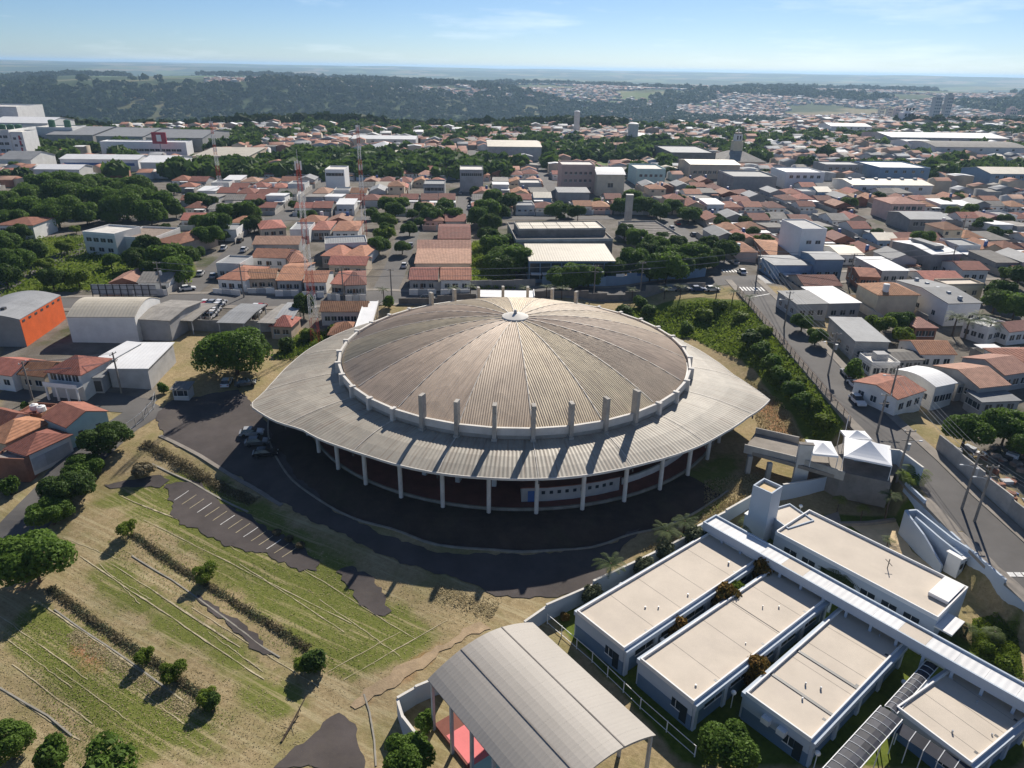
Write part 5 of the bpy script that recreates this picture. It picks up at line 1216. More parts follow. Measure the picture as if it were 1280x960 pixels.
t, rc = B_('house', 'two-storey tiled house with white balustrade on the side street', 'house', (58,463), (100,467), (121,446), 5.2, 'hip', 1.9, 'wall_white', 'tile_roof', wins=[('s', 4, 3.4, 1.2, 1.3, 'glass')])
ctr, L_, W_, yaw, zg = rc
MB().box(-L_/2, L_/2, -W_/2-1.6, -W_/2, 2.55, 2.75).build('balcony', 'wall_white', t); MB().box(-L_/2, L_/2, -W_/2-1.65, -W_/2-1.5, 2.75, 3.5).build('balustrade', 'white_paint', t)
for k in range(4): MB().box(-.15, .15, -.15, .15, -.3, 2.55).build('column', 'white_paint', t, loc=(-L_/2+.3+(L_-.6)*k/3, -W_/2-1.4, 0))
B_('house', 'small tiled gable house beside the two-storey balcony house', 'house', (24,466), (54,469), (64,451), 3.4, 'gable', 1.5, 'wall_cream', 'tile_roof', wins=ws1)
B_('house', 'tiled house at the western end of the side street', 'house', (-16,464), (14,468), (30,447), 3.4, 'gable', 1.5, 'wall_white', 'tile_roof', wins=ws1)
t, rc = B_('house', 'aqua and white house with red tiles on the car park corner', 'house', (54,521), (83,533), (119,508), 4.2, 'gable', 1.5, 'wall_aqua', 'tile_roof', wins=[('s', 1, 1.2, 1.0, 1.3, 'glass'), ('e', 2, 1.6, .8, .9, 'glass')], ov=.25)
B_('house', 'cluster-roofed tiled house with grey gate on the west street', 'house', (8,559), (33,567), (58,534), 3.6, 'hip', 1.5, 'wall_white', 'tile_roof', wins=[('s', 2, 1.2, 1.0, 1.2, 'glass'), ('e', 3, .1, 2.2, 2.2, 'grey_metal')])
B_('house', 'broad tiled house behind the cluster-roofed one', 'house', (-22,545), (6,552), (34,520), 3.8, 'hip', 1.7, 'wall_cream', 'tile_roof')
B_('garage', 'brick garage with flat dark roof on the west street', 'garage', (-10,574), (30,576), (40,562), 3.4, 'flat', 0, 'wall_brick', 'fibro_sheet', parapet=.3)
B_('house', 'low tiled house with two white water tanks beside it', 'house', (-25,522), (8,530), (14,512), 3.2, 'gable', 1.2, 'wall_white', 'tile_roof')
B_('house', 'brown-roofed terrace behind the aqua corner house', 'house', (22,518), (52,520), (58,506), 3.0, 'flat', 0, 'wall_brick', 'dark_tile', parapet=.4)
for x, y in ((42,506),(51,508)):
    p = at(x, y, 3.6); t = thing('water_tank', 'round white water tank on a brown terrace roof', 'water tank', (p.x, p.y, 2.6), group='white water tanks'); MB().tube([(0, 0, 0), (0, 0, .2), (0, 0, 1.0), (0, 0, 1.15)], [.6, .75, .7, .3], 12).build('tank', 'white_paint', t); MB().tube([(0, 0, 1.15), (0, 0, 1.22)], [.35, .3], 10).build('lid', 'white_paint', t)
B_('gate_hut', 'white gate hut with fibre roof at the car park entrance', 'hut', (215,486), (234,486), (238,479), 2.5, 'shed', .3, 'wall_white', 'fibro_sheet', wins=ws1)
# billboard seen from behind
a, b = G(117, 371), G(197, 370); t = thing('billboard', 'wide billboard seen from behind on a dark steel frame', 'billboard', a, math.atan2(b.y-a.y, b.x-a.x)); L_ = (b-a).length
for k in range(9):
    MB().box(L_*k/9+.05, L_*(k+1)/9-.05, -.05, .05, .6, 3.4).build('board', 'grey_metal', t)
    MB().box(L_*k/9-.08, L_*k/9+.08, -.3, -.05, -.3, 3.5).build('post', 'dark_metal', t)
for z in (.8, 2, 3.2): MB().box(0, L_, -.2, -.05, z, z+.1).build('beam', 'dark_metal', t)
B_('institute', 'white two-storey flat-roofed building in the western park', 'building', (103,291), (143,294), (150,283), 6.5, 'flat', 0, 'wall_white', 'pale_concrete', parapet=.5, wins=[('s', 4, 4.0, 1.8, 1.2, 'glass'), ('s', 3, 1.0, 1.8, 1.2, 'glass')])
B_('institute', 'low flat wing joining the park building to its tiled end', 'building', (143,297), (192,299), (195,285), 4.5, 'flat', 0, 'wall_white', 'rubble', parapet=.5)
B_('institute', 'red hip-roofed end wing of the park building', 'building', (192,301), (222,305), (236,288), 4.0, 'hip', 1.6, 'wall_cream', 'tile_roof')
# ---- rows behind the arena
ROW = [((272,348),(306,350),(320,332),'hip','white-walled hip house on the street corner facing the carports'),((310,348),(344,347),(348,337),'gable','wide low tiled house beside the corner hip house'),((346,350),(376,350),(387,328),'gable','deep gabled tile house facing the back street'),((380,352),(407,352),(412,338),'gable','narrow tiled house behind the near mast'),((414,354),(430,355),(436,338),'gable','narrow terrace of tiled roofs stepping up from the back street'),((431,356),(457,355),(458,338),'hip','dark red-tiled house at the end of the row by the tree street'),
 ((315,321),(357,322),(360,312),'gable','orange-tiled house in the second row behind the corner hip house'),((362,328),(384,326),(386,312),'hip','small tiled house squeezed in the second row'),((402,319),(428,320),(430,305),'hip','tiled house with two valleys in the second row'),((430,320),(456,321),(452,305),'hip','tiled house in the second row beside the tree street'),((411,330),(457,331),(457,322),'gable','long tiled lean-to between the first two rows'),
 ((316,305),(373,305),(376,296),'gable','long bright orange roof in the third row'),((406,306),(459,304),(461,295),'flat','grey flat-roofed house in the third row'),((326,286),(357,284),(360,274),'hip','hip house west of the pair in the fourth row'),((390,287),(412,287),(415,276),'hip','pyramid-roofed house in the fourth row beside its twin'),((416,288),(447,288),(447,276),'hip','pyramid-roofed house with white gate in the fourth row'),((362,288),(386,288),(390,279),'flat','white and dark boxy house in the fourth row'),
 ((512,349),(546,349),(547,334),'gable','gabled tile house with arched windows facing the back street'),((551,349),(588,349),(588,334),'gable','brick-red tiled house next to the vacant green lot'),((519,329),(588,329),(588,320),'shed','long pink roof behind the arched-window house'),((521,320),(588,320),(588,311),'shed','long pale orange roof behind the pink roof'),((522,310),(588,310),(588,301),'gable','long tan tiled roof fourth from the back street'),((548,298),(588,298),(588,280),'gable','tall dark red gabled house beside the far street'),((270,330),(300,331),(305,321),'flat','white boxy house on the corner by the parked cars')]
for i, (A, B, C, kd, lab) in enumerate(ROW):
    rf = 'light_tile' if ('pink' in lab or 'pale' in lab or 'tan' in lab or 'bright' in lab) else 'dark_tile' if 'dark red' in lab else 'grey_sheet' if kd == 'flat' else 'tile_roof'
    t, rc = B_('house', lab, 'house', A, B, C, 3.4 if kd != 'flat' else 4.2, kd, 1.5 if kd != 'shed' else .6, ('wall_white','wall_cream','wall_grey')[i % 3] if 'white' not in lab else 'wall_white', rf, wins=[('s', 3, 1.0, 1.2, 1.2, 'glass')], parapet=.4, ov=.3)
    ctr, L_, W_, yaw, zg = rc
    openings(t, 's', [(-L_*.05, .05, .95, 2.1, 'door', 'wood_door')], L_, W_)
    if i < 6 or i in (17, 18):
        for k in range(3): MB().box(-L_/2+L_*k/3, -L_/2+L_*(k+1)/3-.1, -W_/2-3.2, -W_/2-3.05, -.3, 1.5).build('front_wall', 'wall_white' if k != 1 else 'grey_metal', t)
# the school behind the arena
B_('school_wing', 'long dark school wing with rows of pale skylights', 'school building', (645,301), (766,300), (757,279), 6.0, 'flat', 0, 'dark_concrete', 'dark_concrete', parapet=.5, pmat='concrete')
ctr, L_, W_, yaw, zg = EXC[-1][0], None, None, None, None
t, rc = bldg('school_wing', 'raised upper storey of the dark school wing carrying the skylights', 'school building', (648,287), (757,286), (750,277), 8.2, 'flat', 0, 'dark_concrete', 'dark_concrete', parapet=.3, pmat='concrete'); ctr, L_, W_, yaw, zg = rc
for i in range(6):
    for j in range(2): MB().box(-L_/2+.6+(L_-1.2)*i/6, -L_/2+.6+(L_-1.2)*(i+1)/6-.3, -W_/2+.4+(W_-.8)*j/2, -W_/2+.4+(W_-.8)*(j+1)/2-.3, 8.0, 8.25).build('skylight', 'cream_sheet', t)
t, rc = B_('school_gym', 'school gymnasium with cream metal roof and dark glazed front', 'school building', (662,326), (769,326), (764,308), 6.5, 'shed', .8, 'wall_blue', 'cream_sheet', ov=.2); ctr, L_, W_, yaw, zg = rc
for k in range(8): MB().box(-.9*L_/16, .9*L_/16, -.06, .06, 0, 4.6).build('window', 'glass', t, loc=(-L_/2+L_*(k+.5)/8, -W_/2, 1.2))
for k in range(3): MB().box(-L_/2+.4+k*3.2, -L_/2+3.2+k*3.2, -W_/2-2.5, -W_/2-.1, 3.0, 3.15).build('awning', 'white_sheet', t)
t, rc = B_('school_wing', 'low school wing with brown slatted roof beside the water pillar', 'school building', (808,302), (860,301), (828,277), 4.5, 'flat', 0, 'concrete', 'dark_concrete', parapet=.5); ctr, L_, W_, yaw, zg = rc
for k in range(12): MB().box(-L_/2+.5, L_/2-.5, -.15, .15, 4.46, 4.6).build('roof_slat', 'pavement', t, loc=(0, -W_/2+.7+(W_-1.4)*k/11, 0))
p = G(784, 284); t = thing('water_pillar', 'square concrete water pillar beside the dark school wing', 'water tower', p); MB().box(-1.3, 1.3, -1, 1, -.4, 12).build('shaft', 'concrete', t); MB().box(-1.4, 1.4, -1.1, 1.1, 12, 12.3).build('cap', 'pale_concrete', t)
mw = wall_px('mural_wall', 'long blue and white painted wall along the back street', None, 2.6, .2, 'wall_blue', world=[(8,194),(20,195.2),(32,196.6),(44,198),(55,200)])
for k in range(7): MB().box(-1.2, 1.2, -.03, .03, -1.0, -.2).build('painted_panel', 'sign_white' if k % 2 else 'blue_paint', mw, loc=(4+k*6, -.13+k*.72-.12, 2.9+k*.2), rz=.12)
wall_px('yard_wall', 'grey wall of the vacant lot on the back street', None, 2.2, .2, 'yard_block', world=[(-22,189),(-12,190),(6,193.5)])
wall_px('site_wall', 'dark low wall behind the arena along the back street', None, 1.6, .2, 'dark_concrete', world=[(-30,178.5),(0,181.3),(30,184.5),(52,187.8)])
# ---- east
t, rc = B_('tower_block', 'tall white boxy building with four small windows', 'building', (1003,287), (1034,287), (1014,275), 11.5, 'flat', 0, 'white_paint', 'grey_sheet', parapet=.3); ctr, L_, W_, yaw, zg = rc
openings(t, 's', [(x*L_, z, 1.5, 1.0, 'window', 'glass') for x in (-.15, .22) for z in (3.5, 7.2)], L_, W_)
for A, B, C, ev, kd, rs, wl, rf, nm, lab in [
 ((968,331),(1018,331),(1004,319),4.6,'hip',.6,'wall_blue','grey_sheet','shop','corner shop with grey roof and dark blue front'),
 ((1020,324),(1055,324),(1044,314),6.0,'gable',.6,'wall_blue','grey_sheet','shop','blue two-storey shop under the tall white block'),
 ((1036,379),(1076,378),(1045,359),4.2,'shed',.3,'wall_grey','white_sheet','shed','dazzling white shed roof on the crossing corner'),
 ((997,380),(1035,379),(1020,364),4.0,'shed',.3,'wall_grey','grey_sheet','shed','grey shed roof beside the dazzling white one'),
 ((1070,426),(1112,427),(1072,399),4.6,'shed',.4,'yard_block','grey_sheet','shed','long grey shed with block walls along the east pavement'),
 ((1120,450),(1155,449),(1138,436),3.0,'gable',.6,'wall_grey','fibro_sheet','house','low house with stained fibre roof behind the long grey shed'),
 ((1151,442),(1195,442),(1183,425),3.5,'gable',1.4,'wall_white','tile_roof','house','red-tiled gable house with white front facing the yard'),
 ((1145,409),(1172,409),(1160,396),3.2,'hip',1.2,'wall_brick','light_tile','house','small brown hip house among the garden trees'),
 ((1122,498),(1156,487),(1124,460),3.6,'gable',1.0,'wall_white','tile_roof','house','long red-tiled corner house with pale walls on the street'),
 ((1170,483),(1195,478),(1160,455),4.4,'vault',.8,'wall_white','white_sheet','shed','white vaulted shed beside the red-tiled corner house'),
 ((1225,484),(1262,480),(1216,452),3.6,'gable',1.4,'wall_grey','light_tile','house','long pinkish-tiled house behind the white vaulted shed'),
 ((1256,468),(1290,463),(1236,442),3.6,'gable',1.4,'wall_grey','light_tile','house','deep pinkish-tiled house one lot uphill of the similar one'),
 ((1186,379),(1227,378),(1168,349),5.4,'gable',1.0,'white_paint','grey_sheet','warehouse','long white warehouse with roof vents'),
 ((1166,318),(1202,317),(1160,300),6.0,'gable',.9,'wall_grey','white_sheet','warehouse','large open-ended shed with grey side wall and ridge vent'),
 ((1184,357),(1230,356),(1224,349),3.8,'flat',0,'wall_cream','beige_roof','shop','beige flat-roofed shop on the cross street'),
 ((1204,337),(1236,337),(1228,326),3.8,'gable',1.2,'wall_white','dark_tile','house','white house with dark red roof beside the large shed'),
 ((1236,411),(1260,405),(1238,394),3.8,'flat',0,'wall_white','white_sheet','house','white flat-roofed box beside the palm cluster'),
 ((1262,414),(1290,411),(1282,400),3.4,'gable',1.3,'wall_white','light_tile','house','pale-tiled gable house past the palm cluster'),
 ((1198,480),(1225,477),(1215,462),3.0,'shed',.2,'wall_grey','cream_sheet','house','small cream-roofed lean-to between the vaulted shed and long house'),
 ((1090,455),(1125,455),(1118,443),3.2,'flat',0,'wall_white','pale_concrete','house','white flat terrace with a rooftop box above the corner house'),
 ((1228,502),(1275,500),(1270,488),3.0,'shed',.3,'wall_grey','grey_sheet','shed','grey lean-to roof beside the rubble yard trees'),
 ((1075,345),(1100,346),(1096,335),3.4,'gable',1.1,'wall_brick','tile_roof','house','tiled house behind the cross street tyre shop'),
 ((1103,338),(1136,338),(1118,322),4.0,'shed',.3,'wall_grey','white_sheet','shed','white lean-to roof between the shop and the large shed'),
 ((1050,318),(1080,318),(1074,306),3.6,'gable',1.0,'wall_white','cream_sheet','house','cream-roofed house behind the blue shops'),
 ((962,318),(990,319),(975,300),3.4,'hip',1.4,'wall_brick','tile_roof','house','brick-red hip house facing the crossing')]:
    t, rc = B_(nm, lab, nm if nm != 'shop' else 'shop', A, B, C, ev, kd, rs, wl, rf, parapet=.4, ov=.25, wins=[('s', 3, 1.1, 1.2, 1.2, 'glass'), ('w', 3, 1.2, 1.1, 1.1, 'glass')]); ctr, L_, W_, yaw, zg = rc
    if 'vents' in lab:
        for k in range(5): MB().box(-.4, .4, -.4, .4, 0, .8).build('roof_vent', 'grey_metal', t, loc=(0, -W_/2+W_*(k+.5)/5, 5.6) if W_ > L_ else (-L_/2+L_*(k+.5)/5, 0, 6.0))
    if 'ridge vent' in lab: MB().box(-L_*.15, L_*.15, -W_*.3, W_*.3, 6.6, 7.6).build('ridge_vent', 'grey_sheet', t)
    if 'rooftop box' in lab: MB().box(-1.2, 1.2, -1, 1, 3.0, 4.6).build('rooftop_box', 'wall_grey', t)
# rubble yard
yd = thing('rubble_yard', 'walled yard of stacked scrap and building rubble beside the street', 'scrap yard', G(1235, 600))
for k in range(90):
    p = G(random.uniform(1195, 1300), random.uniform(560, 650))
    if p.x < sc(p.y)+6.6: continue
    s = random.uniform(.2, .9); mb = MB().box(-s, s, -s*.6, s*.6, -.2, s*random.uniform(.3, 1.1)); o_ = mb.build('scrap_piece', random.choice(['rubble','rubble','grey_metal','white_steel','wall_brick','dark_metal','blue_paint','wood_door']), yd, loc=(p.x-yd.location.x, p.y-yd.location.y, p.z-yd.location.z), rz=random.random()*3)
EXC += [(80, 95, 14, 25, 0)]
# ================================================================== cars
def car_proto(colr):
    t = thing('parked_car', 'x', 'car'); mb = MB(); L2, wd = 2.05, .84
    prof = [(-L2, .32), (-L2, .78), (-L2+.25, .88), (-1.15, .92), (1.0, .92), (1.75, .80), (L2, .66), (L2, .3)]; k = len(prof)
    for s in (-1, 1): mb.v += [(x, s*wd*(1 if abs(x) < 1.9 else .93), z) for x, z in prof]
    mb.f = [tuple(range(k-1, -1, -1))[::-1], tuple(range(2*k-1, k-1, -1))]+[(i, k+i, k+(i+1) % k, (i+1) % k) for i in range(k)]
    mb.build('body', 'car_'+colr, t)
    cab = [(-1.75, .9), (-1.25, 1.42), (.15, 1.45), (.95, .9)]; mb = MB()
    for s in (-1, 1): mb.v += [(x, s*(wd-.05 if z < 1 else wd-.2), z) for x, z in cab]
    mb.f = [(0, 1, 2, 3), (7, 6, 5, 4)]+[(i, i+4, (i+1) % 4+4, (i+1) % 4) for i in range(4)]; mb.build('windows', 'glass', t)
    MB().box(-1.24, .14, -wd+.22, wd-.22, 1.43, 1.48).build('roof', 'car_'+colr, t)
    for s in (-1, 1):
        for x in (-1.28, 1.28): MB().tube([(x, s*(wd-.16), .32), (x, s*(wd+.02), .32)], .32, 12).build('wheel', 'tyre', t)
        MB().box(L2-.06, L2+.02, s*.6-.16, s*.6+.16, .55, .7).build('headlight', 'lamp_globe', t); MB().box(-L2-.02, -L2+.05, s*.62-.14, s*.62+.14, .6, .76).build('tail_light', 'red_sign', t)
        MB().bar((-1.22, s*(wd-.22), 1.43), (-.55, s*(wd-.06), .92), .06).build('pillar', 'car_'+colr, t)
    return t
CARS = {k: None for k in CARC}
def car(colr, x, y, yaw, label, group=None, world=None):
    p = Vector((world[0], world[1], H(*world))) if world else G(x, y)
    if CARS[colr] is None: t = CARS[colr] = car_proto(colr)
    else: t = copy_tree(CARS[colr])
    t['label'] = label
    if group: t['group'] = group
    elif 'group' in t: del t['group']
    t.location = (p.x, p.y, p.z+.06); t.rotation_euler = (0, 0, yaw); return t
car('white', 1071, 504, -1.55, 'white car driving on the descending street')
car('white', 1068, 484, 1.55, 'white car parked at the east kerb above the driving one'); car('silver', 1059, 470, 1.55, 'silver car half hidden by the grey street tree')
car('white', 1020, 354, .1, 'white car on the cross street beside the blue shops'); car('black', 992, 356, .1, 'black car waiting on the cross street crossing'); car('white', 986, 349, .1, 'white van-like car in front of the corner shop')
car('white', 927, 342, 1.6, 'white car on the street beyond the crossing'); car('silver', 918, 330, 1.6, 'silver car parked uphill beyond the crossing')
for x, c in ((838,'silver'),(855,'grey'),(890,'white'),(872,'blue'),(822,'grey')): car(c, x, 364, .12, '%s car parked under the trees by the mural wall' % c, 'cars by the mural wall')
car('silver', 430, 369, .1, 'silver car on the back street before the dark red house'); car('grey', 386, 370, .1, 'grey car behind the near mast on the back street'); car('black', 534, 375, .1, 'black car on the back street before the arched-window house')
car('white', 235, 363, .5, 'white car turning at the western street corner'); car('white', 251, 344, 1.75, 'white car parked on the tree side of the western street'); car('silver', 267, 347, 1.75, 'silver car parked on the house side of the western street'); car('white', 282, 331, 1.75, 'white car parked before the corner hip house'); car('white', 280, 312, 1.75, 'white car parked further up the western street')
car('white', 284, 481, 1.7, 'white car parked beneath the huge tree'); car('grey', 307, 482, .3, 'grey car parked in shade near the arena corner'); car('silver', 315, 544, .2, 'silver car in the shade of the arena skirt'); car('grey', 322, 556, .2, 'grey car beside the silver one in the arena shade'); car('black', 332, 570, .2, 'black car last of the three in the arena shade'); car('white', 2, 548, 1.2, 'white car on the tiled terrace of the west house')
rr = random.Random(5); lots_ = []
for i in range(3):
    for j in range(6): lots_.append((247+i*9+j*2.2, 397-j*3.2))
for i in range(2):
    for j in range(4): lots_.append((312+i*6+j*3, 398-j*4))
for x, y in lots_: c = rr.choice(['white','white','silver','red','grey','black','white']); car(c, x, y, 1.5+rr.uniform(-.1, .1), '%s car packed in the yard between the carports' % c, '%s cars in the carport yard' % c)
for i in range(8): c = ['black','grey','silver','black','blue','grey','black','silver'][i]; car(c, 1086+i*5.2, 369-(i % 2)*1.5, 1.5, '%s car in the packed lot behind the white shed roof' % c, '%s cars behind the white shed' % c)
car('white', 1132, 378, .3, 'white car parked before the long white warehouse'); car('white', 1143, 325, 1.3, 'white car between the large shed and white lean-to')
# ================================================================== poles, wires, masts
def pole(x, y, h, label, yaw=0.0, tr=False, lamp=0, world=None):
    p = Vector((world[0], world[1], H(*world))) if world else G(x, y); t = thing('utility_pole', label, 'utility pole', p, yaw)
    MB().tube([(0, 0, -.4), (0, 0, h)], [.2, .13], 8).build('shaft', 'dark_concrete', t)
    for z in (h-.4, h-1.9): MB().box(-.9, .9, -.06, .06, z, z+.12).build('crossarm', 'dark_concrete', t)
    for k in (-.8, 0, .8): MB().tube([(k, 0, h-.28), (k, 0, h-.05)], .06, 6).build('insulator', 'white_paint', t)
    if tr: MB().tube([(.45, .2, h-3.6), (.45, .2, h-2.5)], .32, 10).build('transformer', 'grey_metal', t)
    if lamp: mb = MB(); mb.tube([(0, 0, h-2.4), (lamp*.9, 0, h-2.0), (lamp*2.0, 0, h-1.9)], .04, 5); mb.build('lamp_arm', 'grey_metal', t); MB().box(lamp*2.0-.25, lamp*2.0+.25, -.12, .12, h-2.0, h-1.85).build('lamp_head', 'grey_metal', t)
    return p, h
PL = [pole(980,409,8.6,'lamp pole uphill on the east pavement near the crossing',0,False,-1), pole(1035,469,9,'utility pole by the long grey shed on the east pavement',0,True,-1), pole(1108,516,9.2,'utility pole at the red-tiled corner house',0,False,-1), pole(1202,636,9.2,'utility pole with transformer against the rubble yard wall',0,True,-1), pole(1218,652,9.2,'twin utility pole just downhill of the transformer pole',0,False,-1)]
pole(1121,600,8.8,'lamp pole behind the large tent on the west pavement',0,True,1); pole(1096,542,7.5,'short pole at the kerb above the tents',0,False,0)
PB = [pole(152,491,8.5,'leaning-looking street pole before the open-fronted shed',1.4,False,0), pole(41,500,8.0,'street pole by the white water tanks',1.4,False,0), pole(203,369,9,'pole beside the billboard on the back street',.1,True,0), pole(305,372,9,'pole behind the carports on the back street',.1,False,0), pole(430,375,9,'pole before the row of tiled houses on the back street',.1,False,0), pole(490,378,9,'pole at the tree street corner behind the arena',.1,False,0)]
PE = [pole(800,368,9,'pole by the mural wall at the back street',.1,False,1), pole(742,372,9,'pole behind the dome beside a young palm',.1,False,1), pole(945,352,9,'pole at the far corner of the crossing',.1,True,0), pole(1060,357,9,'pole on the cross street by the blue shops',.1,False,0), pole(1185,345,9,'pole on the cross street by the beige shop',.1,False,0), pole(1200,300,9,'pole behind the large open-ended shed',.1,False,0)]
def wires(seq, label, offs=(-.8, 0, .8), far=None):
    t = thing('power_line', label, 'power line', (0, 0, 0))
    pts = [(p.x, p.y, p.z+h) for p, h in seq]+([far] if far else [])
    for a, b in zip(pts[:-1], pts[1:]):
        for z_, r_w, os_ in ((-.05, .022, offs), (-1.85, .035, (-.5, .5))):
            for o_ in os_:
                mb = MB(); q = []
                for k in range(9):
                    f = k/8; q.append((a[0]+(b[0]-a[0])*f+o_, a[1]+(b[1]-a[1])*f, a[2]+(b[2]-a[2])*f+z_-1.2*4*f*(1-f)*.35))
                mb.tube(q, r_w, 4, False).build('wire', 'cable', t)
wires([(Vector((70, 205, 6.4)), 9)]+PL[:4], 'overhead wires along the east pavement of the descending street', far=(82, 30, 9))
wires([PE[2], PE[3], PE[4]], 'overhead wires along the cross street by the shops')
wires([PB[2], PB[3], PB[4], PB[5], PE[1], PE[0], PE[2]], 'overhead wires along the back street behind the arena')
wires([PB[1], PB[0]], 'overhead wires on the west side street')
def mast(base, h, wb, wt, label, n=14):
    t = thing('lattice_mast', label, 'mast', base)
    for k in range(n):
        mb = MB(); z0, z1 = h*k/n, h*(k+1)/n; w0, w1 = wb+(wt-wb)*k/n, wb+(wt-wb)*(k+1)/n
        c0 = [(-w0, -w0), (w0, -w0), (w0, w0), (-w0, w0)]; c1 = [(-w1, -w1), (w1, -w1), (w1, w1), (-w1, w1)]
        for i in range(4):
            j = (i+1) % 4; mb.bar((*c0[i], z0), (*c1[i], z1), .07); mb.bar((*c0[i], z0), (*c1[j], z1), .03); mb.bar((*c0[j], z0), (*c1[i], z1), .03); mb.bar((*c1[i], z1), (*c1[j], z1), .035)
        mb.build('mast_section', 'red_steel' if (k//2) % 2 == 0 else 'white_steel', t)
    for z, a in ((h*.62, .4), (h*.8, 2.2), (h*.97, 4)):
        for q in range(3): MB().box(-.18, .18, -.08, .08, z, z+1.8).build('antenna_panel', 'white_steel', t, loc=(wt*1.8*math.cos(a+q*2.1), wt*1.8*math.sin(a+q*2.1), 0), rz=a)
    MB().tube([(0, 0, h), (0, 0, h+3)], .04, 5).build('rod', 'white_steel', t)
mast(G(395, 428), 40, .85, .35, 'tall red and white lattice mast beside the arena roof'); mast(G(456, 294), 36, .75, .32, 'red and white lattice mast rising from the second tiled block'); mast(G(277, 245), 31, .8, .35, 'thin red and white lattice mast near the beige factory roof')

# ================================================================== the town: landmark buildings first
def BL(name, label, cat, x0, x1, yb, eave, depth, kind, rise, wall, roof, yaw=.06, wins=None, **k):
    """building with its front wall base between two pixels of a row; depth in metres"""
    a, b = G(x0, yb), G(x1, yb); L_ = (b-a).length; d = Vector((math.cos(yaw), math.sin(yaw))); n = Vector((-d.y, d.x)); c = Vector((a.x+b.x, a.y+b.y))/2+n*depth/2
    zg = H(c.x, c.y); t, rc = bldg(name, label, cat, None, None, None, eave, kind, rise, wall, roof, rect=(c, L_, depth, yaw, zg), wins=wins, **k); EXC.append((c.x, c.y, L_/2+4, depth/2+4, yaw)); return t, rc
wf = [('s', 6, 3, 2.2, 1.6, 'glass'), ('s', 6, 7.5, 2.2, 1.6, 'glass')]
t, rc = BL('factory_block', 'tall white factory block with green tanks on its roof', 'factory', -20, 20, 198, 16, 30, 'flat', 0, 'wall_white', 'pale_concrete', parapet=.8, wins=[('s', 5, z, 2.5, 1.6, 'glass') for z in (4, 8, 12)])
for k in range(4): MB().tube([(-8+k*5, 0, 15.7), (-8+k*5, 0, 18.5), (-8+k*5, 0, 19)], [2, 2, 1], 12).build('tank', 'green_paint', t)
t, rc = BL('factory_block', 'narrow white factory tower with red stripes', 'factory', 20, 36, 198, 15, 16, 'flat', 0, 'wall_white', 'pale_concrete', parapet=.6, wins=[('s', 2, z, 1.6, 1.4, 'glass') for z in (3, 7, 11)]); ctr, L_, W_, yaw, zg = rc
for z in (4, 8, 11): MB().box(L_*.1, L_*.25, -W_/2-.08, -W_/2, z, z+2.5).build('red_panel', 'red_sign', t)
BL('factory_block', 'wide white factory hall behind the striped tower', 'factory', -10, 66, 176, 13, 40, 'gable', 3, 'wall_white', 'white_sheet'); BL('factory_block', 'pale crenellated factory block at the top of the works', 'factory', -30, 30, 166, 20, 40, 'flat', 0, 'wall_white', 'pale_concrete', parapet=1.0)
t, rc = BL('factory_block', 'white stepped factory wing carrying two green tanks', 'factory', 48, 96, 182, 12, 20, 'flat', 0, 'wall_white', 'pale_concrete', parapet=.6, wins=[('s', 5, 4, 2, 1.5, 'glass')])
for k in range(2): MB().tube([(-6+k*11, 0, 12), (-6+k*11, 0, 16.5), (-6+k*11, 0, 17)], [2.2, 2.2, 1], 12).build('tank', 'green_paint', t)
for i, (x0, x1, yb, dp) in enumerate([(60,120,185,70),(122,182,187,70),(184,256,189,60)]): BL('factory_hall', ('dark grey factory hall beside the white works','dark grey factory hall in the middle of three','dark grey factory hall nearest the red sign')[i], 'factory', x0, x1, yb, 9, dp, 'gable', 3, 'wall_grey', 'grey_sheet')
BL('factory_office', 'long white office front with flat roof before the grey halls', 'office', 126, 236, 194, 8, 12, 'flat', 0, 'white_paint', 'white_sheet', parapet=.4, wins=[('s', 14, 2.5, 3, 1.5, 'glass')])
BL('factory_office', 'long white building with a strip of blue windows', 'office', 76, 176, 214, 6.5, 18, 'gable', 1.5, 'white_paint', 'white_sheet', wins=[('s', 16, 3, 3.2, 1.5, 'blue_paint')])
BL('factory_office', 'white sawtooth hall at the end of the blue-windowed building', 'office', 177, 218, 217, 6, 30, 'gable', 2, 'white_paint', 'white_sheet')
BL('warehouse', 'low white warehouse before the blue-windowed building', 'warehouse', 45, 102, 224, 5, 14, 'gable', 1.5, 'wall_white', 'white_sheet'); BL('warehouse', 'beige-roofed warehouse beside the thin mast', 'warehouse', 242, 312, 208, 6, 40, 'shed', 1, 'wall_cream', 'cream_sheet'); BL('warehouse', 'pale warehouse with grey gable roof by the western cars', 'warehouse', 0, 42, 213, 6, 25, 'gable', 3, 'wall_white', 'grey_sheet')
p = G(203, 196); t = thing('pylon_sign', 'square dark red sign on a tall post by the factory', 'sign', p); MB().tube([(0, 0, 0), (0, 0, 8)], .4, 8).build('post', 'grey_metal', t); MB().box(-4.5, 4.5, -.5, .5, 8, 15).build('sign_board', 'red_sign', t); MB().box(-1.5, 1.5, -.62, -.5, 9.5, 13.5).build('emblem', 'sign_white', t)
BL('warehouse', 'large cream hall with long flat-pitched roof beyond the town centre', 'warehouse', 610, 676, 201, 9, 45, 'gable', 1.5, 'wall_grey', 'cream_sheet')
BL('apartment_block', 'pink square apartment block with dark windows', 'apartment block', 701, 742, 242, 13, 16, 'flat', 0, 'wall_pink', 'pale_concrete', parapet=.6, wins=[('s', 6, z, 1.2, 1.2, 'glass') for z in (2, 5.5, 9)]); BL('hall', 'cream vaulted hall beside the pink apartment block', 'hall', 745, 779, 245, 10, 20, 'vault', 2, 'wall_cream', 'white_sheet', wins=[('s', 1, 4, 2.5, 2, 'glass')])
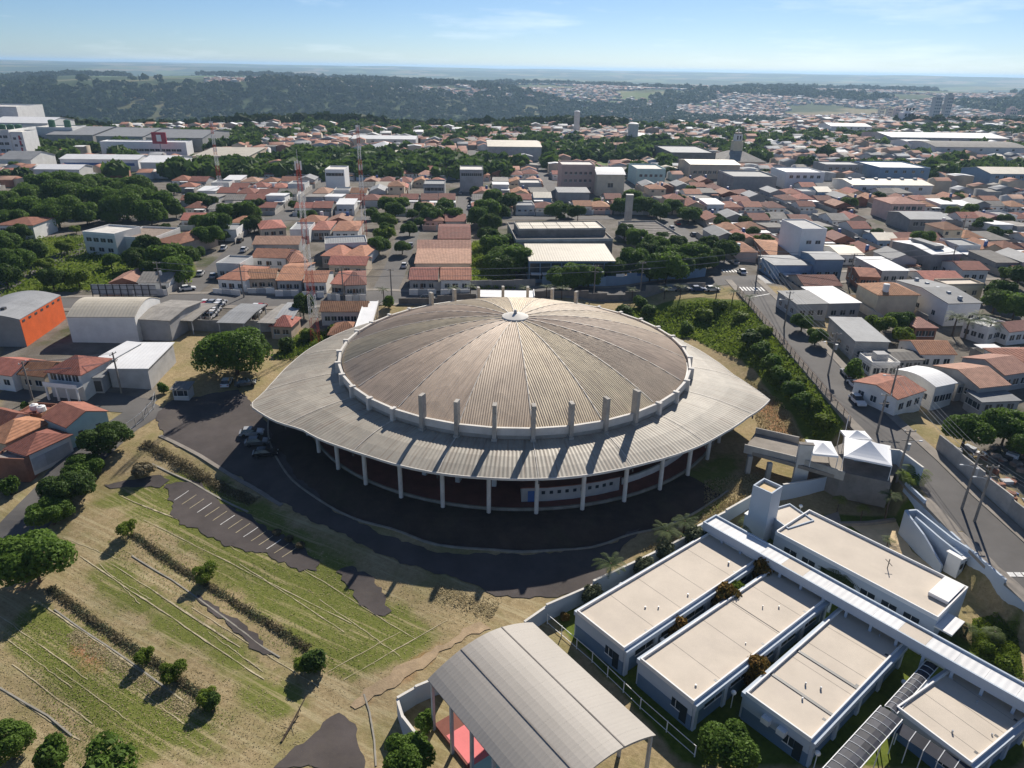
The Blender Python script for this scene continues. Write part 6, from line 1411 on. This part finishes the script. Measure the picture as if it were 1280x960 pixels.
BL('shop', 'grey low shop with pale roof west of the pink apartments', 'shop', 650, 676, 243, 5, 12, 'flat', 0, 'wall_grey', 'pale_concrete', parapet=.5); BL('shop', 'dark open shed before the pink apartment block', 'shop', 698, 736, 253, 4.5, 12, 'shed', .5, 'wall_grey', 'grey_sheet')
BL('shop', 'aqua two-storey shop with flat roof in the town centre', 'shop', 795, 830, 232, 8, 22, 'flat', 0, 'wall_aqua', 'pale_concrete', parapet=.6, wins=[('s', 5, 4.5, 1.5, 1.3, 'glass')])
BL('warehouse', 'dark-walled warehouse with reflective flat roof', 'warehouse', 838, 892, 208, 8, 45, 'flat', 0, 'dark_concrete', 'grey_sheet', parapet=.6); BL('hall', 'long cream hall with pale roof below the church', 'hall', 862, 922, 224, 8, 25, 'gable', 1.2, 'wall_cream', 'cream_sheet', wins=[('s', 9, 3, 2, 1.5, 'glass')]); BL('warehouse', 'grey-brown warehouse with curved stained roof by the church', 'warehouse', 915, 968, 240, 7, 24, 'flat', 0, 'wall_grey', 'grey_sheet', parapet=.6)
t, rc = BL('church', 'wide low church with pale roof and square stepped bell tower', 'church', 903, 955, 210, 4, 34, 'hip', 6, 'wall_cream', 'fibro_sheet'); 
MB().box(-3, 3, -3, 3, 0, 15).build('bell_tower', 'wall_cream', t); MB().box(-2.2, 2.2, -2.2, 2.2, 15, 19).build('belfry', 'wall_white', t); MB().prism([(-1.8, -1.8), (1.8, -1.8), (1.8, 1.8), (-1.8, 1.8)], 19, 20.2).build('spire_base', 'wall_cream', t); MB().tube([(0, 0, 20), (0, 0, 23)], [.4, .1], 6).build('cross_post', 'white_steel', t)
for s in (-1, 1): MB().box(s*.9-.45, s*.9+.45, -2.3, -2.15, 15.8, 18.2).build('belfry_opening', 'glass', t)
for x, y, h, r_, lab in ((720,172,22,2.6,'slender pale water tower beyond the town trees'),(790,180,16,4.2,'stout white water tower beside a pale dome roof'),(522,158,12,5,'pale squat water tank beyond the flat town roofs')):
    p = G(x, y); t = thing('water_tower', lab, 'water tower', p); MB().tube([(0, 0, 0), (0, 0, h)], r_, 14).build('shaft', 'pale_concrete', t); MB().tube([(0, 0, h), (0, 0, h+.8)], [r_*1.08, r_*.6], 14).build('cap', 'white_paint', t)
p = G(797, 178); t = thing('dome_hall', 'small hall with shining pale dome roof', 'hall', p); MB().tube([(0, 0, 0), (0, 0, 4), (0, 0, 6), (0, 0, 7.5), (0, 0, 8)], [12, 12, 9, 4, .5], 18).build('shell', 'white_sheet', t)
p = G(481, 192); t = thing('dome_hall', 'round pavilion with conical pale blue roof', 'hall', p); MB().tube([(0, 0, 0), (0, 0, 5)], 8.5, 16).build('wall', 'wall_white', t); MB().tube([(0, 0, 5), (0, 0, 8.2)], [10, .5], 16).build('roof', 'white_sheet', t)
for i, (x0, x1, yb, ev, dp, kd, wl, rf, lab) in enumerate([(1118,1250,186,9,50,'gable','wall_grey','white_sheet','very long warehouse with gleaming pale roof'),(1138,1168,194,8,30,'vault','wall_white','white_sheet','white vaulted hall before the very long warehouse'),(1170,1275,200,9,40,'vault','wall_white','fibro_sheet','long hall with brown curved roof and white wall'),(1065,1162,244,5,22,'gable','wall_white','cream_sheet','long cream roof with a row of vents in the eastern blocks'),(1098,1158,226,7,30,'flat','wall_blue','white_sheet','blue-white flat commercial block in the eastern blocks'),(1030,1075,222,7,16,'flat','wall_grey','grey_sheet','dark open two-storey commercial block'),(1110,1152,276,7,14,'hip','wall_pink','light_tile','large pinkish two-storey house with pale tiled hip roof'),(1235,1290,236,8,25,'gable','wall_blue','cream_sheet','blue-walled hall with pale roof in the eastern blocks'),(980,1027,236,8,20,'flat','white_paint','white_sheet','clean white two-storey cube in the eastern blocks'),(1135,1185,290,5,16,'gable','wall_grey','grey_sheet','slate grey house group roof in the eastern blocks'),(1040,1085,168,8,30,'gable','wall_white','white_sheet','far pale warehouse on the valley edge'),(440,520,184,6,25,'gable','wall_white','white_sheet','white warehouse among the trees beyond the town'),(520,583,160,8,40,'flat','wall_white','white_sheet','long white terrace roofs at the valley edge'),(530,556,248,6,14,'flat','wall_grey','grey_sheet','grey boxy building before the far street'),(575,604,240,10,16,'flat','wall_grey','pale_concrete','tall grey building beside the far street'),(408,432,237,9,14,'flat','white_paint','pale_concrete','white narrow three-storey building in the western blocks'),(0,46,300,5,14,'hip','wall_white','tile_roof','broad tiled house beside the western park trees')]):
    t, rc = BL('hall' if 'hall' in lab else 'house' if 'house' in lab else 'building', lab, 'hall' if 'hall' in lab else 'house' if 'house' in lab else 'building', x0, x1, yb, ev, dp, kd, ev*.25, wl, rf, parapet=.5, wins=[('s', 5, ev-2.6, 1.8, 1.4, 'glass')])
    if 'row of vents' in lab:
        for k in range(6): MB().box(-.8, .8, -.8, .8, 5.6, 7).build('roof_vent', 'grey_metal', t, loc=(-rc[1]/2+rc[1]*(k+.5)/6, 0, 0))
# distant apartment towers across the valley
def far_pt(x, y):
    d = ray(x, y); lo, hi = 300.0, 9000.0; 
    for s in np.arange(300, 9000, 10.0):
        q = Vector((0, 0, CAM_H))+d*s
        if q.z < float(far_h(np.array([q.x]), np.array([q.y]))[0]): return q
    return Vector((0, 0, CAM_H))+d*3000
for x, y, w_, h, m_, lab in ((1166,150,7,22,'wall_grey','dark grey apartment tower, taller of the far pair'),(1180,150,6,24,'wall_grey','dark grey apartment tower, slimmer of the far pair'),(1130,156,11,12,'white_paint','short white far apartment tower'),(1100,146,5,9,'wall_cream','cream far apartment slab, first of the row before the white tower'),(1110,147,5,9,'wall_cream','cream far apartment slab, second of the row before the white tower'),(1119,148,5,9,'wall_pink','pinkish far apartment slab beside the white tower'),(1262,148,7,9,'wall_pink','pinkish far tower beyond the eastern halls')):
    p = far_pt(x, y); sc_ = p.length/FOC; zz = float(far_h(np.array([p.x]), np.array([p.y]))[0]); t = thing('apartment_tower', lab, 'apartment tower', (p.x, p.y, zz)); W2 = w_*sc_*.5; HH = h*sc_
    MB().box(-W2, W2, -W2, W2, -8, HH).build('wall', m_, t); MB().box(-W2*.5, W2*.5, -W2*.5, W2*.5, HH, HH+4).build('lift_house', m_, t)
    for k in range(3):
        for j in range(max(3, int(HH/7))): MB().box(-W2*.18, W2*.18, -W2-.3, -W2, 3+j*7, 6.5+j*7).build('window', 'glass', t, loc=((k-1)*W2*.6, 0, 0))
# ================================================================== street grid
OX, OY = -35.0, 184.0; VA = R(2.3); UA = R(6.0)
def uv(u, v): return (OX+u*math.cos(UA)-v*math.sin(VA), OY+u*math.sin(UA)+v*math.cos(VA))
VERT = {0: [-260, -208, -156, -104, -53, 0, 100, 158, 214, 270, 326], 1: [-330, -270, -208, -156, -104, -53, 18, 60, 100, 158, 214, 270, 326, 380]}
BANDS = [(0, 96), (104, 196), (204, 296), (304, 396), (404, 496), (504, 600)]
for i, (v0, v1) in enumerate(BANDS[:4]):
    for u in VERT[0 if i == 0 else 1]:
        if i == 0 and u == 100: pts = [uv(100, 12), uv(100, 104)]
        else: pts = [uv(u, v0), uv(u, (v0+v1)/2), uv(u, v1+8)]
        if abs(pts[0][0]) < 330: drape('road', strip(pts, 7.0), 'road', .06, 4.0, kind='structure')
for i, (v0, v1) in enumerate(BANDS[:4]): drape('road', strip([uv(u, v1+4) for u in range(-330, 400, 40)], 7.0), 'road', .07, 4.0, kind='structure')
def inview(x, y, z, m=30):
    q = Vector((x, y, z-CAM_H)); zc_ = q.dot(CAMF)
    if zc_ <= 1: return False
    X = 640+FOC*q.dot(CAMR)/zc_; Y = 480-FOC*q.dot(CAMU)/zc_; return -m < X < 1280+m and -m < Y < 960+m
def free(x, y, r_x=4.0):
    for cx, cy, a, b, yw in EXC:
        dx, dy = x-cx, y-cy; c, s = math.cos(yw), math.sin(yw)
        if abs(dx*c+dy*s) < a+r_x and abs(-dx*s+dy*c) < b+r_x: return False
    return True
KEEP = [W((0,235),(230,230),(245,352),(0,372)), W((588,278),(880,276),(905,345),(588,362)), W((330,190),(450,186),(450,205),(330,208)), W((700,186),(800,186),(808,208),(700,206)), W((1190,345),(1280,345),(1280,430),(1200,430)), W((455,262),(500,255),(505,330),(460,340))]
def in_one(x, y, poly): return bool(in_poly(np.array([x]), np.array([y]), poly)[0])
lots = []
rl = random.Random(11)
def add_lots(u0, u1, v0, v1):
    n = max(1, round((u1-u0-7)/8.4)); rows = max(1, round((v1-v0)/18)); 
    for r in range(rows):
        for k in range(n):
            uu = u0+3.5+(u1-u0-7)*(k+.5)/n; vv = v0+(v1-v0)*(r+.5)/rows; x, y = uv(uu, vv)
            x += rl.uniform(-.4, .4); y += rl.uniform(-1.8, 1.8)
            if not inview(x, y, 6): continue
            if not free(x, y) or any(in_one(x, y, k_) for k_ in KEEP): continue
            if x < 76 and y < 205 and x > 60: continue
            lots.append((x, y, (u1-u0-7)/n, (v1-v0)/rows, r % 2))
for i, (v0, v1) in enumerate(BANDS):
    V_ = VERT[0 if i == 0 else 1]
    if i >= 3: V_ = list(range(-540, -53, 54))+[-53, 18, 60, 100]+list(range(158, 600, 56))
    for u0, u1 in zip(V_[:-1], V_[1:]): add_lots(u0, u1, v0+1, v1-1)
# lots east of the descending street, below the cross street
for x in np.arange(82, 210, 11.5):
    for y in (112, 132, 150, 170, 188):
        yy = y+(x-66)*.1
        if inview(x, yy, 5) and free(x, yy, 5) and not in_one(x, yy, KEEP[4]) and x > sc(yy)+12: lots.append((x, yy, 11.5, 19, rl.randint(0, 1)))
for x in np.arange(-190, -75, 11.5):
    for y in (100, 122, 146, 160):
        if inview(x, y, 3) and free(x, y, 5) and x < -84: lots.append((x, y, 11.5, 20, 0))
lots.sort(key=lambda q: q[0]**2+q[1]**2)
# ---- house prototypes (parts shared), 3 metre storeys
ROOFT = {'tile_roof': 'terracotta tiled', 'light_tile': 'pale pink tiled', 'dark_tile': 'dark red tiled', 'grey_sheet': 'grey metal', 'white_sheet': 'white metal', 'fibro_sheet': 'stained fibre sheet', 'cream_sheet': 'cream metal'}
WALLT = {'wall_white': 'white', 'wall_cream': 'cream', 'wall_grey': 'grey', 'wall_brick': 'brick', 'wall_pink': 'pink', 'wall_blue': 'blue', 'wall_aqua': 'aqua'}
PROTO = []
combos = [('hip','tile_roof','wall_white',3.2),('gable','tile_roof','wall_cream',3.2),('gable','tile_roof','wall_white',3.3),('hip','light_tile','wall_white',3.2),('gable','dark_tile','wall_grey',3.2),('hip','tile_roof','wall_pink',3.2),('shed','fibro_sheet','wall_grey',3.6),('flat','grey_sheet','wall_white',4.0),('flat','white_sheet','wall_cream',6.2),('gable','light_tile','wall_brick',3.3),('shed','white_sheet','wall_white',4.2),('hip','dark_tile','wall_white',3.2),('gable','cream_sheet','wall_blue',3.6),('hip','tile_roof','wall_cream',6.0),('gable','fibro_sheet','wall_white',3.2),('gable','grey_sheet','wall_grey',4.4)]
wts = [9, 9, 9, 4, 7, 4, 5, 3, 1, 4, 2, 7, 1, 2, 5, 4]
def house_proto(i, kd, rf, wl, ev):
    rr = random.Random(100+i); t = thing('house', 'x', 'house'); L_, W_ = 9.2, rr.uniform(10.5, 13.5); rs = {'hip': 1.7, 'gable': 1.6, 'shed': .6, 'flat': 0}[kd]
    gable_wall(L_, W_, ev, rs, kd).build('wall', wl, t)
    rm = roof_mesh(kd, W_, L_, ev, rs, .4) if kd == 'gable' and i % 2 else None
    if rm is not None:
        for o_ in list(t.children): bpy.data.objects.remove(o_)
        ob = gable_wall(W_, L_, ev, rs, kd).build('wall', wl, t, rz=math.pi/2); rm.build('roof', rf, t, rz=math.pi/2)
    else: roof_mesh(kd, L_, W_, ev, rs, 0 if kd == 'flat' else .4).build('roof', rf, t)
    if kd == 'flat':
        for x0, x1, y0, y1 in ((-L_/2, L_/2, -W_/2, -W_/2+.16), (-L_/2, L_/2, W_/2-.16, W_/2), (-L_/2, -L_/2+.16, -W_/2+.16, W_/2-.16), (L_/2-.16, L_/2, -W_/2+.16, W_/2-.16)): MB().box(x0, x1, y0, y1, ev-.26, ev+.45).build('parapet', wl, t)
    MB().box(-.5, .5, -.05, .05, .02, 2.15).build('door', 'wood_door', t, loc=(rr.uniform(-1, 1), -W_/2, 0))
    for x in (-2.8, 2.8):
        for z in ((1.0, 4.0) if ev > 5.5 else (1.0,)): MB().box(-.7, .7, -.06, .06, 0, 1.15).build('window', 'glass', t, loc=(x, -W_/2, z))
    for y in (-2.5, 2.5): MB().box(-.06, .06, -.6, .6, 1.0, 2.1).build('window', 'glass', t, loc=(-L_/2, y, 0))
    if i % 2 == 0:
        s = rr.choice((-1, 1)); MB().box(-2.2, 2.2, -2.2, 2.2, -.5, 2.6).build('annex', 'wall_grey', t, loc=(s*2.6, W_/2+2.6, 0)); MB().box(-2.45, 2.45, -2.45, 2.45, 2.6, 2.72).build('annex_roof', rr.choice(['fibro_sheet', 'grey_sheet', 'cream_sheet', 'white_sheet']), t, loc=(s*2.6, W_/2+2.6, 0))
    if i % 4 == 1: MB().tube([(0, 0, ev), (0, 0, ev+2.2), (0, 0, ev+2.3)], [.7, .7, .3], 10).build('water_tank', 'blue_paint' if i % 8 == 1 else 'white_paint', t, loc=(2.5, W_/2-1.5, 0))
    for s in (-1, 1): MB().box(s*5.1-.08, s*5.1+.08, -W_/2-3.4, W_/2+5, -.5, 2.0).build('yard_wall', 'yard_block', t)
    MB().box(-5.0, 5.0, -W_/2-3.5, -W_/2-3.35, -.5, 1.9).build('front_wall', wl, t); MB().box(1.2, 4.0, -W_/2-3.56, -W_/2-3.5, 0, 2.1).build('gate', 'grey_metal', t)
    if i % 3 == 0: MB().box(.5, 4.9, -W_/2-3.3, -W_/2-.5, 2.7, 2.82).build('carport_roof', rr.choice(['tile_roof', 'fibro_sheet', 'white_sheet', 'grey_sheet']), t)
    return t
bag = [i for i, w_ in enumerate(wts) for _ in range(w_)]
def where(x, y):
    if x > 76 and y < 225: return 'east of the descending street'
    if x < -76 and y < 180: return 'beside the western side street'
    if y < 300: return 'just behind the back street' if x < 62 else 'just past the crossing'
    if x < -40: return 'below the factory'
    if x < 62: return 'around the pink apartments'
    return 'below the church'
NIND = 235; PR = {}
fstuff_v, fstuff_f, fstuff_c = [], [], []
RC = {'tile_roof': (.29,.14,.095), 'light_tile': (.34,.21,.155), 'dark_tile': (.20,.08,.06), 'grey_sheet': (.30,.31,.32), 'white_sheet': (.62,.62,.61), 'fibro_sheet': (.23,.215,.195), 'cream_sheet': (.60,.55,.45)}
WCc = {'wall_white': (.56,.55,.53), 'wall_cream': (.48,.41,.32), 'wall_grey': (.34,.335,.33), 'wall_brick': (.28,.14,.10), 'wall_pink': (.60,.43,.36), 'wall_blue': (.24,.33,.44)}
nb_ = 0
def merge_house(x, y, z, L_, W_, ev, rs, yaw, rc, wc):
    n = nb_h[0]; c, s = math.cos(yaw), math.sin(yaw); l, w_ = L_/2, W_/2
    P_ = [(-l, -w_, -2), (l, -w_, -2), (l, w_, -2), (-l, w_, -2), (-l, -w_, ev), (l, -w_, ev), (l, w_, ev), (-l, w_, ev), (-l, -w_-.3, ev), (l, -w_-.3, ev), (l, 0, ev+rs), (-l, 0, ev+rs), (-l, w_+.3, ev), (l, w_+.3, ev)]
    fstuff_v.extend([(x+a*c-b*s, y+a*s+b*c, z+q) for a, b, q in P_]); k = [rl.uniform(.75, 1.2) for _ in range(2)]
    for f4, cc in (((0, 1, 5, 4), wc), ((1, 2, 6, 5), wc), ((2, 3, 7, 6), wc), ((3, 0, 4, 7), wc), ((8, 9, 10, 11), rc), ((11, 10, 13, 12), rc), ((5, 6, 10, 10), wc), ((7, 4, 11, 11), wc)):
        if f4[2] == f4[3]: f4 = (f4[0], f4[1], f4[2], f4[2])
        fstuff_f.append(tuple(n+i for i in f4)); fstuff_c.append(tuple(v*k[0 if cc is rc else 1] for v in cc))
    nb_h[0] += 14
nb_h = [0]
for k, (x, y, lw, ld, fl) in enumerate(lots):
    i = rl.choice(bag); kd, rf, wl, ev = combos[i]; yaw = (UA+VA)/2+(math.pi if fl else 0)+rl.uniform(-.03, .03)
    if rl.random() < .06 and k > 40: continue
    if k < NIND:
        lab = '%s %s house with %s roof %s' % ('two-storey' if ev > 5.5 else 'small', WALLT[wl], ROOFT[rf]+{'hip': ' hip', 'gable': ' gable', 'shed': ' lean-to', 'flat': ' flat'}[kd], where(x, y))
        if i not in PR: t = PR[i] = house_proto(i, *combos[i])
        else: t = copy_tree(PR[i])
        t['label'] = lab; t['group'] = 'houses '+where(x, y); t.location = (x, y, H(x, y)); t.rotation_euler = (0, 0, yaw); q = lw/10.3; t.scale = (q*rl.uniform(.94, 1.02), rl.uniform(.85, 1.12)*min(1.15, ld/21), rl.uniform(.82, 1.02))
    else:
        yaw += rl.choice((0, math.pi/2)); merge_house(x, y, H(x, y), rl.uniform(6, 8.6), rl.uniform(7, 13), ev, 1.3 if kd in ('hip', 'gable') else .4, yaw, RC[rf], WCc.get(wl, (.6,.6,.58)))
# ---- the rest of the town out to the valley edge, and the suburbs beyond: one mass
gfar = np.random.default_rng(5)
def hz_(x, y): return H(x, y)
n_far = 0
for k in range(8000):
    D = 560+gfar.random()**.8*420; a_ = gfar.uniform(-42, 42)
    if D > 770+max(0, a_-6)*14: continue
    x, y = D*math.sin(R(a_)), D*math.cos(R(a_))
    if y < 520 or not inview(x, y, 5, 5) or not free(x, y, 2): continue
    nz_ = math.sin(x/70)*math.sin(y/45+1)
    if nz_ > .55: continue
    x = round(x/9)*9+gfar.uniform(-2, 2); i = rl.choice(bag); kd, rf, wl, ev = combos[i]
    merge_house(x, y, H(x, y), rl.uniform(6, 10), rl.uniform(7, 12), ev*rl.uniform(.9, 1.3), 1.4, .07+rl.choice((0, 1.57)), RC[rf], WCc.get(wl, (.6,.6,.58)))
def suburb(a0, a1, d0, d1, n, sp=1.0):
    for k in range(n):
        D = gfar.uniform(d0, d1); a_ = gfar.uniform(a0, a1); x, y = D*math.sin(R(a_)), D*math.cos(R(a_))
        if math.sin(x/130+1)*math.sin(y/150)+.35*math.sin(x/37)*math.sin(y/61) > .35*sp: continue
        i = rl.choice(bag); kd, rf, wl, ev = combos[i]; z = H(x, y); s = rl.uniform(1.0, 1.7)
        merge_house(x, y, z, 9*s, 11*s, ev*1.3, 1.4, rl.uniform(0, 3), RC[rf], WCc.get(wl, (.6,.6,.58)))
suburb(6, 42, 1000, 2300, 7000); suburb(8, 42, 2300, 3600, 4500); suburb(-22, 8, 2250, 3300, 3500); suburb(-2, 14, 1500, 2300, 900); suburb(12, 40, 850, 1300, 1600)
me = np_mesh('distant_houses', np.array(fstuff_v), np.array([f if f[2] != f[3] else (f[0], f[1], f[2], f[0]) for f in fstuff_f]), 'town_mix', colr=np.array(fstuff_c)) if False else None
F_ = np.array(fstuff_f); V_ = np.array(fstuff_v)
tri = F_[:, 2] == F_[:, 3]; quads = F_[~tri]; tris = F_[tri][:, :3]; C_ = np.array(fstuff_c)
allt = np.vstack([quads[:, [0, 1, 2]], quads[:, [0, 2, 3]], tris]); allc = np.vstack([C_[~tri], C_[~tri], C_[tri]])
put('distant_houses', np_mesh('distant_houses', V_, allt, 'town_mix', colr=allc), label='mass of distant town houses reaching to the valley and beyond', cat='houses', kind='stuff')
# ================================================================== town trees
TK = ['broad', 'broad2', 'round', 'dark', 'dark2', 'bright']
KN = {'huge': 'huge green', 'broad': 'broad green', 'broad2': 'spreading green', 'round': 'round green', 'dark': 'tall dark', 'dark2': 'dense dark', 'bright': 'bright leafy'}
def grove(pts, place, ks=TK, smin=.75, smax=1.15):
    for x, y in pts: k = rl.choice(ks); plant_px(k, x, y, '%s tree %s' % (KN[k], place), rl.uniform(smin, smax), group='trees '+place)
grove([(12,268),(35,258),(55,250),(78,246),(100,248),(122,243),(145,247),(165,256),(184,262),(205,272),(60,268),(92,266),(130,268),(160,275),(40,282),(75,285),(20,292),(110,282),(190,282)], 'in the western park behind the white institute', ['broad','broad2','huge','broad'], 1.0, 1.35)
grove([(8,320),(25,345),(45,330),(28,305),(10,360)], 'at the overgrown end of the western park', ['dark','broad2','dark2'], .9, 1.2)
grove([(68,362),(100,360),(60,340),(85,318),(140,335)], 'on the vacant green land behind the billboard', ['bright','round','dark2'], .7, 1.0)
grove([(172,338),(198,352),(215,345),(235,338),(185,322),(225,355)], 'before the red hip wing of the park building', ['dark','broad','dark2'], .9, 1.25)
grove([(270,300),(262,310),(255,290),(285,280),(318,290),(310,278),(325,265),(265,265),(248,262)], 'along the western street of parked cars', ['broad2','broad','dark2'], .8, 1.15)
grove([(474,318),(480,306),(485,296),(478,285),(489,285),(494,274),(486,268),(465,275)], 'in the avenue beside the far tree street', ['broad2','round','bright'], .8, 1.05)
grove([(512,295),(525,285),(540,282),(530,272),(548,275),(515,275),(556,268),(503,318)], 'in the gardens east of the tree street', ['broad2','dark2','round'], .75, 1.0)
grove([(612,292),(608,280),(625,278),(632,268),(618,262),(640,262),(600,285),(648,345),(640,335),(630,350),(620,325),(635,318),(622,340),(612,310)], 'around the vacant lot beside the dark school', ['dark','broad2','broad','dark2'], .85, 1.15)
grove([(715,362),(735,360),(700,362)], 'in front of the school gymnasium', ['broad2','broad'], .75, .95)
grove([(790,345),(805,330),(795,312),(818,322),(838,338),(850,350),(862,340),(878,345),(892,335),(870,322),(845,318),(828,310),(905,328),(770,352),(885,318),(780,300),(812,352),(832,355)], 'beside the school wing with the slatted roof', ['broad2','dark','broad','dark2'], .75, 1.1)
grove([(695,275),(710,272),(722,276),(775,268),(790,262),(800,268),(812,270),(825,275),(840,268),(860,280)], 'behind the dark school wing', ['dark','broad2','broad'], .75, 1.05)
grove([(995,232),(1010,228),(1245,380),(1270,360),(1225,290),(1240,300),(1095,255),(1060,262),(1180,262),(1255,285),(1030,300),(1095,300),(1150,310),(940,298),(955,312),(918,312),(930,285),(900,290)], 'scattered through the blocks past the crossing', ['dark','broad2','dark2'], .6, .95)
for k in range(70):
    for _ in range(20):
        x, y = rl.uniform(0, 1280), rl.uniform(205, 330); p = G(x, y)
        if free(p.x, p.y, 1) and not in_one(p.x, p.y, KEEP[1]): break
    kk = rl.choice(TK); plant(kk, p, '%s tree among the rooftops %s' % (KN[kk], where(p.x, p.y)), rl.uniform(.5, .85), group='town trees '+where(p.x, p.y))
drape('sports_field', W((703,189),(800,188),(812,206),(700,208)), 'turf', .15, 6.0, kind='structure')
drape('sports_field', W((340,193),(446,190),(448,202),(336,206)), 'turf', .15, 6.0, kind='structure')
# cars parked along the town streets
for k, (u, v, c) in enumerate([(-50.5,20,'silver'),(-50.5,48,'white'),(-50.5,70,'grey'),(-55.5,60,'black'),(2.5,30,'white'),(2.5,52,'silver'),(-2.5,75,'grey'),(20.5,120,'white'),(20.5,140,'black'),(15.5,160,'silver'),(20.5,180,'white'),(102.5,40,'white'),(102.5,62,'grey'),(97.6,75,'silver'),(102.5,85,'red'),(160.5,30,'white'),(160.5,55,'silver'),(155.6,70,'black'),(216.5,45,'white'),(160.5,130,'grey'),(102.5,130,'white'),(62.5,140,'silver'),(57.6,120,'white'),(-101.5,120,'white'),(-106.4,150,'silver'),(-50.5,130,'red'),(20.5,215,'white'),(20.5,235,'grey')]):
    x, y = uv(u, v)
    if free(x, y, -1): car(c, 0, 0, VA+1.57, '%s car parked along a street %s' % (c, where(x, y)), 'cars along streets '+where(x, y), world=(x, y))
# farther trees as one mass: low-count crowns
def tree_mass(name, label, P_, size, per, lm, seed):
    g = np.random.default_rng(seed); n = len(P_); c = np.repeat(P_, per, 0); s = np.repeat(size, per); d = g.normal(size=(n*per, 3)); d /= np.linalg.norm(d, axis=1)[:, None]; d[:, 2] = np.abs(d[:, 2])*.95-.1
    q = c+d*s[:, None]*np.array([1, 1, .85])*g.uniform(.7, 1.05, n*per)[:, None]; q[:, 2] += s*.55
    nr = d+g.normal(size=d.shape)*.4; nr /= np.linalg.norm(nr, axis=1)[:, None]; t = np.cross(nr, g.normal(size=d.shape)); t /= np.linalg.norm(t, axis=1)[:, None]; b = np.cross(nr, t); l = (s*.5*g.uniform(.7, 1.3, n*per))[:, None]
    V = np.stack([q-t*l, q-b*l*.8, q+t*l, q+b*l*.8], 1).reshape(-1, 3); put(name, np_mesh(name, V, np.arange(len(V)).reshape(-1, 4), lm, np.clip(np.repeat(g.uniform(.1, .9, n), per)+g.normal(size=n*per)*.12, 0, 1)), label=label, cat='trees', kind='stuff')
P_ = []
for k in range(3400):
    x, y = gfar.uniform(0, 1280), 150+gfar.random()**1.2*75; p = G(x, y); cl = math.sin(p.x/60)*math.sin(p.y/42+1)
    if (y > 190 and cl < .1 or (y <= 190 and cl < -.15)) and gfar.random() > .07: continue
    if p.y < 330 or not free(p.x, p.y, 1): continue
    if p.y > 2000: continue
    P_.append((p.x, p.y, p.z))
P_ = np.array(P_); tree_mass('town_trees', 'mass of dark trees among the farther town blocks', P_, gfar.uniform(3, 6.5, len(P_)), 70, 'leaf_dark', 41)
P_ = []
for k in range(24000):
    a_ = gfar.uniform(-40, 40); D = 780*math.exp(gfar.random()*math.log(6.5)); x, y = D*math.sin(R(a_)), D*math.cos(R(a_))
    if D < 770+max(0, a_-6)*14: continue
    cl = math.sin(x/210+.5)*math.sin(y/260)+.5*math.sin(x/90+2)*math.sin(y/120)
    steep = 1.0 if (D < 2300 and a_ < 8) or (a_ < -8 and D < 2500) else 0
    if steep < .5 and cl < .22: continue
    if -31 < a_ < -19 and 2330 < D < 3300 and gfar.random() < .985: continue
    P_.append((x, y, D))
P_ = np.array(P_); zz = hgt(P_[:, 0], P_[:, 1]); S_ = gfar.uniform(5, 9, len(P_))*np.clip(P_[:, 2]/1500, 1, 1.7); Q_ = np.stack([P_[:, 0], P_[:, 1], zz], 1)
tree_mass('valley_forest', 'dark forest covering the valley slopes beyond the town', Q_, S_, 24, 'leaf_far', 42)
# ================================================================== air
hz = MB().box(-27500, 27500, -27500, 27500, -260, 92)
m = bpy.data.materials.new('haze_air'); t = nodes_of(m); out = t.nodes.new('ShaderNodeOutputMaterial'); pv = t.nodes.new('ShaderNodeVolumePrincipled')
pv.inputs['Color'].default_value = (.50,.74,1.0,1); pv.inputs['Density'].default_value = 0.9e-4; pv.inputs['Anisotropy'].default_value = .3
t.links.new(pv.outputs[0], out.inputs['Volume'])
hzo = hz.build('haze', m, kind='stuff')
